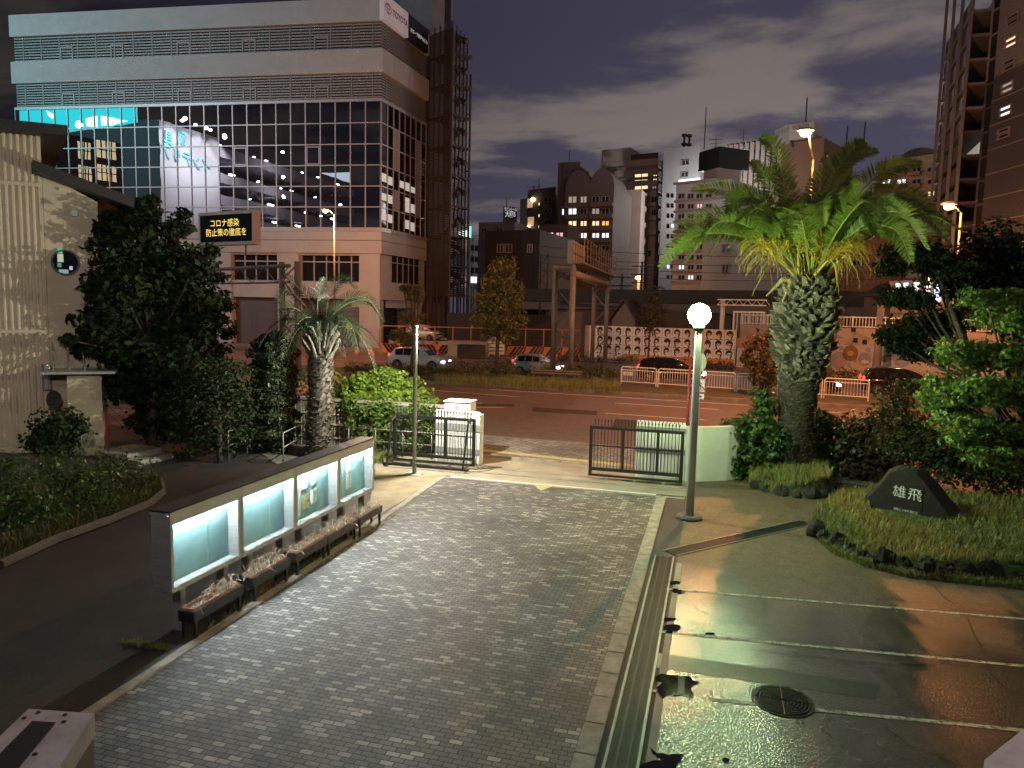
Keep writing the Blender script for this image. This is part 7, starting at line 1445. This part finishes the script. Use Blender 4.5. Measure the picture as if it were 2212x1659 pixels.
# brown apartment with arched roof
m_br = bk('brown tile', (.085, .07, .066))
r5_, F5, L5, R5, z5 = block('apartment_block', 'brown apartment block with arched roof and many lit windows behind the gantry', 'building', (1222, 118), (1327, 116), 398, 14, m_br, roof=0)
b = MB(); w_ = F5.len
for c0, c1, kk in ((0, .52, 2.3), (.50, 1., 2.4)):
    P = [F5.pt(w_*c0, z5+.004, 0)]+[F5.pt(w_*(c0+(c1-c0)*k/14), z5+kk*math.sin(math.pi*k/14)**.6+.01, -.0) for k in range(15)]+[F5.pt(w_*c1, z5+.004, 0)]; b.prism(P, Vector((F5.n.x, F5.n.y, 0))*-10)
b.build('arched_roof', m_br, r5_); MB().fbox(F5, -w_*.25, w_*.22, z5-3, z5+4.0, -9, -2).build('penthouse', m_br, r5_); MB().fbox(F5, -w_*.26, -.0, 0, z5-.5, -12, -3).build('side_wing', m_br, r5_)
cols = ((1228, 1246), (1254, 1268), (1279, 1295), (1300, 1316)); rows = ((425, 438), (451, 463), (478, 488), (504, 514), (531, 541), (556, 567), (583, 593))
litm = {(1, 0): 0, (2, 0): 1, (2, 1): 1, (2, 2): 1, (2, 3): 2, (3, 0): 3, (3, 1): 0, (3, 2): 3, (3, 3): 0, (0, 1): 5, (1, 2): 5, (0, 0): 5}
for r_, (y0, y1) in enumerate(rows):
    for c_, (x0, x1) in enumerate(cols): 
        k = litm.get((r_, c_)); win(F5, r5_, x0, y0, x1, y1, m_wlit[k] if k is not None else m_wdark)
    q = F5.rect(1223, y1+1, 1326, y1+10); b = MB(); b.fbox(F5, q[0], q[0]+F5.len*.47, q[2], q[3], .2, 1.0); b.fbox(F5, q[0]+F5.len*.53, q[1], q[2], q[3], .2, 1.0); b.build('balcony', m_br, r5_)
LW = Face(F5.pt(-w_*.26, 0, -2.99).to_2d(), F5.pt(0, 0, -2.99).to_2d())
for y in (426, 452): win(LW, r5_, 1214, y, 1219, y+12, m_wlit[0], split=1)
r6_, F6, L6, R6, _ = block('apartment_wing', 'lower brown wing with two lit windows in front of the arched block', 'building', (1164, 114), (1226, 112), 492, 8, bk('brown tile wing', (.07, .06, .057)))
for x0, y0, x1, y1, k in ((1181, 503, 1196, 514, 0), (1201, 503, 1217, 514, 4), (1186, 530, 1196, 538, 3), (1205, 531, 1216, 539, None), (1179, 556, 1195, 566, 0), (1201, 556, 1215, 566, None), (1180, 583, 1195, 594, None)): win(F6, r6_, x0, y0, x1, y1, m_wlit[k] if k is not None else m_wdark)
# pale office with penthouse
m_pal = bk('pale office render', (.40, .35, .325)); r7_, F7, L7, R7, z7 = block('office_block', 'pale office block with a box penthouse and bright upper windows', 'building', (1299, 150), (1422, 146), 352, 26, m_pal)
q = F7.rect(1299, 321, 1361, 352); MB().fbox(F7, q[0], q[1], z7+.01, q[3], -9, -.1).build('penthouse', m_pal, r7_)
b = MB(); q = F7.rect(1362, 341, 1421, 352); b.fbox(F7, q[0], q[1], z7+.51, z7+1.6, -.25, -.15); b.fbox(L7, 0, L7.len, z7+.51, z7+1.6, -.25, -.15); b.build('roof_railing', m_cage, r7_)
for y in (366, 389, 415): 
    b = MB(); z = F7.hit(1340, y)[1]; b.fbox(F7, 0, F7.len, z-.25, z+.25, .02, .5); b.fbox(L7, 0, L7.len, z-.25, z+.25, .02, .5); b.build('cornice', m_wfr, r7_)
for x0, y0, x1, y1, k in ((1371, 376, 1400, 390, 1), (1411, 378, 1420, 389, 1), (1371, 402, 1400, 415, 1), (1409, 403, 1418, 414, 5), (1388, 425, 1398, 436, None), (1408, 426, 1418, 436, None), (1387, 453, 1398, 464, None), (1408, 454, 1417, 464, None), (1387, 484, 1396, 496, 5), (1386, 516, 1396, 526, None), (1388, 542, 1406, 553, None), (1340, 429, 1346, 436, None), (1372, 430, 1378, 437, None)): win(F7, r7_, x0, y0, x1, y1, m_wlit[k] if k is not None else m_wdark)
for x0, y0, x1, y1 in ((1265, 391, 1268, 402), (1273, 388, 1281, 396), (1286, 379, 1291, 395)): win(L7, r7_, x0, y0, x1, y1, m_wlit[5] if x0 > 1270 else m_wlit[1], split=1)
for y in (440, 470, 500): b = MB(); q = F7.rect(1384, y-1, 1421, y+7); b.fbox(F7, q[0], q[1], q[2], q[3], .05, 1.2); b.build('balcony', m_pal, r7_)
m_blank = bk('blank wall render', (.36, .30, .275)); rb_, Fb, Lb, Rb, _ = block('blank_wall_block', 'windowless pinkish wall block in front of the pale office', 'building', (1326, 138), (1386, 137), 416, 10, m_blank)
for x0, y0 in ((1326, 515), (1326, 535)): win(Fb, rb_, x0+1, y0, x0+7, y0+10, m_wfr, split=1)
# grey slab and its neighbours
m_gr = bk('grey tile', (.225, .235, .245)); r8_, F8, L8, R8, z8 = block('grey_block', 'tall grey tiled block with aerials on its roof', 'building', (1434, 140), (1512, 138), 324, 22, m_gr)
for x0, y0, x1, y1 in ((1473, 346, 1489, 356), (1472, 372, 1487, 382)): win(F8, r8_, x0, y0, x1, y1, m_wdark)
for k in range(9): win(L8, r8_, 1424, 345+k*27, 1429, 362+k*27, m_wdark, split=1)
m_w2 = bk('striped pale block', (.36, .38, .42)); r9_, F9, L9, R9, z9 = block('balcony_block', 'low pale block banded with dark lines and glazed balconies', 'building', (1461, 118), (1580, 114), 400, 14, m_w2)
MB().fbox(F9, -.3, F9.len*.75, z9+.51, z9+.8, -3, .4).build('roof_slab', m_wfr, r9_); b = MB(); q = F9.rect(1466, 398, 1512, 401); b.fbox(F9, q[0], q[1], z9+.85, z9+1.15, .0, .1); b.build('strip_lamp', mat('strip lamp', (.8, .8, .8), .5, var=0, emit=(.95, .98, 1), es=1.8), r9_)
for k in range(9):
    y = 420+k*22; z = F9.hit(1500, y+12)[1]; b = MB(); b.fbox(F9, 0, F9.len, z-.15, z+.15, .01, .35); b.fbox(L9, 0, L9.len, z-.15, z+.15, .01, .3); b.build('floor_band', m_wfr, r9_)
    for j, x in enumerate((1466, 1486, 1505, 1525)): win(F9, r9_, x, y-1, x+13, y+8, m_wlit[3] if (k, j) in ((7, 0), (8, 1)) else (m_wlit[4] if (k, j) == (1, 2) else m_wdark)); 
    for x in (1441, 1450): win(L9, r9_, x, y-2, x+5, y+6, m_wlit[3] if (k, x) in ((3, 1450), (7, 1441)) else m_wdark, split=1)
bb_ = thing('billboard', 'plain black rooftop billboard box on a short white stand', 'billboard', (0, 0, 0)); BFc = Face(atD(1510, 340, 125), atD(1554, 340, 121)); q = BFc.rect(1510, 323, 1554, 365); bb_.location = BFc.pt(0, q[2]); MB().fbox(BFc, 0, BFc.len, q[2], q[3], -6, 0).build('box', bk('billboard black', (.010, .014, .014)), bb_); q2 = BFc.rect(1516, 365, 1546, 394); MB().fbox(BFc, q2[0], q2[1], q2[2]-3, q[2]-.01, -5, -.4).build('stand', m_pal, bb_)
r10, F10, L10, R10, _ = block('grid_block', 'pale block with a grid of recessed windows behind the palm fronds', 'building', (1571, 148), (1700, 144), 309, 20, bk('grid block', (.33, .31, .30)))
for k in range(12): 
    u = F10.len*k/11; MB().fbox(F10, max(0, u-.35), min(F10.len, u+.35), 0, z3+30 if False else F10.hit(1600, 312)[1], .01, .6).build('fin', m_pal, r10)
for r_ in range(6):
    for c_ in range(11): 
        if (r_*3+c_*5) % 7 == 6: continue
        x = 1573+c_*11.4; y = 322+r_*22; k = 1 if (r_, c_) in ((0, 3), (2, 4)) else (0 if (r_, c_) in ((3, 5), (2, 3)) else None); win(F10, r10, x, y, x+7, y+11, m_wlit[k] if k is not None else m_wdark, split=1)
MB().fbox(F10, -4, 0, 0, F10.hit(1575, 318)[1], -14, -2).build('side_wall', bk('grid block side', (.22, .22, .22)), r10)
# rooftop sign tower lit orange
r11, F11, L11, R11, z11 = block('brown_block', 'brown block carrying a white rooftop sign behind the palm crown', 'building', (1690, 108), (1780, 106), 312, 12, bk('brown panel', (.22, .13, .09)))
SGF = Face(atD(1705, 280, 107), atD(1758, 280, 106)); q = SGF.rect(1705, 266, 1760, 299); t = thing('rooftop_sign', 'white rooftop sign with a telephone number and slanting black lettering', 'sign', tuple(SGF.pt(0, q[2]))); MB().fbox(SGF, 0, SGF.len, q[2], q[3], -4.5, 0).build('panel', bk('rooftop sign white', (.48, .46, .46)), t)
exg = Vector((SGF.e.x, SGF.e.y, 0)); MB().text('0120-030', SGF.pt(SGF.len*.46, q[2]+(q[3]-q[2])*.78, .03), exg, (0, 0, 1), .85, fit=SGF.len*.66).build('lettering', m_ink, t)
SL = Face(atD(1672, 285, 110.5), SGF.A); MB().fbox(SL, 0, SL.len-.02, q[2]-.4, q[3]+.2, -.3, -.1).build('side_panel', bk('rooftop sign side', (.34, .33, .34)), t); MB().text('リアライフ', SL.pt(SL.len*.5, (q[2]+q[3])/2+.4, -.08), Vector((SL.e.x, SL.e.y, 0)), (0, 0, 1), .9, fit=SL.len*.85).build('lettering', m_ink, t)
for px in (1712, 1752): MB().tube([atD(px, 299, 107.5), atD(px, 318, 107.5)], .2, 6).build('stand', m_cage, t)
r12, F12, L12, R12, z12 = block('ochre_block', 'ochre apartment block with arches under a low curved roof', 'building', (1895, 112), (2040, 108), 348, 14, bk('ochre render', (.38, .25, .16)))
b = MB(); q = F12.rect(1920, 330, 2010, 348); P = [F12.pt(q[0]+(q[1]-q[0])*k/12, z12+.51+1.5*math.sin(math.pi*k/12)**.5, -2) for k in range(13)]; b.prism(P, Vector((F12.n.x, F12.n.y, 0))*-8); b.build('curved_roof', bk('curved roof grey', (.12, .10, .10)), r12)
for r_ in range(6):
    for c_ in range(4): x = 1905+c_*33; y = 362+r_*26; win(F12, r12, x, y, x+20, y+10, m_wlit[0] if (r_, c_) in ((1, 0), (1, 1)) else (m_wlit[1] if (r_, c_) == (2, 3) else m_wdark)); q = F12.rect(x-3, y+11, x+24, y+18); b = MB(); b.fbox(F12, q[0], q[1], q[2], q[3], .15, 1.1); b.build('balcony', bk('ochre balcony', (.33, .17, .10)), r12)
b = MB()
for c_ in range(2):
    q = F12.rect(1903+c_*66, 350, 1963+c_*66, 360); P = [F12.pt(q[0]+(q[1]-q[0])*k/12, q[2]+(q[3]-q[2])*math.sin(math.pi*k/12), .15) for k in range(13)]
    for k in range(12): a_, c2_ = P[k], P[k+1]; b.poly([a_, c2_, Vector((c2_.x, c2_.y, q[3]+.3)), Vector((a_.x, a_.y, q[3]+.3))])
b.build('arch', bk('ochre arch', (.40, .28, .18)), r12)
win(F12, r12, 2029, 391, 2037, 402, m_wlit[1], split=1)
r13, F13, L13, R13, _ = block('pale_low_block', 'pale low block with few small windows behind the globe lamp', 'building', (1520, 104), (1762, 99), 505, 10, bk('pale low render', (.27, .30, .32)))
for x0, y0, x1, y1 in ((1560, 528, 1578, 545), (1600, 520, 1618, 533), (1640, 575, 1647, 592), (1662, 575, 1670, 592), (1698, 545, 1712, 560), (1560, 572, 1574, 590)): win(F13, r13, x0, y0, x1, y1, m_wdark)
win(F13, r13, 1631, 520, 1634, 528, m_wlit[0], split=1)
r14, F14, L14, R14, _ = block('brick_block', 'rust brown brick block below the palm crown', 'building', (1740, 97), (1968, 93), 470, 12, bk('rust brick', (.27, .115, .055), bump=.1))
for x0, y0 in ((1790, 565), (1842, 560), (1900, 558)): win(F14, r14, x0, y0, x0+18, y0+14, m_wdark)
b = MB(); u = 0
while u < F14.len: b.fbox(F14, u, u+.12, 0, F14.hit(1850, 475)[1], .01, .1); u += F14.len/7
b.build('joints', m_slot, r14)
# elevated railway wall, sheds, lattice poles
m_via = bk('viaduct cladding', (.026, .032, .030)); VF = Face(atD(1030, 640, 92), atD(2260, 660, 80)); zv0, zv1 = VF.hit(1450, 655)[1], VF.hit(1450, 626)[1]
vd = thing('railway_viaduct', 'long dark clad wall of the elevated railway behind the street', 'viaduct', tuple(VF.pt(0, 0))); MB().fbox(VF, 0, VF.len, zv0, zv1, -8, 0).build('parapet', m_via, vd); b = MB(); b.fbox(VF, 0, VF.len, zv0-1.0, zv0-.01, -8, -.3); b.build('deck_edge', mat('deck edge', (.09, .10, .105), .7, var=.2), vd); u = 2.
while u < VF.len: b = MB(); b.fbox(VF, u, u+1.2, 0, zv0-1.01, -7, -1); b.build('pier', bk('dark pier', (.05, .05, .048)), vd); u += 9.
def lattice(label, px, y0, y1, D, w=.6):
    p = atD(px, y0, D); zt = zover(px, y1, p); z0 = zover(px, y0, p); t = thing('lattice_pole', label, 'railway pole', (p.x, p.y, z0)); b = MB()
    for s_ in (-w/2, w/2): b.tube([(p.x+s_, p.y, z0), (p.x+s_, p.y, zt)], .09, 4)
    k = 0; z = z0
    while z < zt-.8: b.tube([(p.x-w/2*(-1)**k, p.y, z), (p.x+w/2*(-1)**k, p.y, z+.9)], .05, 4); z += .9; k += 1
    b.build('lattice', m_cage, t); return p, zt
lattice('lattice railway pole behind the bushy street tree', 1172, 700, 548, 88, .9)
for px, py, py0, lab in ((1382, 690, 565, 'wooden utility pole with cross arms behind the portrait wall'), (1340, 690, 590, 'shorter utility pole west of the other one')):
    p = atD(px, py, 100); t = thing('utility_pole', lab, 'utility pole', (p.x, p.y, 0)); zt = zover(px, py0, p); MB().tube([(p.x, p.y, 0), (p.x, p.y, zt)], .22, 8, r2=.14).build('shaft', m_cage, t); b = MB()
    for k in range(3): b.tube([(p.x-1.4, p.y, zt-.6-k*1.1), (p.x+1.4, p.y, zt-.6-k*1.1)], .08, 4)
    b.build('cross_arms', m_cage, t)
b = MB(); lp = atD(1380, 600, 106)
b.tube([(lp.x, lp.y, 0), (lp.x, lp.y, lp.z-.4)], .22, 8); t = thing('street_lamp', 'small far orange street lamp glowing over the dark roofs', 'street lamp', (lp.x, lp.y, 0), 0, 'sodium street lamps'); b.build('pole', mat('orange lit pole', (.45, .30, .14), .6), t); b = MB(); b.blob(lp, .55, .4, .28, amp=0, nu=10, nv=7); b.build('lamp_lens', mat('far sodium lamp', (.9, .6, .2), .4, var=0, emit=(1, .5, .12), es=9), t)
wires = thing('overhead_wires', 'thin dark overhead wires crossing above the railway', 'wires', (0, 90, 10))
for y in (520, 540, 556, 572):
    a, c = atD(1040, y, 96), atD(2100, y+24, 90); P = [a+(c-a)*(k/12)+Vector((0, 0, -1.2*math.sin(math.pi*k/12))) for k in range(13)]; MB().tube(P, .035, 4).build('wire', m_cage, wires)
def shed(label, x0, x1, ye, yr, D, m_, m_r, gable=False):
    F_ = Face(atD(x0, ye, D), atD(x1, ye, D-1)); ze = F_.hit((x0+x1)/2, ye)[1]; zr_ = F_.hit((x0+x1)/2, yr)[1]; t = thing('house' if gable else 'shed', label, 'shed' if not gable else 'house', tuple(F_.pt(0, 0))); MB().fbox(F_, 0, F_.len, 0, ze, -5, 0).build('wall', m_, t); w_ = F_.len
    if gable:
        b = MB(); b.prism([F_.pt(0, ze+.003, 0), F_.pt(w_, ze+.003, 0), F_.pt(w_/2, zr_, 0)], Vector((F_.n.x, F_.n.y, 0))*-5); b.build('gable', m_, t); b = MB()
        for s_, e_ in ((-.4, w_/2), (w_+.4, w_/2)): a_, c_ = F_.pt(s_, ze-.25, .3), F_.pt(e_, zr_+.12, .3); nn = Vector((F_.n.x, F_.n.y, 0))*-5.6; b.hexa([a_, c_, c_+nn, a_+nn]+[v+Vector((0, 0, .15)) for v in (a_, c_, c_+nn, a_+nn)])
        b.build('roof', m_r, t)
    else:
        b = MB(); a_, c_ = F_.pt(-.3, ze, .4), F_.pt(w_+.3, ze, .4); nn = Vector((F_.n.x, F_.n.y, 0))*-6+Vector((0, 0, zr_-ze)); b.hexa([a_, c_, c_+nn, a_+nn]+[v+Vector((0, 0, .12)) for v in (a_, c_, c_+nn, a_+nn)]); b.build('roof', m_r, t)
m_shw = bk('shed wall', (.07, .06, .055)); m_shr = mat('corrugated shed roof', (.09, .09, .095), .6, .2, var=.15, stretch=(3, 1, 1)); m_rr = bk('red brown roof', (.09, .05, .045))
shed('long grey roofed shed behind the gantry legs', 1205, 1345, 668, 645, 84, m_shw, m_shr); shed('pale gabled house with a red brown roof behind the portrait wall', 1322, 1372, 690, 652, 81, bk('gable wall', (.16, .145, .135)), m_rr, True); shed('long grey roofed shed behind the globe lamp', 1380, 1580, 672, 652, 83, m_shw, m_shr)
shed('dark roofed station hut beside the lit panels in the trees', 1868, 1925, 640, 600, 72, bk('hut wall', (.06, .05, .05)), m_roof)
sf = thing('site_wall', 'dark hoarding behind the striped site barriers', 'fence', tuple(SFn.pt(0, 0, -3))); MB().fbox(SFn, 6, SFn.len, 0, 4.2, -4, -3.8).build('panels', bk('dark hoarding', (.03, .026, .026)), sf); MB().fbox(SFn, SFn.len-2.2, SFn.len+.6, 0, 4.6, -3.79, -3.5).build('concrete_bay', bk('stained bay', (.13, .12, .10)), sf)
# lit panels of a station entrance seen through the trees
st_ = thing('station_entrance', 'bright white and blue lit panels seen between the tree tiers', 'station entrance', tuple(atD(1960, 640, 70))); EF = Face(atD(1915, 640, 71), atD(2060, 640, 68)); MB().fbox(EF, 0, EF.len, EF.hit(1980, 672)[1]-.2, EF.hit(1980, 605)[1], -3, -.2).build('wall', bk('station wall', (.30, .24, .19)), st_); MB().fbox(EF, .2, EF.len-.2, 0, EF.hit(1980, 672)[1]-.21, -2.8, -.4).build('base', m_conc, st_)
for i, (x0, y0, x1, y1) in enumerate(((1933, 612, 1944, 632), (1950, 611, 1960, 624), (1971, 610, 1983, 628), (1995, 610, 2008, 640), (2017, 612, 2028, 642), (1998, 641, 2010, 650), (2018, 643, 2030, 652))):
    q = EF.rect(x0, y0, x1, y1); MB().fbox(EF, q[0], q[1], q[2], q[3], -.15, -.1).build('lit_panel', mat('lit panel %d' % (i % 3), (.5, .5, .5), .5, var=.6, scale=3, emit=((.85, .95, 1.), (.35, .6, 1.), (.9, .98, 1.))[i % 3], es=2.2 if i < 5 else 1.), st_)
# dark tower on the right
m_twl = bk('tower upper tile', (.15, .15, .155)); m_twd = bk('tower brown tile', (.045, .045, .050))
TA, TBp = atD(2118, 300, 66), atD(2330, 300, 58); TFc = Face(TA, TBp); zsp = TFc.hit(2160, 158)[1]; tw = thing('apartment_tower', 'tall apartment tower, pale above and dark brown below, with side balconies', 'building', tuple(TFc.pt(0, 0)))
MB().fbox(TFc, 0, TFc.len, 0, zsp, -16, 0).build('lower_wall', m_twd, tw); MB().fbox(TFc, 0, TFc.len, zsp+.01, 62, -16, 0).build('upper_wall', m_twl, tw)
TL = Face(atD(2058, 300, 77), TFc.A); fh = zsp-TFc.hit(2160, 210)[1]
for k in range(-3, 12):
    z = zsp-.1-k*fh
    if z < 6: break
    b = MB(); b.fbox(TL, 0, TL.len, z-.2, z, -2.5, 1.2); b.build('balcony_slab', m_twl if k < 2 else m_twd, tw); b = MB(); b.fbox(TL, .3, TL.len-.2, z+.002, z+1.15, 1.08, 1.16); b.build('balcony_panel', mat('dark balcony glass', (.03, .035, .045), .15, var=.1), tw)
    MB().fbox(TL, 0, TL.len, z+.003, z+fh-.22, -2.4, -.6).build('recess', m_wdark if k != 3 else m_wlit[5], tw)
    if -2 <= k <= 8:
        b = MB(); b.fbox(TFc, .35, .95, z+.4, z+1.3, .01, .06); b.fbox(TFc, .35, .95, z+1.5, z+2.4, .01, .05); b.build('corner_window', m_wdark, tw)
        lit = {-2: 1, 0: 5, 1: 0}.get(k); yy = 52+50*(k+2)
    b = MB(); b.fbox(TFc, 0, TFc.len, z-.03, z+.03, .003, .02); b.build('joint', m_slot, tw)
b = MB()
for k in range(4): u = TL.len*k/3; b.fbox(TL, u-.12, u+.12, 0, 60, 1.18, 1.4)
b.build('balcony_fins', m_twl, tw)
for y, k in ((36, None), (85, 1), (134, None), (183, 5), (234, 0), (282, None)):
    for dy in (0, 12): x = 2178-(y-36)*.08; win(TFc, tw, x, y+dy-3, x+23, y+dy+3, m_wlit[k] if k is not None else m_wdark, split=1)
# aerials
for a in (('slim mast on the arched apartment block', 1229, 378, 325, 118, 0), ('television aerial on the arched apartment block', 1241, 385, 362, 119, 1), ('mast on the dark stair block', 1164, 412, 385, 130, 0), ('television aerial on the dark stair block', 1153, 414, 400, 131, 1), ('first mobile mast on the grey tiled block', 1477, 322, 290, 142, 2), ('second mobile mast on the grey tiled block', 1488, 322, 291, 142, 2), ('tall thin lattice mast behind the grey tiled block', 1521, 322, 232, 150, 0), ('television aerial beside the black billboard', 1546, 320, 298, 148, 1), ('television aerial on the grid block', 1605, 310, 278, 146, 1), ('tall mast over the white rooftop sign', 1740, 268, 211, 108, 0), ('thin mast over the curved roof', 1864, 335, 265, 112, 0), ('second thin mast over the curved roof', 1827, 330, 272, 112, 0), ('thin mast on the black box sign', 1094, 447, 425, 128, 0)): antenna(*a)
